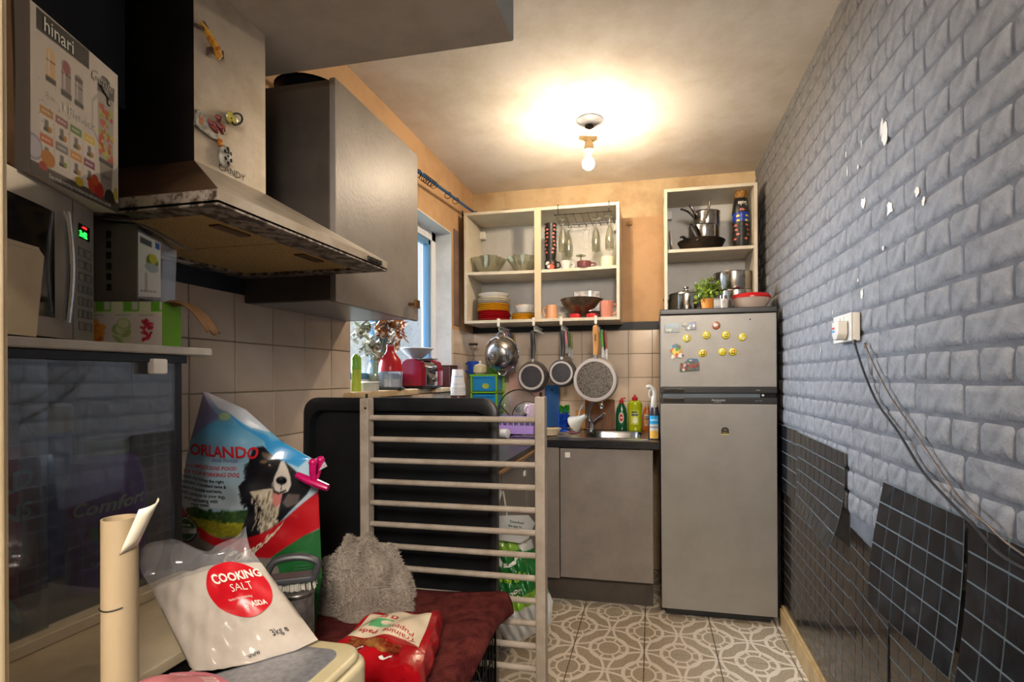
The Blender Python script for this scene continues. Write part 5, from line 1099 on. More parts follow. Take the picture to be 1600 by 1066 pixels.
# ---------------------------------------------------------------- window sill
SZ = WZ0
def sspot(px, X=XL - .04): p = at(px, 600, X=X); return V(X, p.y, SZ + .0005)
def hpx(px_h, c): return px_h * depth(c) / F
c = sspot(557, XL - .02); o = thing('tall_bottle', 'lime green and pale yellow tall bottle at the near end of the sill', 'bottle', c); h = hpx(58, c); r = .019; mb = MB(); mb.lathe([(0, 0), (r, 0), (r, h * .58)], 20); mb.build('lower_half', 'label_lime', o); mb = MB(); mb.lathe([(r, h * .58), (r * 1.02, h * .6), (r, h * .9), (r * .5, h), (0, h)], 20); mb.build('upper_half', 'bottle_lime', o)
c = sspot(578, XL + .005); o = thing('plastic_tub', 'low white plastic tub on the sill under the dried flowers', 'tub', c); mb = MB(); mb.lathe([(0, 0), (.036, 0), (.039, .035), (.041, .037), (.037, .037), (.035, .004), (0, .004)], 26); mb.build('tub_body', 'tub_white', o); mb = MB(); mb.lathe([(.038, .034), (.042, .036), (.038, .04)], 26); mb.build('rim', 'china_white', o)
c = sspot(587, XL - .085); o = thing('dried_flowers', 'glass jar of wilted grey and orange dried flowers on the sill', 'flowers', c); mb = MB(); mb.lathe([(0, 0), (.036, 0), (.038, .01), (.036, .1), (.028, .12), (.03, .128)], 24); mb.build('jar', 'bottle_clear', o)
mb = MB(); mb.lathe([(0, .004), (.033, .004), (.033, .07), (0, .07)], 20); mb.build('soil', 'leaf_grey', o)
ms = MB(); leafm = {k: MB() for k in ('leaf_grey', 'leaf_orange', 'leaf_green', 'leaf_pale')}
lf6 = [(0, 0, 0), (.009, 0, .012), (.008, .003, .026), (0, .005, .04), (-.008, .003, .026), (-.009, 0, .012)]
def put_leaf(p, mat_, s_): leafm[mat_].add([(x * s_, y * s_, z * s_) for x, y, z in lf6], [tuple(range(6))], 0, TR(p) @ RZ(random.uniform(0, 6.3)) @ RX(random.uniform(.4, 2.6)))
for px, py, n_, mix in ((562, 520, 10, 'gp'), (568, 512, 8, 'gn'), (575, 535, 16, 'gp'), (582, 540, 16, 'gp'), (577, 548, 12, 'gp'), (590, 515, 12, 'po'), (597, 511, 10, 'o'), (605, 505, 12, 'po'), (612, 512, 10, 'po'), (618, 502, 8, 'po'), (621, 516, 8, 'o'), (624, 523, 10, 'o'), (610, 535, 10, 'gp'), (616, 545, 8, 'po'), (600, 528, 10, 'gp'), (588, 555, 10, 'gp'), (626, 510, 5, 'o')):
    q = at(px, py, X=XL - .085) - o.location; mid = V(q.x * .3 + random.uniform(-.02, .02), q.y * .4, .1 + (q.z - .1) * .6); ms.tube(bezier([(0, 0, .02), mid, q], 5), .0015, 5)
    for k in range(2 * n_ + 6):
        ch = random.choice(mix); p = q + V(random.uniform(-.02, .02), random.uniform(-.028, .028), random.uniform(-.03, .02)); put_leaf(p, {'g': 'leaf_grey', 'p': 'leaf_pale', 'o': 'leaf_orange', 'n': 'leaf_green'}[ch], random.uniform(.6, 1.35))
ms.build('stems', 'leaf_green', o)
for k, b in leafm.items():
    if b.v: x = b.build('dry_leaves', k, o, smooth=0); x['kind'] = 'stuff'
c = sspot(610, XL - .015); o = thing('food_chopper', 'red mini food chopper with a clear bowl on the sill', 'food chopper', c, .3)
mb = MB(); mb.prism(rrect(.12, .12, .02), 0, .012); mb.build('base', 'black_plastic', o, bevel=.003)
mb = MB(); mb.lathe([(.05, .012), (.054, .02), (.056, .085), (.054, .087)], 30); mb.build('clear_bowl', 'clear_plastic', o)
mb = MB(); mb.lathe([(0, .013), (.014, .013), (.01, .05), (.008, .075), (0, .075)], 16); mb.build('blade_hub', 'china_white', o)
mb = MB(); mb.lathe([(0, .086), (.055, .086), (.055, .1), (.048, .14), (.03, .165), (.019, .18), (.017, .205), (.0, .206)], 30); mb.build('motor_head', 'processor_red', o); mb = MB(); mb.lathe([(.018, .203), (.018, .213), (0, .214)], 20); mb.build('button', 'knife_pink', o)
c = sspot(661, XL - .025); o = thing('toaster', 'dark red toaster with polished chrome front on the window sill', 'toaster', c, -.12); tl, tw, th_ = .26, .13, .155       # long side along the sill
prof = [(-tw / 2, .012), (tw / 2, .012), (tw / 2, th_ - .05), (tw / 2 - .012, th_ - .015), (tw / 2 - .04, th_), (-tw / 2 + .04, th_), (-tw / 2 + .012, th_ - .015), (-tw / 2, th_ - .05)]
for y0, y1, mt_, nm in ((-.115, -.07, 'toaster_red', 'end_shell'), (-.0695, .05, 'chrome', 'chrome_wrap'), (.0505, .1, 'toaster_red', 'end_shell')):
    mb = MB(); k_ = 1.0 if mt_ == 'toaster_red' else .96; mb.add([(x * k_, y, z * (k_ if z > .05 else 1)) for y in (y0, y1) for x, z in prof], [tuple(range(7, -1, -1)), tuple(range(8, 16))] + [(i, (i + 1) % 8, 8 + (i + 1) % 8, 8 + i) for i in range(8)]); mb.build(nm, mt_, o, bevel=.004)
mb = MB(); mb.box(-tw / 2 + .005, tw / 2 - .005, -.1, .09, 0, .013); mb.build('base', 'black_plastic', o, bevel=.002)
for x_ in (-.0235, .0235): mb = MB(); mb.box(x_ - .0115, x_ + .0115, -.06, .04, th_ - .004, th_ - .0015); mb.build('slot', 'cup_black', o, smooth=0)
mb = MB(); mb.lathe([(0, 0), (.012, 0), (.01, .01), (0, .01)], 16, TR(tw / 2 - .001, .02, .045) @ RY(PI / 2)); mb.build('browning_dial', 'steel_worn', o); mb = MB(); mb.box(tw / 2 - .002, tw / 2 + .018, -.03, .0, .09, .1); mb.build('lever', 'cup_black', o, bevel=.002)
c2 = c + V(.0, -.075, th_ - .003); o = thing('scale_bowl', 'wide shallow grey bowl resting on the toaster', 'bowl', c2 + V(0, 0, .0055)); mb = MB(); mb.lathe([(0, 0), (.03, 0), (.06, .025), (.085, .05), (.087, .052), (.083, .052), (.056, .027), (.028, .004), (0, .004)], 34); mb.build('bowl_wall', 'plate_grey', o); mb = MB(); mb.lathe([(.083, .05), (.089, .052), (.083, .055)], 34); mb.build('rim', 'china_white', o)
o = thing('loaf_rack', 'dark slatted rack lying on the chrome of the toaster', 'rack', c + V(0, .05, th_ - .001)); mb = MB()
for k in range(5): mb.tube([(-.04 + .02 * k, -.03, .004), (-.04 + .02 * k, .04, .004)], .0028, 6)
mb.tube([(-.045, -.03, .007), (.045, -.03, .007)], .003, 6); mb.tube([(-.045, .04, .007), (.045, .04, .007)], .003, 6); mb.build('wires', 'steel_worn', o)
c = sspot(698, XL - .03); o = thing('storage_box', 'dark maroon glossy storage box at the far end of the sill', 'box', c); mb = MB(); mb.prism(rrect(.1, .12, .012), 0, hpx(32, c)); mb.build('box_body', 'maroon_box', o, bevel=.003); mb = MB(); mb.prism(rrect(.104, .124, .013), hpx(32, c), hpx(32, c) + .006); mb.build('lid', 'maroon_box', o, bevel=.002)
# ================================================================ foreground: crate, gate, tray
M('gate_wood', '#9c9184', .5, col2='#8a7e70', scale=14, bump=.05, bscale=60); M('wire_black', '#0e0e0f', .4, .3)
M('burgundy', '#5d2a25', .95, col2='#43191a', scale=30, bump=.5, bscale=220, spec=.1); M('tray_black', '#0f1012', .36, col2='#17181a', scale=6, bump=.06, bscale=120)
gy = 1.385
gl_, gr_ = at(573, 640, Y=gy).x, at(845, 640, Y=gy).x; gtop = at(573, 622, Y=gy).z
g = thing('cot_side', 'pale wooden cot side with horizontal rungs standing on end before the black tray', 'cot side', (gl_, gy, 0)); gw = gr_ - gl_
m = MB(); m.box(-.0145, .0145, -.017, .017, 0, gtop); m.build('rail', 'gate_wood', g, bevel=.004)
m = MB(); m.box(gw - .0145, gw + .0145, -.017, .017, 0, gtop + .006); m.build('rail', 'gate_wood', g, bevel=.004)
z = at(573, 653, Y=gy).z; k = 0
while z > .05:
    m = MB(); m.tube([(.012, 0, z), (gw - .012, 0, z)], .0085, 12); m.build('rung', 'gate_wood', g); z -= .0637
for x in (0, gw): m = MB(); m.lathe([(0, 0), (.004, 0), (.004, .012), (0, .013)], 8, TR(x, 0, gtop + (.006 if x else 0))); m.build('dowel_pin', 'dark_metal', g)
m = MB(); m.lathe([(0, 0), (.0035, 0), (.0035, .001), (0, .001)], 10, TR(.006, -.0172, gtop - .03) @ RX(PI / 2)); m.build('screw_hole', 'cup_black', g)
# tray
ty = 1.455; tx0, tx1 = at(472, 700, Y=ty).x, at(775, 700, Y=ty).x; tz = at(600, 622, Y=ty).z
tr0 = thing('crate_tray', 'large black plastic dog crate tray standing on edge behind the cot side', 'tray', ((tx0 + tx1) / 2, ty, 0), rot=(-.02, 0, 0)); tw = tx1 - tx0
def ringtray():
    m = MB(); o1 = [(x, y + tz / 2) for x, y in rrect(tw, tz, .05, 6)]; o2 = [(x * .965, (y) * .965 + tz / 2) for x, y in rrect(tw, tz, .05, 6)]; o3 = [(x * .93, y * .93 + tz / 2) for x, y in rrect(tw, tz, .05, 6)]; o4 = [(x * .915, y * .915 + tz / 2) for x, y in rrect(tw, tz, .05, 6)]; n = len(o1)
    R_ = [[(x, .012, y) for x, y in o1], [(x, -.014, y) for x, y in o1], [(x, -.02, y) for x, y in o2], [(x, -.016, y) for x, y in o3], [(x, .008, y) for x, y in o4]]
    vs = sum(R_, []); fs = [(a * n + i, a * n + (i + 1) % n, (a + 1) * n + (i + 1) % n, (a + 1) * n + i) for a in range(4) for i in range(n)]
    m.add(vs, fs); return m, [(x, .008, y) for x, y in o4], [(x, .012, y) for x, y in o1]
m, inner, outer = ringtray(); m.build('raised_rim', 'tray_black', tr0, smooth=50)
m = MB(); m.add(inner, [tuple(range(len(inner)))]); m.add(outer, [tuple(range(len(outer)))]); m.build('tray_floor', 'tray_black', tr0, smooth=0)
# crate
cx0, cx1, cy0_, cy1_, cz = -1.16, -.425, .865, 1.335, .605
cr = thing('dog_crate', 'black wire dog crate under the burgundy blanket', 'dog crate', ((cx0 + cx1) / 2, (cy0_ + cy1_) / 2, 0)); ox, oy = (cx0 + cx1) / 2, (cy0_ + cy1_) / 2; hx_, hy_ = (cx1 - cx0) / 2, (cy1_ - cy0_) / 2
def panel(name, P0, ex, ez, wd, ht, nv, nh, door=False):
    P0 = V(*P0); ex = V(*ex); ez = V(*ez); m = MB()
    for k in range(nv + 1): m.tube([P0 + ex * (wd * k / nv), P0 + ex * (wd * k / nv) + ez * ht], .0018 if k % nv else .0032, 5)
    for k in range(nh + 1): m.tube([P0 + ez * (ht * k / nh), P0 + ez * (ht * k / nh) + ex * wd], .0026, 6)
    if door:
        for r_ in (.1, .07): m.tube([P0 + ex * (wd * .5 + r_ * math.cos(a)) + ez * (ht * .82 + r_ * math.sin(a) * 1.0 - .06) + ex.cross(ez) * .004 for a in [PI * q / 12 for q in range(13)]], .0022, 6)
    return m.build(name, 'wire_black', cr)
panel('side_panel', (hx_, -hy_, .012), (0, 1, 0), (0, 0, 1), 2 * hy_, cz - .012, 18, 4, True); panel('side_panel', (-hx_, -hy_, .012), (0, 1, 0), (0, 0, 1), 2 * hy_, cz - .012, 18, 4)
panel('end_panel', (-hx_, -hy_, .012), (1, 0, 0), (0, 0, 1), 2 * hx_, cz - .012, 24, 4); panel('end_panel', (-hx_, hy_, .012), (1, 0, 0), (0, 0, 1), 2 * hx_, cz - .012, 24, 4)
panel('roof_panel', (-hx_, -hy_, cz), (1, 0, 0), (0, 1, 0), 2 * hx_, 2 * hy_, 24, 4); m = MB(); m.box(-hx_ + .01, hx_ - .01, -hy_ + .01, hy_ - .01, 0, .012); m.build('floor_pan', 'black_plastic', cr, bevel=.003)
m = MB(); m.box(hx_ + .001, hx_ + .012, .08, .1, .34, .39); m.build('door_latch', 'dark_metal', cr, bevel=.002)
# blanket over the crate
BZ = cz + .0045
def blanket(a, b):
    x = cx0 + .02 + (cx1 - cx0 - .005) * min(a / .86, 1.); y = cy0_ - .01 + (cy1_ - cy0_ + .015) * b; over = max(0, (a - .86) / .14)
    w_ = .5 + .5 * math.sin(y * 23 + 1.2); edge = max(0, min(1, (a - .6) / .26)); z = BZ + .003 + edge * edge * (.012 * w_ + .006) + .0015 * math.sin(x * 60) * math.sin(y * 47)
    if over: x += .012 + .02 * math.sin(over * PI / 2) * (.6 + .6 * w_); z -= over ** 1.4 * (.055 + .03 * math.sin(y * 9 + .5))
    return (x, y, z)
m = MB(); m.grid(blanket, 70, 48); bl = m.build('crate_blanket', 'burgundy', None, smooth=80)
so = bl.modifiers.new('thick', 'SOLIDIFY'); so.thickness = .004; so.offset = 1
tag(bl, 'burgundy fleece blanket draped over the dog crate', 'blanket')
SB = BZ + .0092                                     # resting height on the blanket
# grey fluffy throw
M('fluff', '#8f857a', .95, col2='#7a6f64', scale=12, spec=.05); M('fluff_tips', '#a1968a', .95, col2='#857a6e', scale=20, spec=.05)
c = at(566, 935, Z=.70); thr = thing('fluffy_throw', 'crumpled grey fluffy throw heaped on the crate beside the dog food bag', 'throw', (c.x - .085, 1.22, SB)); rr = random.Random(3)
fold = [(rr.uniform(-1, 1), rr.uniform(-1, 1), rr.uniform(-1, 1), rr.uniform(0, 6)) for _ in range(9)]
def lump(a, b):
    th = 2 * PI * a; ph = PI * .5 * b; d = V(math.cos(th) * math.cos(ph), math.sin(th) * math.cos(ph), math.sin(ph))
    s_ = 1 + sum(.05 * math.sin(4.2 * (d.x * f[0] + d.y * f[1] + d.z * f[2]) * 1.7 + f[3]) for f in fold) + .05 * math.sin(9 * d.x + 6 * d.z)
    ta = .95 - .12 * d.x + .07 * math.sin(14 * d.x + 5 * d.y)
    return V(d.x * .138 * s_, d.y * .095 * s_, max(0, d.z) ** .8 * .165 * s_ * ta)
m = MB(); m.grid(lump, 64, 28, wrap=True); m.build('throw_body', 'fluff', thr, smooth=80)
m = MB()
for k in range(15000):
    a, b = random.random(), random.random() ** 1.3; p = lump(a, b); q = lump(a + .004, b); s_ = lump(a, min(1, b + .01)); n_ = (q - p).cross(s_ - p)
    n_ = n_.normalized() if n_.length > 1e-9 else V(0, 0, 1)
    if n_.dot(p - V(0, 0, .05)) < 0: n_ = -n_
    d = (n_ + V(random.uniform(-.9, .9), random.uniform(-.9, .9), random.uniform(-.9, .5))).normalized() * random.uniform(.005, .011); sd_ = d.orthogonal().normalized() * .0011
    if p.z + d.z < .001: continue
    m.add([p - sd_, p + sd_, p + d], [(0, 1, 2)])
x = m.build('pile', 'fluff_tips', thr, smooth=0); x['kind'] = 'stuff'

# ---------------------------------------------------------------- puppy pad pack
M('pack_red', '#a30f18', .22, col2='#8a0a12', scale=9, bump=.35, bscale=26, coat=.3); M('foil_bronze', '#8a2a1c', .2, .6, col2='#c98a4a', scale=26)
pa = at(577, 948, Z=.70); pb = at(686, 944, Z=.70); pd = at(520, 1000, Z=.70); pc = at(655, 1035, Z=.70); pk = thing('puppy_pad_pack', 'red plastic pack of puppy pads with a cream label lying on the crate blanket', 'pack', (pa + pc) / 2 - V(0, 0, .70 - SB - .007)); O = pk.location
def packtop(a, b, e=0.):       # a left->right along the far edge, b far->near
    p = (pa * (1 - a) + pb * a) * (1 - b) + (pd * (1 - a) + pc * a) * b; bul = .02 * math.sin(PI * a) * math.sin(PI * b)
    return V(p.x - O.x, p.y - O.y, .058 + bul + .003 * math.sin(a * 15 + b * 9) + e)
def packbot(a, b):
    p = packtop(a, b); c_ = V(0, 0, 0); ax, bx_ = 4 * a * (1 - a), 4 * b * (1 - b); return V(p.x * 1.0, p.y * 1.0, .0 + .03 * (1 - min(1, 3 * ax)) * 0)
m = MB(); m.grid(packtop, 26, 22); m.grid(packbot, 26, 22)
for f1 in (lambda a, t: (a, 0), lambda a, t: (a, 1), lambda a, t: (0, a), lambda a, t: (1, a)):
    def side(a, t, f1=f1):
        aa, bb = f1(a, t); p = packtop(aa, bb); q = packbot(aa, bb); c_ = p * (1 - t) + q * t; out = V(p.x, p.y, 0).normalized() * (.012 * math.sin(PI * t) + .003 * math.sin(a * 22) * math.sin(PI * t)); return c_ + out
    m.grid(side, 26, 6)
m.build('wrapper', 'pack_red', pk, merge=1e-4, smooth=60)
M('ink_red', '#9c1c20', .5); M('label_cream', '#cfc0a8', .55)
P = Paint(110, 90, '#c9bba2'); P.rect(0, 1, .92, 1, '#bdae94')
for k in range(3): u_ = .12 + .16 * k; P.rect(u_, u_ + .1, .62, .73, '#9c1c20'); P.ell(u_ + .05, .68, .025, .03, '#d8cbb4'); P.squiggle(u_, u_ + .1, .585, .01, '#9a5a50', 5)
P.rect(.05, .52, .42, .56, '#4f9a64'); P.rect(.2, .52, .3, .42, '#4f9a64'); P.ell(.44, .45, .09, .07, '#c9bba2'); P.rect(.4, .5, .33, .38, '#7ab58a')
for k in range(9): P.squiggle(.6, .93, .70 - .045 * k, .012, '#b08a80', 9, .6)
P.poly([(.35, .0), (.5, .06), (.8, .12), (1, .02), (1, 0)], '#8a1a18')
printed('label', lambda a, b: packtop(.06 + .86 * a, .09 + .66 * (1 - b), .0012), P, 'print_matt', pk)
m = MB(); text_mesh(m, 'Training', .024, lambda x, y: packtop(.86 - x * 5.2, .62 + y * 3.6, .002), bold=.01); text_mesh(m, 'Puppy', .024, lambda x, y: packtop(.82 - x * 5.2, .70 + y * 3.6 - .16, .002), bold=.01); m.build('lettering', 'ink_red', pk, smooth=0)
m = MB(); text_mesh(m, 'Pads', .026, lambda x, y: packtop(.40 - x * 5.2, .62 + y * 3.6, .002), bold=.02); m.build('lettering', 'ink_red', pk, smooth=0)
m = MB(); m.grid(lambda a, b: packtop(.12 + .62 * a, .77 + .13 * b, .0015 + .002 * math.sin(a * 31) * math.sin(b * 17)), 30, 8); m.build('foil_window', 'foil_bronze', pk)
for u0, v0 in ((.2, .93), (.55, .95)):
    m = MB(); m.tube([packtop(u0 + .12 * q / 5, v0 + .02 * math.sin(q), .002) for q in range(6)], .004, 6, flat=.3); m.build('printed_swirl', 'china_white', pk)

# ---------------------------------------------------------------- dog food bag (front seen square on)
BT = 1.2
c, s_ = at(262, 985, t=BT), at(490, 985, t=BT); org = V((c.x + s_.x) / 2, (c.y + s_.y) / 2, SB); bag = thing('dog_food_bag', 'tall clipped bag of dog food with a border collie picture on the crate', 'bag', org)
ys = [613, 640, 690, 716, 760, 850, 900, 1012]; xl = [318, 311, 297, 291, 284, 272, 267, 262]; xr = [323, 384, 440, 487, 497, 501, 503, 490]
fwd = V(-math.sin(TH), math.cos(TH), 0)
ZB0, ZB1 = 1012, 613
zmin = at(380, 1012, t=BT).z
def bagp(px, py, back=0., e=0.):
    l, r = np.interp(py, ys, xl), np.interp(py, ys, xr); a = min(1, max(0, (px - l) / (r - l))); b = (ZB0 - py) / (ZB0 - ZB1)
    env = max(0, math.sin(PI * a)) ** .7 * max(0, math.sin(PI * min(1, max(.0, b * .92 + .06)))) ** .6; cr_ = .006 * math.sin(px * .09 + py * .05) * env + .003 * math.sin(px * .05 - py * .11) * env
    p = at(px, py, t=BT) - org; off = (-.035 * env + cr_ - e) if not back else (.10 * env * (1.2 - .7 * b) + cr_)
    q = p + fwd * off; q.z = max(q.z, .0); return q
def bag_ab(a, b):
    py = ZB0 + (ZB1 - ZB0) * b; l, r = np.interp(py, ys, xl), np.interp(py, ys, xr); return l + (r - l) * a, py
NU, NV = 150, 220
P = Paint(NU, NV); pyg = ZB0 + (ZB1 - ZB0) * P.v; lx, rx_ = np.interp(pyg, ys, xl), np.interp(pyg, ys, xr); pxg = lx + (rx_ - lx) * P.u; P.u, P.v = pxg, -pyg     # paint in photo coordinates, v up
def K(*pts): return [(250 + x / 3.807, -(600 + y / 3.807)) for x, y in pts]
P.c[:] = P.h('#8fa6b5')
P.grad(-613, '#b9a6b4', -665, '#4f93b8'); P.grad(-665, '#4f93b8', -720, '#86a9bd'); P.grad(-720, '#8fb0c2', -790, '#a9b5bc')
P.poly(K((160, 300), (270, 50), (330, 140), (380, 200), (300, 250), (200, 330)), '#7d6a90', .75)
P.poly(K((300, 60), (430, 70), (660, 290), (560, 260), (430, 170), (380, 150)), '#c3c3c8', .85)
P.poly(K((430, 175), (560, 270), (680, 320), (890, 440), (840, 490), (760, 460), (670, 400), (640, 340), (520, 260)), '#2a86bd')
P.ell(250 + 408 / 3.807, -(600 + 195 / 3.807), 9, 6, '#9fb78a'); P.poly(K((180, 730), (260, 712), (330, 742), (420, 750), (470, 735), (570, 730), (570, 805), (330, 800), (220, 785)), '#2c4a26')
for k in range(60): P.ell(250 + random.uniform(190, 560) / 3.807, -(600 + random.uniform(735, 795) / 3.807), 3, 2.2, random.choice(['#1f3a1c', '#3a5a2c', '#2a4420']))
P.poly(K((215, 775), (330, 795), (560, 805), (540, 895), (440, 890), (330, 870), (250, 835)), '#8f8a24')
for k in range(140): P.ell(250 + random.uniform(230, 545) / 3.807, -(600 + random.uniform(790, 885) / 3.807), 2.2, .9, random.choice(['#a39a2c', '#77801f', '#b0a53a', '#66751c']))
P.rect(200, 520, -1030, -832, '#6f6963')
dog = K((585, 385), (610, 370), (645, 368), (675, 395), (720, 435), (770, 465), (830, 515), (875, 560), (905, 610), (885, 650), (830, 710), (760, 790), (700, 850), (640, 890), (522, 892), (545, 820), (568, 740), (565, 680), (520, 590), (560, 560), (568, 470)); P.poly(dog, '#15151a')
for k in range(70): a_ = random.uniform(0, 1); x0_, y0_ = 575 + 10 * a_, 450 + 230 * random.random(); P.line([(250 + x0_ / 3.807, -(600 + y0_ / 3.807)), (250 + (x0_ - random.uniform(15, 45)) / 3.807, -(600 + (y0_ + random.uniform(15, 45)) / 3.807))], .8, '#17171c')
P.poly(K((590, 620), (690, 610), (760, 650), (745, 760), (700, 830), (650, 865), (640, 830), (655, 740), (620, 690)), '#b3a792')
for k in range(120): x0_, y0_ = random.uniform(600, 740), random.uniform(625, 830); P.line([(250 + x0_ / 3.807, -(600 + y0_ / 3.807)), (250 + (x0_ - 6) / 3.807, -(600 + (y0_ + 28) / 3.807))], .7, random.choice(['#d0c6b2', '#8f836c', '#3a342c', '#c0b49c']))
P.poly(K((742, 455), (758, 452), (782, 500), (800, 545), (806, 590), (790, 628), (752, 640), (712, 622), (698, 585), (708, 545), (730, 500)), '#c2bab0'); P.ell(250 + 660 / 3.807, -(600 + 452 / 3.807), 5, 2.2, '#8a6a44', .8); P.ell(250 + 700 / 3.807, -(600 + 590 / 3.807), 2.2, 5, '#8f8880', .7)
P.ell(250 + 748 / 3.807, -(600 + 566 / 3.807), 8.4, 6.2, '#0d0d10'); P.line(K((748, 585), (748, 622)), .5, '#2a2624'); P.ell(250 + 744 / 3.807, -(600 + 556 / 3.807), 2.6, 1.4, '#4a4a50'); P.ell(250 + 693 / 3.807, -(600 + 476 / 3.807), 3.4, 2.6, '#3a2a1c'); P.ell(250 + 690 / 3.807, -(600 + 473 / 3.807), 1.1, .9, '#c9c9cf'); P.ell(250 + 800 / 3.807, -(600 + 505 / 3.807), 2.4, 2.2, '#3a2a1c')
P.poly(K((704, 622), (752, 640), (790, 628), (780, 668), (746, 700), (708, 690)), '#141216'); P.poly(K((705, 636), (758, 640), (756, 690), (732, 716), (708, 694)), '#b8706a'); P.poly(K((790, 640), (850, 650), (840, 700), (790, 720), (765, 690)), '#7a6a64', .6); P.line(K((705, 625), (735, 640), (775, 622)), 1.2, '#0d0d10'); P.poly(K((640, 400), (690, 405), (705, 428), (660, 432)), '#7a6a4c', .6)
P.poly(K((130, 700), (160, 735), (200, 775), (260, 835), (330, 872), (440, 898), (560, 893), (680, 852), (780, 782), (860, 705), (960, 622), (965, 850), (870, 892), (760, 962), (685, 1015), (520, 975), (400, 935), (280, 905), (255, 850), (190, 800), (130, 810)), '#a8141c')
P.poly(K((975, 850), (870, 892), (780, 950), (690, 1015), (735, 1080), (800, 1560), (975, 1560)), '#1f5a2c')
for k in range(22): P.squiggle(250 + (830 - (k % 2) * 10) / 3.807, 250 + 900 / 3.807, -(600 + (985 + 20 * k) / 3.807), 1.1, '#7f9c84', 7, .6)
cx_s, cy_s = 250 + 185 / 3.807, -(600 + 852 / 3.807)
P.ell(cx_s, cy_s, 20, 20, '#15171a'); P.ell(cx_s, cy_s, 17.5, 17.5, '#b9b9b0'); P.ell(cx_s, cy_s, 16, 16, '#1f4a2a'); P.rect(cx_s - 18, cx_s + 18, cy_s - 6, cy_s + 2, '#c3c3bb')
P.u = P.v = None
M_print('print_bag', .3, bump=.12, bscale=22, coat=.25)
printed('front_panel', lambda a, b: bagp(*bag_ab(a, b)), P, 'print_bag', bag)
M('bag_blue', '#2477a8', .3, bump=.2, bscale=22, coat=.2)
m = MB(); m.grid(lambda a, b: bagp(*bag_ab(a, b), back=1), 24, 40); m.build('back_panel', 'bag_blue', bag)
for nm, tx, sz, x, y, mat_, sh_, bo, sxx in (('lettering', 'ORLANDO', 24, 301, 709, 'ink_red2', 0, .03, .96), ('lettering', 'DOG FOOD', 7, 342, 718.5, 'ink_purple', .15, 0, 1.05), ('lettering', 'A COMPLETE DOG FOOD', 7.8, 295, 728.5, 'ink_red2', .2, .02, .93), ('lettering', 'FOR YOUR WORKING DOG.', 8.2, 288, 738, 'ink_red2', .2, .02, .93)):
    M('ink_red2', '#b3202a', .4); M('ink_purple', '#5a3a7a', .4); m = MB(); text_mesh(m, tx, sz, lambda u, v: bagp(x + u, y - v + u * .045, e=.0022), shear=sh_, bold=bo, sx=sxx); m.build(nm, mat_, bag, smooth=0)
for k, tx in enumerate(('Orlando dog food has the right', 'combination of excellent taste &', 'balance of essential nutrients,', 'which contribute to your dog\'s', 'overall well-being with', 'every meal.')):
    m = MB(); xoff = (284, 284, 285, 286, 292, 310)[k]; text_mesh(m, tx, 7.2, lambda u, v: bagp(xoff + u, 744.5 + 8.1 * k - v + u * .09, e=.0022), bold=.02, sx=.86 if k < 4 else .9); m.build('lettering', 'cup_black', bag, smooth=0)
m = MB(); text_mesh(m, 'Complete', 26, lambda u, v: (lambda ang, t_: bagp(360 + t_ * math.cos(ang) + v * math.sin(ang) * .9, 876 - t_ * math.sin(ang) - v * math.cos(ang) + .0, e=.0022))(.16 + u * .0040, u), bold=.03, shear=.15, sx=1.02); m.build('lettering', 'label_cream', bag, smooth=0)
for tx, dy, sz, mt_ in (('Intertek', -5.5, 6, 'label_cream'), ('INDEPENDENTLY', 1, 3.6, 'cup_black'), ('TESTED', 4.8, 5, 'cup_black')):
    m = MB(); text_mesh(m, tx, sz, lambda u, v: bagp(cx_s + u, -cy_s + dy - v, e=.0022), align='CENTER', bold=.02); m.build('lettering', mt_, bag, smooth=0)
# bag clip
M('clip_pink', '#b3105a', .25)
p0 = at(488, 752, t=BT - .045); ck = thing('bag_clip', 'bright magenta bag clip on the folded corner of the dog food bag', 'clip', p0); q = lambda px, py, d=0.: at(px, py, t=BT - .045 - d) - p0
m = MB(); m.tube([q(464, 742), q(480, 750), q(500, 758), q(513, 763)], [.009, .0115, .0115, .009], 12, flat=.8); m.build('jaw', 'clip_pink', ck)
m = MB(); m.tube([q(464, 742, -.03), q(490, 752, -.03), q(513, 762, -.03)], [.008, .01, .008], 12, flat=.8); m.build('jaw', 'clip_pink', ck)
for a_, d in (((489, 723), .008), ((501, 719), -.025)): m = MB(); m.tube([q(492, 752, d * .2), q(488 if d > 0 else 496, 740, d), q(*a_, d)], [.006, .007, .0085], 10); m.ball(q(*a_, d), .0095, 10, 8); m.build('finger_tab', 'clip_pink', ck)
m = MB(); m.tube([q(496, 750, .008), q(514, 758, .006)], .0022, 6); m.build('spring', 'chrome', ck)
fl2 = MB(); w0 = [at(478, 722, t=BT), at(502, 713, t=BT - .01), at(511, 729, t=BT - .03), at(496, 737, t=BT - .025)]; fl2.add([p - org for p in w0] + [p - org + fwd * .002 for p in w0], [(0, 1, 2, 3), (7, 6, 5, 4), (0, 1, 5, 4), (1, 2, 6, 5), (2, 3, 7, 6), (3, 0, 4, 7)]); fl2.build('folded_corner', 'plate_grey', bag, smooth=0)
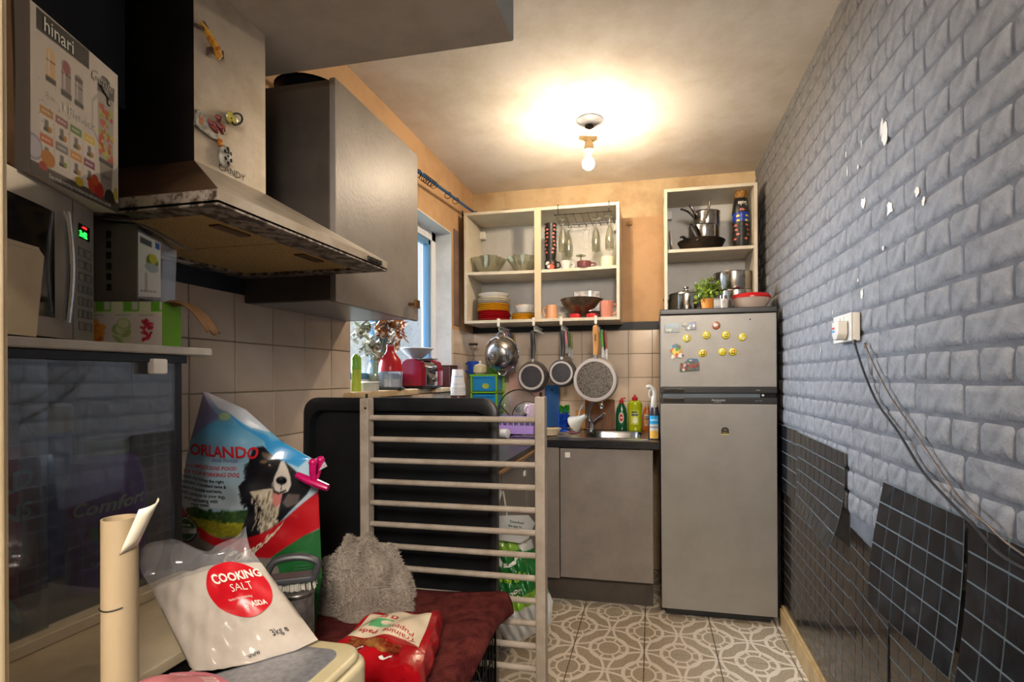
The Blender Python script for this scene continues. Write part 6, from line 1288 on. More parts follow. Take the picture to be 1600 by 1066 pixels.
# ================================================================ glass cabinet and what stands on and in it
M('cab_black', '#131315', .35, col2='#1e1e20', scale=30); M('board_white', '#a9a49b', .4, col2='#98938a', scale=10); M('board_cream', '#b3a68c', .42, col2='#a3957a', scale=8)
M_clear('cabinet_glass', '#d2d6da', .11, .03, haze=.02); M('viv_inside', '#6a6660', .6, col2='#5a5650', scale=6)
cb = thing('low_cabinet', 'black cabinet with a cream top under the glass cabinet', 'cabinet', (-1.0, .53, 0))
m = MB(); m.prism([(-.44, -.29), (.382, -.29), (.382, .165), (.2, .165), (.2, .262), (-.44, .262)], 0, .845); m.build('cabinet_body', 'cab_black', cb, bevel=.002); m = MB(); m.prism([(-.44, -.292), (.39, -.292), (.39, .168), (.204, .168), (.204, .264), (-.44, .264)], .845, .86); m.build('cabinet_top', 'board_cream', cb, bevel=.002)
VX, VY0, VY1, VZ = -.818, .235, .757, .8605
vv = thing('glass_cabinet', 'dark glass-fronted display cabinet under the microwave', 'cabinet', (-1.1, .52, VZ)); A = vv.location
def vb(nm, x0, x1, y0, y1, z0, z1, mt_, par=vv, bev=.001): m = MB(); m.box(x0 - A.x, x1 - A.x, y0 - A.y, y1 - A.y, z0 - VZ, z1 - VZ); return m.build(nm, mt_, par, bevel=bev, seg=1)
vb('back_panel', -1.43, -1.415, VY0, VY1, VZ, 1.262, 'viv_inside'); vb('end_panel', -1.415, VX - .012, VY0, VY0 + .015, VZ, 1.262, 'viv_inside'); vb('floor_panel', -1.415, VX - .012, VY0 + .015, VY1 - .01, VZ, VZ + .012, 'board_cream')
vb('top_board', -1.45, -.804, VY0 - .01, .80, 1.2625, 1.2765, 'board_white', bev=.002); vb('top_rail', VX - .02, VX + .004, VY0, VY1, 1.248, 1.262, 'cab_black'); vb('bottom_rail', VX - .02, VX + .02, VY0, VY1, VZ, VZ + .016, 'board_cream')
vb('corner_post', VX - .02, VX - .008, VY1 - .014, VY1, VZ + .012, 1.25, 'cab_black')
vb('glass_door', VX - .003, VX, VY0 + .01, .545, VZ + .016, 1.25, 'cabinet_glass', bev=0); vb('glass_door', VX - .012, VX - .009, .52, VY1 - .012, VZ + .016, 1.25, 'cabinet_glass', bev=0); vb('glass_end', -1.41, VX - .02, VY1 - .006, VY1 - .002, VZ + .012, 1.262, 'cabinet_glass', bev=0)
p = at(253, 573, X=VX); m = MB(); m.box(-.002, .012, -.013, .013, -.013, .013); m.build('door_clip', 'white_plastic', vv, bevel=.003, loc=(VX - A.x, p.y - A.y - .012, p.z - VZ))
FZ = VZ + .0125
# bottles inside
M('comfort_purple', '#8a55b5', .35); M('harp_red', '#cf4a58', .35); M('teal_cloth', '#35a3a5', .95, bump=.3, bscale=150, spec=.1); M('lid_green', '#6f7a3a', .4); M('deterg_blue', '#33509a', .35); M('gold_lid', '#b5953f', .35); M_clear('scoop_clear', '#d5dadd', .12, haze=.12)
o = thing('fabric_softener', 'purple fabric softener bottle with white script inside the glass cabinet', 'bottle', (-.905, .688, FZ), 1.05)
prof = [(0, 0), (.048, 0), (.052, .006), (.052, .15), (.044, .19), (.022, .205), (0, .205)]; prof = [(r_, z_ if z_ < .1 else z_ + .02) for r_, z_ in prof]
m = MB(); m.lathe(prof, 30, sy=.62); m.build('bottle_body', 'comfort_purple', o); m = MB(); m.lathe([(.027, 0.220), (.03, 0.222), (.029, 0.245), (0, 0.248)], 24); m.build('collar', 'lid_green', o); m = MB(); m.lathe([(.03, 0.246), (.034, 0.252), (.03, 0.305), (.02, 0.312), (0, 0.313)], 24); m.build('dosing_cap', 'scoop_clear', o)
def bsurf(R_, sy_, x, z, e=.0012): a = x / R_; return V((R_ + e) * math.sin(a), -(R_ + e) * sy_ * math.cos(a), z)
m = MB(); text_mesh(m, 'Comfort', .03, lambda x, y: bsurf(.052, .62, x, .13 + y + x * .12), align='CENTER', shear=.25, bold=.025); m.build('lettering', 'label_white', o, smooth=0)
P = Paint(30, 30, '#6a3a8a'); P.ell(.5, .55, .4, .3, '#8a5aa0'); P.ell(.7, .6, .22, .28, '#3f1a52'); P.ell(.3, .7, .12, .15, '#4a7a3a'); P.squiggle(.2, .8, .1, .04, '#c9b5d5', 6); printed('label', lambda a, b: bsurf(.052, .62, (a - .5) * .08, .04 + .075 * b, .0008), P, 'print_gloss', o)
o = thing('cleaner_bottle', 'red cleaning powder bottle with white shoulder inside the glass cabinet', 'bottle', (-.955, .56, FZ), 1.0)
m = MB(); m.lathe([(0, 0), (.052, 0), (.056, .006), (.056, .22), (.05, .25)], 30, sy=.7); m.build('bottle_body', 'harp_red', o); m = MB(); m.lathe([(.05, .25), (.036, .285), (.032, .31), (0, .312)], 28, sy=.8); m.build('shoulder', 'plate_cream', o); m = MB(); m.lathe([(.026, .31), (.026, .345), (0, .347)], 20); m.build('cap', 'lid_red', o)
for k, tx in enumerate(('HARD', 'STAINS', 'PLUS')): m = MB(); text_mesh(m, tx, .04 - .008 * k, lambda x, y: bsurf(.056, .7, x, .175 - .045 * k + y + .3 * x), align='CENTER', bold=.03); m.build('lettering', 'label_white', o, smooth=0)
o = thing('detergent_tub', 'dark blue detergent tub with a gold-brown lid inside the glass cabinet', 'tub', (-1.07, .672, FZ)); m = MB(); m.lathe([(0, 0), (.06, 0), (.065, .01), (.065, .25), (.055, .26)], 28); m.build('tub_body', 'deterg_blue', o); m = MB(); m.lathe([(.067, .255), (.067, .3), (.062, .305), (0, .305)], 28); m.build('lid', 'gold_lid', o)
o = thing('cloth', 'crumpled teal cloth on the floor of the glass cabinet', 'cloth', (-.89, .45, FZ)); m = MB()
m.grid(lambda a, b: ((lambda th, r_: (math.cos(th) * r_ * .035 * (1 + .2 * math.sin(5 * th)), math.sin(th) * r_ * .11, (1 - r_ * r_) * .155 + .008 * math.sin(7 * th + 9 * r_) * (r_ < .97)))(2 * PI * a, 1 - b * .999)), 48, 16, wrap=True); x = m.build('cloth_body', 'teal_cloth', o, smooth=80); m = MB(); m.tube(bezier([(.028, -.08, .05), (.026, -.02, .11), (.028, .05, .07), (.025, .09, .012)], 6), .008, 8); m.build('fold', 'teal_cloth', o)

# ---------------------------------------------------------------- microwave
M('mw_silver', '#a39d94', .36, .35, col2='#99938a', scale=6); M('mw_window', '#0b0c0e', .1, col2='#1c1d1f', scale=22, lo=.5, hi=.75); M('led_green', '#062b08', .4, emit=('#1dff3a', 3.5)); M('led_red', '#2b0606', .4, emit=('#ff2a2a', 3.0)); M('button_line', '#5d5852', .45)
L0 = V(-.765, .335); ang = math.atan2(.357, -.165); mz = 1.277; MW, MD, MH = .393, .27, .228
mw = thing('microwave', 'silver microwave oven with green clock display on the glass cabinet', 'microwave', (L0.x, L0.y, mz), ang)
m = MB(); m.box(0, MW, .02, MD, .008, MH); m.build('casing', 'mw_silver', mw, bevel=.004)
for x in (.03, MW - .03):
    for y in (.05, MD - .04): m = MB(); m.lathe([(0, 0), (.012, 0), (.012, .009), (0, .009)], 12, TR(x, y, -.0003)); m.build('foot', 'cup_black', mw)
def bow(x): return -.016 * math.sin(PI * min(1, max(0, x / MW)) ) ** .7
m = MB(); m.grid(lambda a, b: (MW * .82 * a, bow(MW * .82 * a) + .004, .006 + (MH - .006) * b), 24, 1); m.grid(lambda a, b: (MW * .82 * a, bow(MW * .82 * a) * (1 - b) + .021 * b + .004 * (1 - b), MH), 24, 1); dr = m.build('door', 'mw_silver', mw)
m = MB(); m.grid(lambda a, b: (.05 + (MW * .70 - .05) * a, bow(.05 + (MW * .70 - .05) * a) + .0025, .035 + (MH - .07) * b), 20, 1); m.build('window', 'mw_window', dr)
m = MB(); m.tube([(MW * .735, bow(MW * .735) - .004 - .006 * math.sin(PI * t / 8), .03 + (MH - .06) * t / 8) for t in range(9)], .006, 10, flat=.6); m.build('handle', 'chrome', dr)
m = MB(); m.grid(lambda a, b: (MW * (.825 + .175 * a), bow(MW * (.825 + .175 * a)) + .004, .006 + (MH - .006) * b), 8, 1); m.grid(lambda a, b: (MW * (.825 + .175 * a), bow(MW * (.825 + .175 * a)) * (1 - b) + .004 * (1 - b) + .021 * b, MH), 8, 1); pn = m.build('control_panel', 'mw_silver', mw)
fm = lambda x, z, e=.001: V(x, bow(x) + .004 - e, z)
m = MB(); m.grid(lambda a, b: fm(MW * (.86 + .09 * a), .172 + .024 * b, .001), 4, 1); m.build('display', 'black_gloss', pn, smooth=0)
m = MB(); text_mesh(m, '3:42', .0135, lambda x, y: fm(MW * .864 + x, .175 + y, .0018), bold=.02); m.build('clock_digits', 'led_green', pn, smooth=0); m = MB(); text_mesh(m, 'AUTO', .005, lambda x, y: fm(MW * .885 + x, .1895 + y, .0018)); m.build('indicator', 'led_red', pn, smooth=0)
for r_ in range(7):
    for c_ in range(2 if r_ in (0, 1, 2, 6) else 3):
        n_ = 2 if r_ in (0, 1, 2, 6) else 3; x = MW * (.85 + .115 * (c_ + .5) / n_); z = .15 - .02 * r_; wd = MW * .115 / n_ * .38
        m = MB(); pts = [(x - wd, z - .006), (x + wd, z - .006), (x + wd, z + .006), (x - wd, z + .006)]; m.tube([fm(a, b, .0015) for a, b in pts], .0007, 4, closed=True); m.build('button', 'button_line', pn)
# cream card
o = thing('paper_card', 'cream paper card leaning on the microwave door', 'card', (L0.x, L0.y, mz), ang); m = MB(); ol = [(.09, .002), (.213, .002), (.236, .118), (.225, .128), (.09, .124)]; m.prism(ol, 0, .0012, TR(0, -.026, 0) @ RX(PI / 2 - .04)); M('card_cream', '#b8a98f', .7, col2='#ab9b80', scale=8); m.build('card_sheet', 'card_cream', o, smooth=0)
m = MB(); m.prism([(.09, .118), (.225, .122), (.225, .128), (.09, .124)], .0012, .0024, TR(0, -.026, 0) @ RX(PI / 2 - .04)); m.build('folded_edge', 'card_cream', o, smooth=0)

# ---------------------------------------------------------------- blender carton on the microwave
bz = mz + MH + .0015; bA = V(-.836, .538); bB = V(-.9, .705); bl_ = (bB - bA).length; bang = math.atan2(bB.y - bA.y, bB.x - bA.x); BH = .238; BD = .13
M_print('print_carton', .55, spec=.2)
bx_ = thing('blender_box', 'white blender carton printed with fruit and bottles on the microwave', 'box', (bA.x, bA.y, bz), bang)
M('kraft', '#6a4a2c', .8, col2='#59401f', scale=10); M('carton_white', '#b9b0a5', .5)
m = MB(); m.box(.0, bl_, .001, BD, 0, BH); m.build('carton', 'carton_white', bx_, bevel=.0015)
P = Paint(150, 190, '#c4bbb0')
P.poly([(.06, .985), (.06, .86), (.62, .87), (.62, .995)], '#2a2626')
for u_, v_, w_, h_, c_ in ((.2, .72, .045, .2, '#c9a878'), (.36, .71, .05, .22, '#8a7a78'), (.5, .69, .045, .19, '#8f8680')):
    P.rect(u_ - w_, u_ + w_, v_ - h_ * .5, v_ + h_ * .3, c_); P.ell(u_, v_ + h_ * .3, w_, .03, c_); P.rect(u_ - w_ * 1.15, u_ + w_ * 1.15, v_ - h_ * .62, v_ - h_ * .45, '#3a3430'); P.rect(u_ - w_, u_ + w_, v_ + h_ * .02, v_ + h_ * .06, '#3a3430'); P.rect(u_ - w_ * .6, u_ - w_ * .2, v_ - h_ * .4, v_ + h_ * .3, '#d5cec4', .6)
P.rect(u_ - .045, u_ + .045, .73, .76, '#5a4a46'); P.ell(.36, .76, .035, .04, '#8a4a50')
cc_ = ['#a8763a', '#8a5a5a', '#5a7a3a', '#c9a82a', '#b8623a', '#77716c', '#c2863a', '#7a3a52']
for k in range(8):
    r_, c_ = divmod(k, 4); u_ = .09 + .155 * c_; v_ = .28 - .165 * r_; P.rect(u_, u_ + .13, v_, v_ + .15, '#cfc6ba'); P.rect(u_, u_ + .13, v_ + .1, v_ + .15, cc_[k]); P.squiggle(u_ + .02, u_ + .11, v_ + .125, .012, '#e0d8cc', 4)
    P.rect(u_ + .045, u_ + .085, v_ + .02, v_ + .08, '#6a625c'); P.rect(u_ + .035, u_ + .095, v_ + .01, v_ + .03, '#3a3430'); P.ell(u_ + .1, v_ + .03, .02, .018, random.choice(['#8a3a2a', '#7a8a2a', '#a8762a']))
P.poly([(.72, .78), (.94, .8), (.925, .3), (.74, .3)], '#9a9288'); P.poly([(.73, .86), (.95, .88), (.94, .78), (.72, .78)], '#3a3532'); P.rect(.8, .88, .80, .86, '#77716a'); P.ell(.83, .89, .06, .02, '#4a4542')
for k in range(60): P.ell(random.uniform(.75, .92), random.uniform(.34, .7), .022, .018, random.choice(['#a83a26', '#b8492c', '#8a9a2e', '#b0a83a', '#9c2a20', '#c2b06a']) if random.random() < .6 else '#a8402a')
P.poly([(.74, .33), (.93, .33), (.925, .3), (.74, .3)], '#2a2624'); P.poly([(.745, .3), (.92, .3), (.9, .06), (.77, .06)], '#857d74'); P.line([(.72, .74), (.66, .68), (.66, .5), (.72, .44)], .012, '#a49c92')
P.rect(0, 1, 0, .075, '#4a423c'); P.ell(.03, .16, .09, .075, '#8f8a94'); P.ell(.03, .16, .075, .06, '#b5afb8'); P.ell(.17, .13, .07, .05, '#b0702a'); P.ell(.12, .07, .04, .03, '#9c3a24')
P.ell(.66, .11, .06, .05, '#a83a1c'); P.ell(.74, .1, .06, .055, '#98261c'); P.ell(.69, .155, .045, .035, '#b04a20'); P.ell(.88, .08, .07, .06, '#26221f'); P.ell(.96, .13, .03, .05, '#a8983a'); P.ell(.5, .09, .05, .03, '#b59a2a'); P.rect(0, 1, 0, .05, '#4a423c'); P.speck('#6a4a30', 70, .006, .7, (.08, .4, .25, .62), 1.2)
printed('front_print', lambda a, b: V(a * bl_, 0, b * BH), P, 'print_carton', bx_, smooth=0)
bf = lambda x, y: V(x * bl_, -.0008, y * BH)
for tx, sz, x, y, mt_, sh_, bo in (('hinari', .155, .12, .885, 'label_white', 0, .005), ('Genie', .13, .63, .83, 'cup_black', .3, 0), ('1', .11, .3, .475, 'cup_black', 0, .02), ('Blender', .11, .37, .475, 'cup_black', 0, -.004), ('8 in', .07, .14, .49, 'cup_black', 0, 0), ('Genie', .05, .77, .2, 'cup_black', .3, 0)):
    m = MB(); text_mesh(m, tx, sz, lambda u, v: bf(x + u * .92, y + v * .8), shear=sh_, bold=bo); m.build('lettering', mt_, bx_, smooth=0)
m = MB(); text_mesh(m, 'Does virtually everything in the kitchen you could want to do...in seconds', .04, lambda u, v: bf(.17 + u * .60, .018 + v * .9)); m.build('lettering', 'label_white', bx_, smooth=0)
m = MB(); m.tube([bf(.75, .83), bf(.82, .79), bf(.86, .77)], .001, 5); m.ball(bf(.87, .755), .005, 8, 6, sc=(1, .2, 1.4)); m.build('plug_emblem', 'cup_black', bx_)
o = thing('cardboard_sheet', 'brown folded cardboard sheet standing beside the blender carton', 'cardboard', (-.826, .482, bz)); m = MB()
for k in range(3): m.grid(lambda a, b: (.006 - .026 * a + .008 * k, -.01 + .05 * a - .006 * k + .003 * math.sin(b * 5 + k), .44 * b), 4, 10)
x = m.build('folded_layers', 'kraft', o); so = x.modifiers.new('t', 'SOLIDIFY'); so.thickness = .0025
m = MB(); m.tube([(-.004, .006, .0), (-.006, .004, .44)], .002, 6); m.build('crease', 'kraft', o)

# ---------------------------------------------------------------- cartons beside the microwave
gA = V(-.852, .742); grz = math.radians(14); GL, GD, GH = .25, .05, .081
gb = thing('grater_box', 'white and green vegetable grater carton with a torn flap', 'box', (gA.x, gA.y, 1.2768), grz)
M('carton_green', '#5f9a1c', .5); m = MB(); m.box(-GL, -.0008, .001, GD, 0, GH); m.build('carton', 'carton_white', gb, bevel=.001); m = MB(); m.box(-.0008, .0, .001, GD, 0, GH); m.build('green_end', 'carton_green', gb, smooth=0)
P = Paint(150, 50, '#c2b6ae'); P.rect(0, 1, .72, 1, '#bdbf9a')
for k in range(5): u_ = .16 + .19 * k; P.rect(u_, u_ + .11, .78, 1, '#5f9a2a'); P.rect(u_ + .06, u_ + .1, .82, 1, '#b5b3a8')
for k in range(7): P.ell(.55 + random.uniform(-.03, .03), .2 + .06 * k, .035, .07, random.choice(['#c8742a', '#b8621c', '#d0853a']))
for k in range(6): P.ell(.72 + random.uniform(-.03, .03), .22 + .06 * k, .045, .12, '#8a9a5a'); P.ell(.72 + random.uniform(-.03, .03), .22 + .06 * k, .038, .1, '#b5b88a')
for k in range(22): x_, y_ = .88 + random.uniform(-.03, .03), random.uniform(.15, .6); P.line([(x_, y_), (x_ + random.uniform(-.03, .03), y_ + random.uniform(-.1, .1))], .008, random.choice(['#a81c2c', '#b8283a', '#8a1424']), 1 / 3)
for u_ in (.5, .68, .84): P.squiggle(u_, u_ + .1, .7, .02, '#6a625c', 5)
printed('front_print', lambda a, b: V(-GL + GL * a, 0, GH * b), P, 'print_matt', gb, smooth=0)
m = MB(); m.grid(lambda a, b: V(.0 + .075 * a, .006 + (GD - .01) * b, GH + .006 * math.sin(a * 3) - .055 * a * a + .004 * math.sin(b * 9)), 12, 5); x = m.build('torn_flap', 'kraft', gb); so = x.modifiers.new('t', 'SOLIDIFY'); so.thickness = .002
sb = thing('storage_box', 'taupe slotted storage box with an open lid on the grater carton', 'box', (gA.x - .015, gA.y + .006, 1.2768 + GH + .0008), grz); SH = .142
M('taupe', '#5a5048', .6, col2='#4d443d', scale=8); m = MB(); m.box(-.15, -.036, .0, .04, 0, SH); m.build('box_body', 'taupe', sb, bevel=.003)
m = MB()
for cxx in (-.115, -.085):
    for k in range(6): m.box(cxx - .004, cxx + .004, -.0012, .0005, .02 + .019 * k, .032 + .019 * k)
m.build('slots', 'cup_black', sb, smooth=0)
m = MB(); m.add([(-.0355, .0, .008), (-.004, .012, .002), (.002, .04, .004), (-.0355, .04, .0), (-.0355, .0, SH - .012), (-.0, .012, SH - .032), (.006, .04, SH - .04), (-.0355, .04, SH)], [(0, 1, 2, 3), (4, 5, 6, 7), (0, 1, 5, 4), (1, 2, 6, 5), (2, 3, 7, 6), (3, 0, 4, 7)]); m.build('clear_sleeve', 'clear_plastic', sb, smooth=0)
P = Paint(30, 60, '#c2c2c0'); P.rect(.1, .6, .84, .94, '#3a4250'); P.rect(.75, .95, .86, .97, '#2a4a8a'); P.ell(.62, .6, .26, .13, '#5a6a2a'); P.ell(.66, .66, .18, .08, '#a8a83a'); P.ell(.6, .5, .3, .08, '#8f9aa0'); P.rect(.3, .4, .1, .4, '#9a9a98'); P.squiggle(.1, .8, .1, .02, '#5a5a5a', 6)
printed('label', lambda a, b: V(-.034 + .031 * a, -.0008 + .0115 * a, .010 + (SH - .026 - .018 * a) * b), P, 'print_gloss', sb, smooth=0)
m = MB(); m.add([(-.15, -.006, SH + .012), (-.036, -.008, SH + .001), (.03, .0, SH - .036), (.034, .044, SH - .04), (-.036, .042, SH + .002), (-.15, .042, SH + .014)], [(0, 1, 4, 5), (1, 2, 3, 4)]); x = m.build('open_lid', 'taupe', sb, smooth=0); so = x.modifiers.new('t', 'SOLIDIFY'); so.thickness = .002

# ---------------------------------------------------------------- small black stand with the bread maker, salt, brush
st = thing('side_stand', 'low black stand holding the cream appliance and salt', 'stand', (-.487, .55, 0)); m = MB(); m.box(-.118, .105, -.245, .12, .72, .74); m.build('stand_top', 'worktop_black', st, bevel=.003)
for x, y in ((-.1, -.22), (.088, -.22), (.088, .1), (-.1, .1)):
    m = MB(); m.box(x - .012, x + .012, y - .012, y + .012, 0, .72); m.build('leg', 'cab_black', st, bevel=.002)
M('appl_cream', '#b8ad8c', .28, col2='#a89c78', scale=5, coat=.3); M('appl_silver', '#9fa1a6', .3, .6, col2='#8b8d92', scale=120)
ap = thing('bread_maker', 'cream rounded countertop appliance with a silver textured lid', 'appliance', (-.484, .528, .7405)); AW, AD, AH = .205, .235, .109
m = MB(); m.prism(rrect(AW, AD, .035, 6), 0, AH - .012); m.build('housing', 'appl_cream', ap, bevel=.008, seg=3)
m = MB(); m.prism(rrect(AW - .014, AD - .014, .032, 6), AH - .013, AH); lid = m.build('lid', 'appl_cream', ap, bevel=.006, seg=3); m = MB(); m.prism(rrect(AW - .06, AD - .06, .02, 5), AH - .0005, AH + .0015); m.build('lid_panel', 'appl_silver', lid, bevel=.001)
m = MB(); m.prism(rrect(AW + .002, AD + .002, .036, 6), .05, .052); m.build('seam', 'dark_metal', ap, smooth=0)
# salt bag
SLT = [at(224, 897, t=.725), at(392, 858, t=.745), at(497, 1000, t=.70), at(318, 1085, t=.625)]    # TL TR BR BL
so_ = (SLT[2] + SLT[3]) / 2; salt = thing('salt_bag', 'clear plastic bag of white cooking salt with a red round label', 'bag', V(so_.x, so_.y, .8515))
M('salt_white', '#aca398', .85, col2='#9f9589', scale=10, bump=.14, bscale=20, spec=.35, coat=.15); M_clear('bag_film', '#f5f5f5', .10, .12, haze=.10, hcol='#e4e4e8'); M('label_red', '#b0101c', .3)
B0 = salt.location
nrm = (SLT[1] - SLT[0]).cross(SLT[3] - SLT[0]).normalized(); nrm = nrm if nrm.y < 0 else -nrm
def saltp(u, v, side=1, e=0.):     # u left->right, v top->bottom
    p = (SLT[0] * (1 - u) + SLT[1] * u) * (1 - v) + (SLT[3] * (1 - u) + SLT[2] * u) * v
    uc, vc = min(1, max(0, u)), min(1, max(0, v)); env = max(0, math.sin(PI * uc)) ** .55 * max(0, math.sin(PI * min(1, vc * .9 + .1))) ** .6; th = .030 * env * (.55 + .45 * v); wr = .0022 * math.sin(u * 9 + v * 17) * env + .0014 * math.sin(u * 27 - v * 11) * env + .0014 * math.sin(u * 47 + v * 29) * env * (1 - u)
    q = p + nrm * ((th + wr) * side + e) - B0; q.z = max(q.z, .0005); return q
m = MB(); m.grid(lambda a, b: saltp(a, .16 + .84 * b - .05 * math.sin(PI * a) * (1 - b)), 40, 40); m.grid(lambda a, b: saltp(a, .16 + .84 * b - .05 * math.sin(PI * a) * (1 - b), -1), 40, 40)
m.grid(lambda a, b: saltp(a, .16 - .05 * math.sin(PI * a), 1 - 2 * b), 40, 4); m.build('salt_fill', 'salt_white', salt, merge=1e-5, smooth=70)
def film(a, b, sd): v = -.12 - .10 * math.sin(PI * a * 2.2) * (1 - a) * 0 + b * (.28 + .0); p = saltp(a, max(v, .0) if v > 0 else 0, sd, .0012); up = (SLT[1] - SLT[2]).normalized() * .3 + V(0, 0, .7); return p + (up * (-v) * .28 * (.75 + .5 * math.sin(a * 7)) if v < 0 else V(0, 0, 0)) + nrm * (.006 * math.sin(a * 19 + b * 5) * (1 - b))
m = MB(); m.grid(lambda a, b: film(a, b, 1), 40, 14); m.grid(lambda a, b: film(a, b, -1), 40, 14); m.build('bag_neck', 'bag_film', salt, smooth=70)
LU, LV = .71, .39
def lab(x, y, e=.0022): return saltp(LU + x * 4.7 + y * .5, LV - y * 5.3 + x * .2, 1, e)
m = MB(); m.grid(lambda a, b: lab(.052 * b * math.cos(2 * PI * a), .052 * b * math.sin(2 * PI * a)), 48, 10, wrap=True); lb_ = m.build('round_label', 'label_red', salt, smooth=80)
for tx, sz, x, y, bo, mt_ in (('COOKING', .0235, -.036, .014, .03, 'label_white'), ('SALT', .0225, -.012, -.008, -.004, 'label_white'), ('Perfect for seasoning', .0062, -.024, -.022, 0, 'label_white'), ('by', .011, -.006, -.038, 0, 'label_white'), ('ASDA', .0125, .008, -.0375, .03, 'label_white')):
    m = MB(); text_mesh(m, tx, sz, lambda u, v: lab(x + u * .76, y + v, .0036), bold=bo); m.build('lettering', mt_, lb_, smooth=0)
m = MB(); text_mesh(m, '3kg e', .016, lambda u, v: saltp(.72 + u * 4, .86 - v * 4.5, 1, .0025), bold=.015); m.build('lettering', 'cup_black', salt, smooth=0)
m = MB(); text_mesh(m, 'www', .012, lambda u, v: saltp(.45 + u * 4, .94 - v * 4.5, 1, .0025), bold=.015); m.build('lettering', 'cup_black', salt, smooth=0)
# tin and scrubbing brush
t0 = V(-.715, .915); o = thing('tin', 'dark grey tin behind the salt bag', 'tin', (t0.x, t0.y, SB + .002)); m = MB(); m.lathe([(0, 0), (.03, 0), (.031, .003), (.031, .16), (.029, .163), (0, .163)], 26); m.build('tin_body', 'pan_stone', o); m = MB(); m.lathe([(.031, .155), (.0325, .157), (.0325, .162), (.031, .164)], 26); m.build('rim', 'steel_worn', o)
M('brush_grey', '#3b3d40', .4); M('bristle_white', '#b9b5aa', .8); o = thing('hand_brush', 'grey handled scrubbing brush with white bristles resting on the tin', 'brush', (t0.x - .015, t0.y - .002, SB + .1665), .5)
m = MB(); m.prism([(x, y) for x, y in rrect(.105, .042, .018, 5)], .017, .03); m.build('brush_back', 'brush_grey', o, bevel=.004)
m = MB(); m.tube(bezier([(.045, 0, .026), (.05, 0, .052), (.015, 0, .066), (-.03, 0, .06), (-.046, 0, .028)], 6), .0095, 10, flat=.8); m.build('handle', 'brush_grey', o)
m = MB()
for k in range(150): x, y = random.uniform(-.046, .046), random.uniform(-.016, .016); m.tube([(x, y, .018), (x * 1.05, y * 1.15, .0005)], .0012, 4)
x = m.build('bristles', 'bristle_white', o); x['kind'] = 'stuff'
# pink striped cloth, tube
o = thing('tea_towel', 'pink and white striped tea towel edge on the cream appliance', 'towel', (-.500, .482, .7405 + AH + .0018)); P = Paint(80, 40, '#c77a80'); 
for k in range(26): P.rect(k / 26, k / 26 + .018, .80, 1, '#dcd0ca')
P.rect(0, 1, .76, .79, '#d8b5b2'); printed('towel', lambda a, b: V(-.085 + .16 * a, -.06 + .095 * b + .01 * math.sin(a * 6), .002 + .02 * math.sin(PI * min(1, b * 1.05)) * (.6 + .5 * math.sin(a * 4 + .5)) + .002 * math.sin(a * 21)), P, 'print_matt', o); 
m = MB(); m.tube([V(-.085 + .16 * a, .035 + .01 * math.sin(a * 6), .003) for a in [k / 12 for k in range(13)]], .0022, 6); m.build('hem', 'knife_pink', o)
M('tube_cream', '#9c8a6e', .5, col2='#8d7b5f', scale=6, stretch=(1, 1, .2)); tb = thing('cardboard_tube', 'cream cardboard tube with a torn white paper flap at its top', 'tube', (-.443, .347, .7405)); zt3 = .362
m = MB(); m.lathe([(.0125, 0), (.0132, .1), (.0125, zt3), (.0112, zt3), (.0112, .0)], 24); m.build('tube_wall', 'tube_cream', tb)
m = MB(); m.grid(lambda a, b: V(.0128 * math.cos(-.7 + 1.4 * a) * (1 + 1.1 * b), .0128 * math.sin(-.7 + 1.4 * a) + .008 * b, zt3 - .028 + .036 * b + .006 * a), 6, 5); x = m.build('paper_flap', 'plate_cream', tb); so = x.modifiers.new('t', 'SOLIDIFY'); so.thickness = .0008
m = MB(); m.tube([(.0134 * math.cos(a), .0134 * math.sin(a), zt3 - .07 + .004 * math.sin(a)) for a in [-2.2 + .15 * k for k in range(12)]], .0006, 5); m.build('pencil_mark', 'cup_black', tb)

# ---------------------------------------------------------------- socket, plug and cables on the right wall
M('socket_white', '#c2bdb4', .35); M('cable_black', '#121214', .5); M('cable_brown', '#3d3228', .5, col2='#5a4632', scale=40); M('plug_red', '#b3261e', .5); M('plug_blue', '#2a7ab8', .5)
a_, b_ = at(1319, 510, X=XR), at(1348, 510, X=XR); cyS, wS = (a_.y + b_.y) / 2, a_.y - b_.y
sk_ = thing('wall_socket', 'white double wall socket on the brick wallpaper', 'socket', (XR - .0062, cyS, 1.372)); m = MB(); m.box(-.022, 0, -wS / 2, wS / 2, -.044, .044); m.build('back_box', 'socket_white', sk_, bevel=.004); m = MB(); m.box(-.027, -.022, -wS / 2, wS / 2, -.044, .044); fp_ = m.build('face_plate', 'socket_white', sk_, bevel=.002)
for s_ in (-1, 1):
    m = MB(); m.box(-.0295, -.027, s_ * .015 - .006, s_ * .015 + .006, .02, .036); m.build('switch', 'socket_white', fp_, bevel=.001)
m = MB()
for y, z in ((.045, .012), (.034, -.01), (.056, -.01)): m.box(-.0275, -.0268, y - .003, y + .003, z - .004, z + .004)
m.build('socket_holes', 'cup_black', fp_, smooth=0)
pg = thing('plug', 'white mains plug with red and blue labels in the wall socket', 'plug', (XR - .0062 - .0272, cyS - .028, 1.362)); m = MB(); m.prism([(-.026, -.03), (.026, -.03), (.026, .012), (.014, .028), (-.014, .028), (-.026, .012)], 0, .03, RY(-PI / 2) @ RZ(PI / 2)); m.build('plug_body', 'socket_white', pg, bevel=.005)
m = MB(); m.box(-.031, -.03, -.0, .02, .006, .012); m.build('red_label', 'plug_red', pg, smooth=0); m = MB(); m.box(-.031, -.03, -.0, .02, -.004, .002); m.build('blue_label', 'plug_blue', pg, smooth=0)
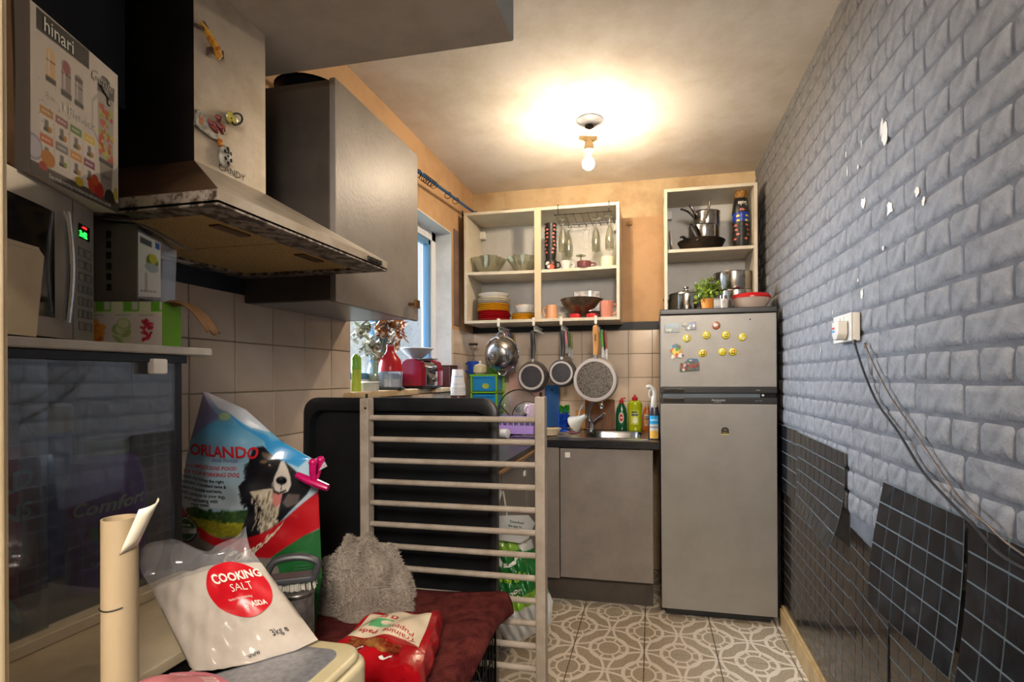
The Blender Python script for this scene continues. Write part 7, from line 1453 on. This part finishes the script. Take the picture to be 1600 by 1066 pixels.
def cable(nm, label, pix, r_, mt_, X=XR - .014):
    pts = [at(px, py, X=X - dx) for px, py, dx in pix]; o = thing(nm, label, 'cable', pts[0]); m = MB(); q = bezier([p - pts[0] for p in pts], 10); m.tube(q, r_, 7); m.build('sheath', mt_, o); m = MB(); m.tube([q[0] + V(0, 0, .004), q[0] - V(0, 0, .012)], r_ * 1.6, 8); m.build('strain_relief', mt_, o)
cable('power_cable', 'thick black cable trailing from the plug across the brick wallpaper', [(1335, 533, .02), (1341, 555, .012), (1353, 590, .004), (1372, 632, .003), (1403, 675, .003), (1440, 735, .004), (1480, 780, .008), (1512, 812, .018), (1524, 824, .022), (1550, 855, .016), (1580, 878, .02), (1625, 900, .02)], .0032, 'cable_black')
cable('power_cable', 'thin brown cable running beside the black one down the wallpaper', [(1351, 538, .004), (1366, 572, .003), (1390, 618, .003), (1421, 664, .003), (1455, 715, .003), (1489, 765, .006), (1520, 800, .016), (1545, 822, .016), (1575, 850, .014), (1625, 885, .016)], .0022, 'cable_brown')

# ---------------------------------------------------------------- carrier bag hanging on a cupboard knob
CT = 1.90; c0 = at(818, 1000, t=CT); kb = thing('carrier_bag', 'green and white plastic carrier bag hanging behind the cot side', 'bag', c0); KO = c0
ysb = [842, 856, 880, 905, 940, 975, 1000]; xlb = [770, 768, 768, 768, 768, 772, 790]; xrb = [830, 834, 840, 850, 864, 861, 820]
def cbag(a, b, sd=1, e=0.): py = 842 + 158 * b; l, r_ = np.interp(py, ysb, xlb), np.interp(py, ysb, xrb); px = l + (r_ - l) * a; return cpx(px, py, sd, e)
def cpx(px, py, sd=1, e=0.):
    l, r_ = np.interp(py, ysb, xlb), np.interp(py, ysb, xrb); a = min(1, max(0, (px - l) / (r_ - l))); b = (py - 842) / 158; env = max(0, math.sin(PI * a)) ** .7 * max(0, math.sin(PI * min(1, max(0, b * .85 + .1)))) ** .6
    wr = .008 * math.sin(px * .23 + py * .1) * env + .006 * math.sin(px * .4 - py * .2) * env; return at(px, py, t=CT) - KO + fwd * (-(.05 * env) * sd + wr - e)
P = Paint(70, 120, '#b9b9b6'); pyg = 842 + 158 * P.v; lx, rx_ = np.interp(pyg, ysb, xlb), np.interp(pyg, ysb, xrb); P.u, P.v = lx + (rx_ - lx) * P.u, -pyg
P.rect(700, 900, -868, -838, '#7fa83a'); P.poly([(760, -862), (870, -850), (870, -918), (760, -950)], '#1f6a2c'); P.poly([(760, -940), (870, -905), (870, -925), (760, -962)], '#78a82c'); P.ell(824, -850, 14, 8, '#b5b5ae'); P.poly([(835, -925), (870, -905), (870, -960), (850, -950)], '#c4c4c2'); P.poly([(852, -915), (860, -912), (862, -928), (853, -925)], '#5a8a4a')
P.u = P.v = None; M_print('print_film', .3, bump=.25, bscale=30, coat=.3); printed('front_film', lambda a, b: cbag(a, b), P, 'print_film', kb)
M('film_white', '#b5b5b2', .35, bump=.3, bscale=30); m = MB(); m.grid(lambda a, b: cbag(a, b, -1), 24, 30); m.build('back_film', 'film_white', kb, smooth=80)
m = MB(); fl3 = [(774, 806), (826, 805), (836, 818), (826, 842), (812, 849), (772, 843)]; m.add([at(x, y, t=CT - .055) - KO for x, y in fl3] + [at(x, y, t=CT - .045) - KO for x, y in fl3], [tuple(range(6)), tuple(range(11, 5, -1))] + [(i, (i + 1) % 6, 6 + (i + 1) % 6, 6 + i) for i in range(6)]); m.build('white_flap', 'film_white', kb, smooth=0)
for k, tx in enumerate(('Download', 'the app to', 'start saving')): m = MB(); text_mesh(m, tx, 6, lambda u, v: at(797 - 3 * k + u, 817 + 6 * k - v + u * .12, t=CT - .057) - KO, bold=.02, sx=.85); m.build('lettering', 'soap_green', kb, smooth=0)
M('lime_print', '#9ac02e', .4)
for tx, sz, x, y, mt_, sl in (('SD', 34, 772, 882, 'china_white', -.12), ('wards', 21, 774, 906, 'lime_print', -.16), ('ds, not', 13, 780, 926, 'china_white', -.2)): m = MB(); text_mesh(m, tx, sz, lambda u, v: cpx(x + u, y - v + u * sl, 1, .003), bold=.03, sx=.95); m.build('lettering', mt_, kb, smooth=0)
kn = V(-.588, 1.925, .765)
for dx, px in ((0, 776), (.004, 800)): m = MB(); q = [at(px, 846, t=CT - .03) - KO, at(px - 6, 815, t=CT - .01) - KO, kn - KO + V(.008 + dx, .0, .004)]; m.tube(bezier(q, 6), [.014] * 6 + [.008] * 6 + [.005], 8, flat=.2); m.build('handle', 'film_white', kb)
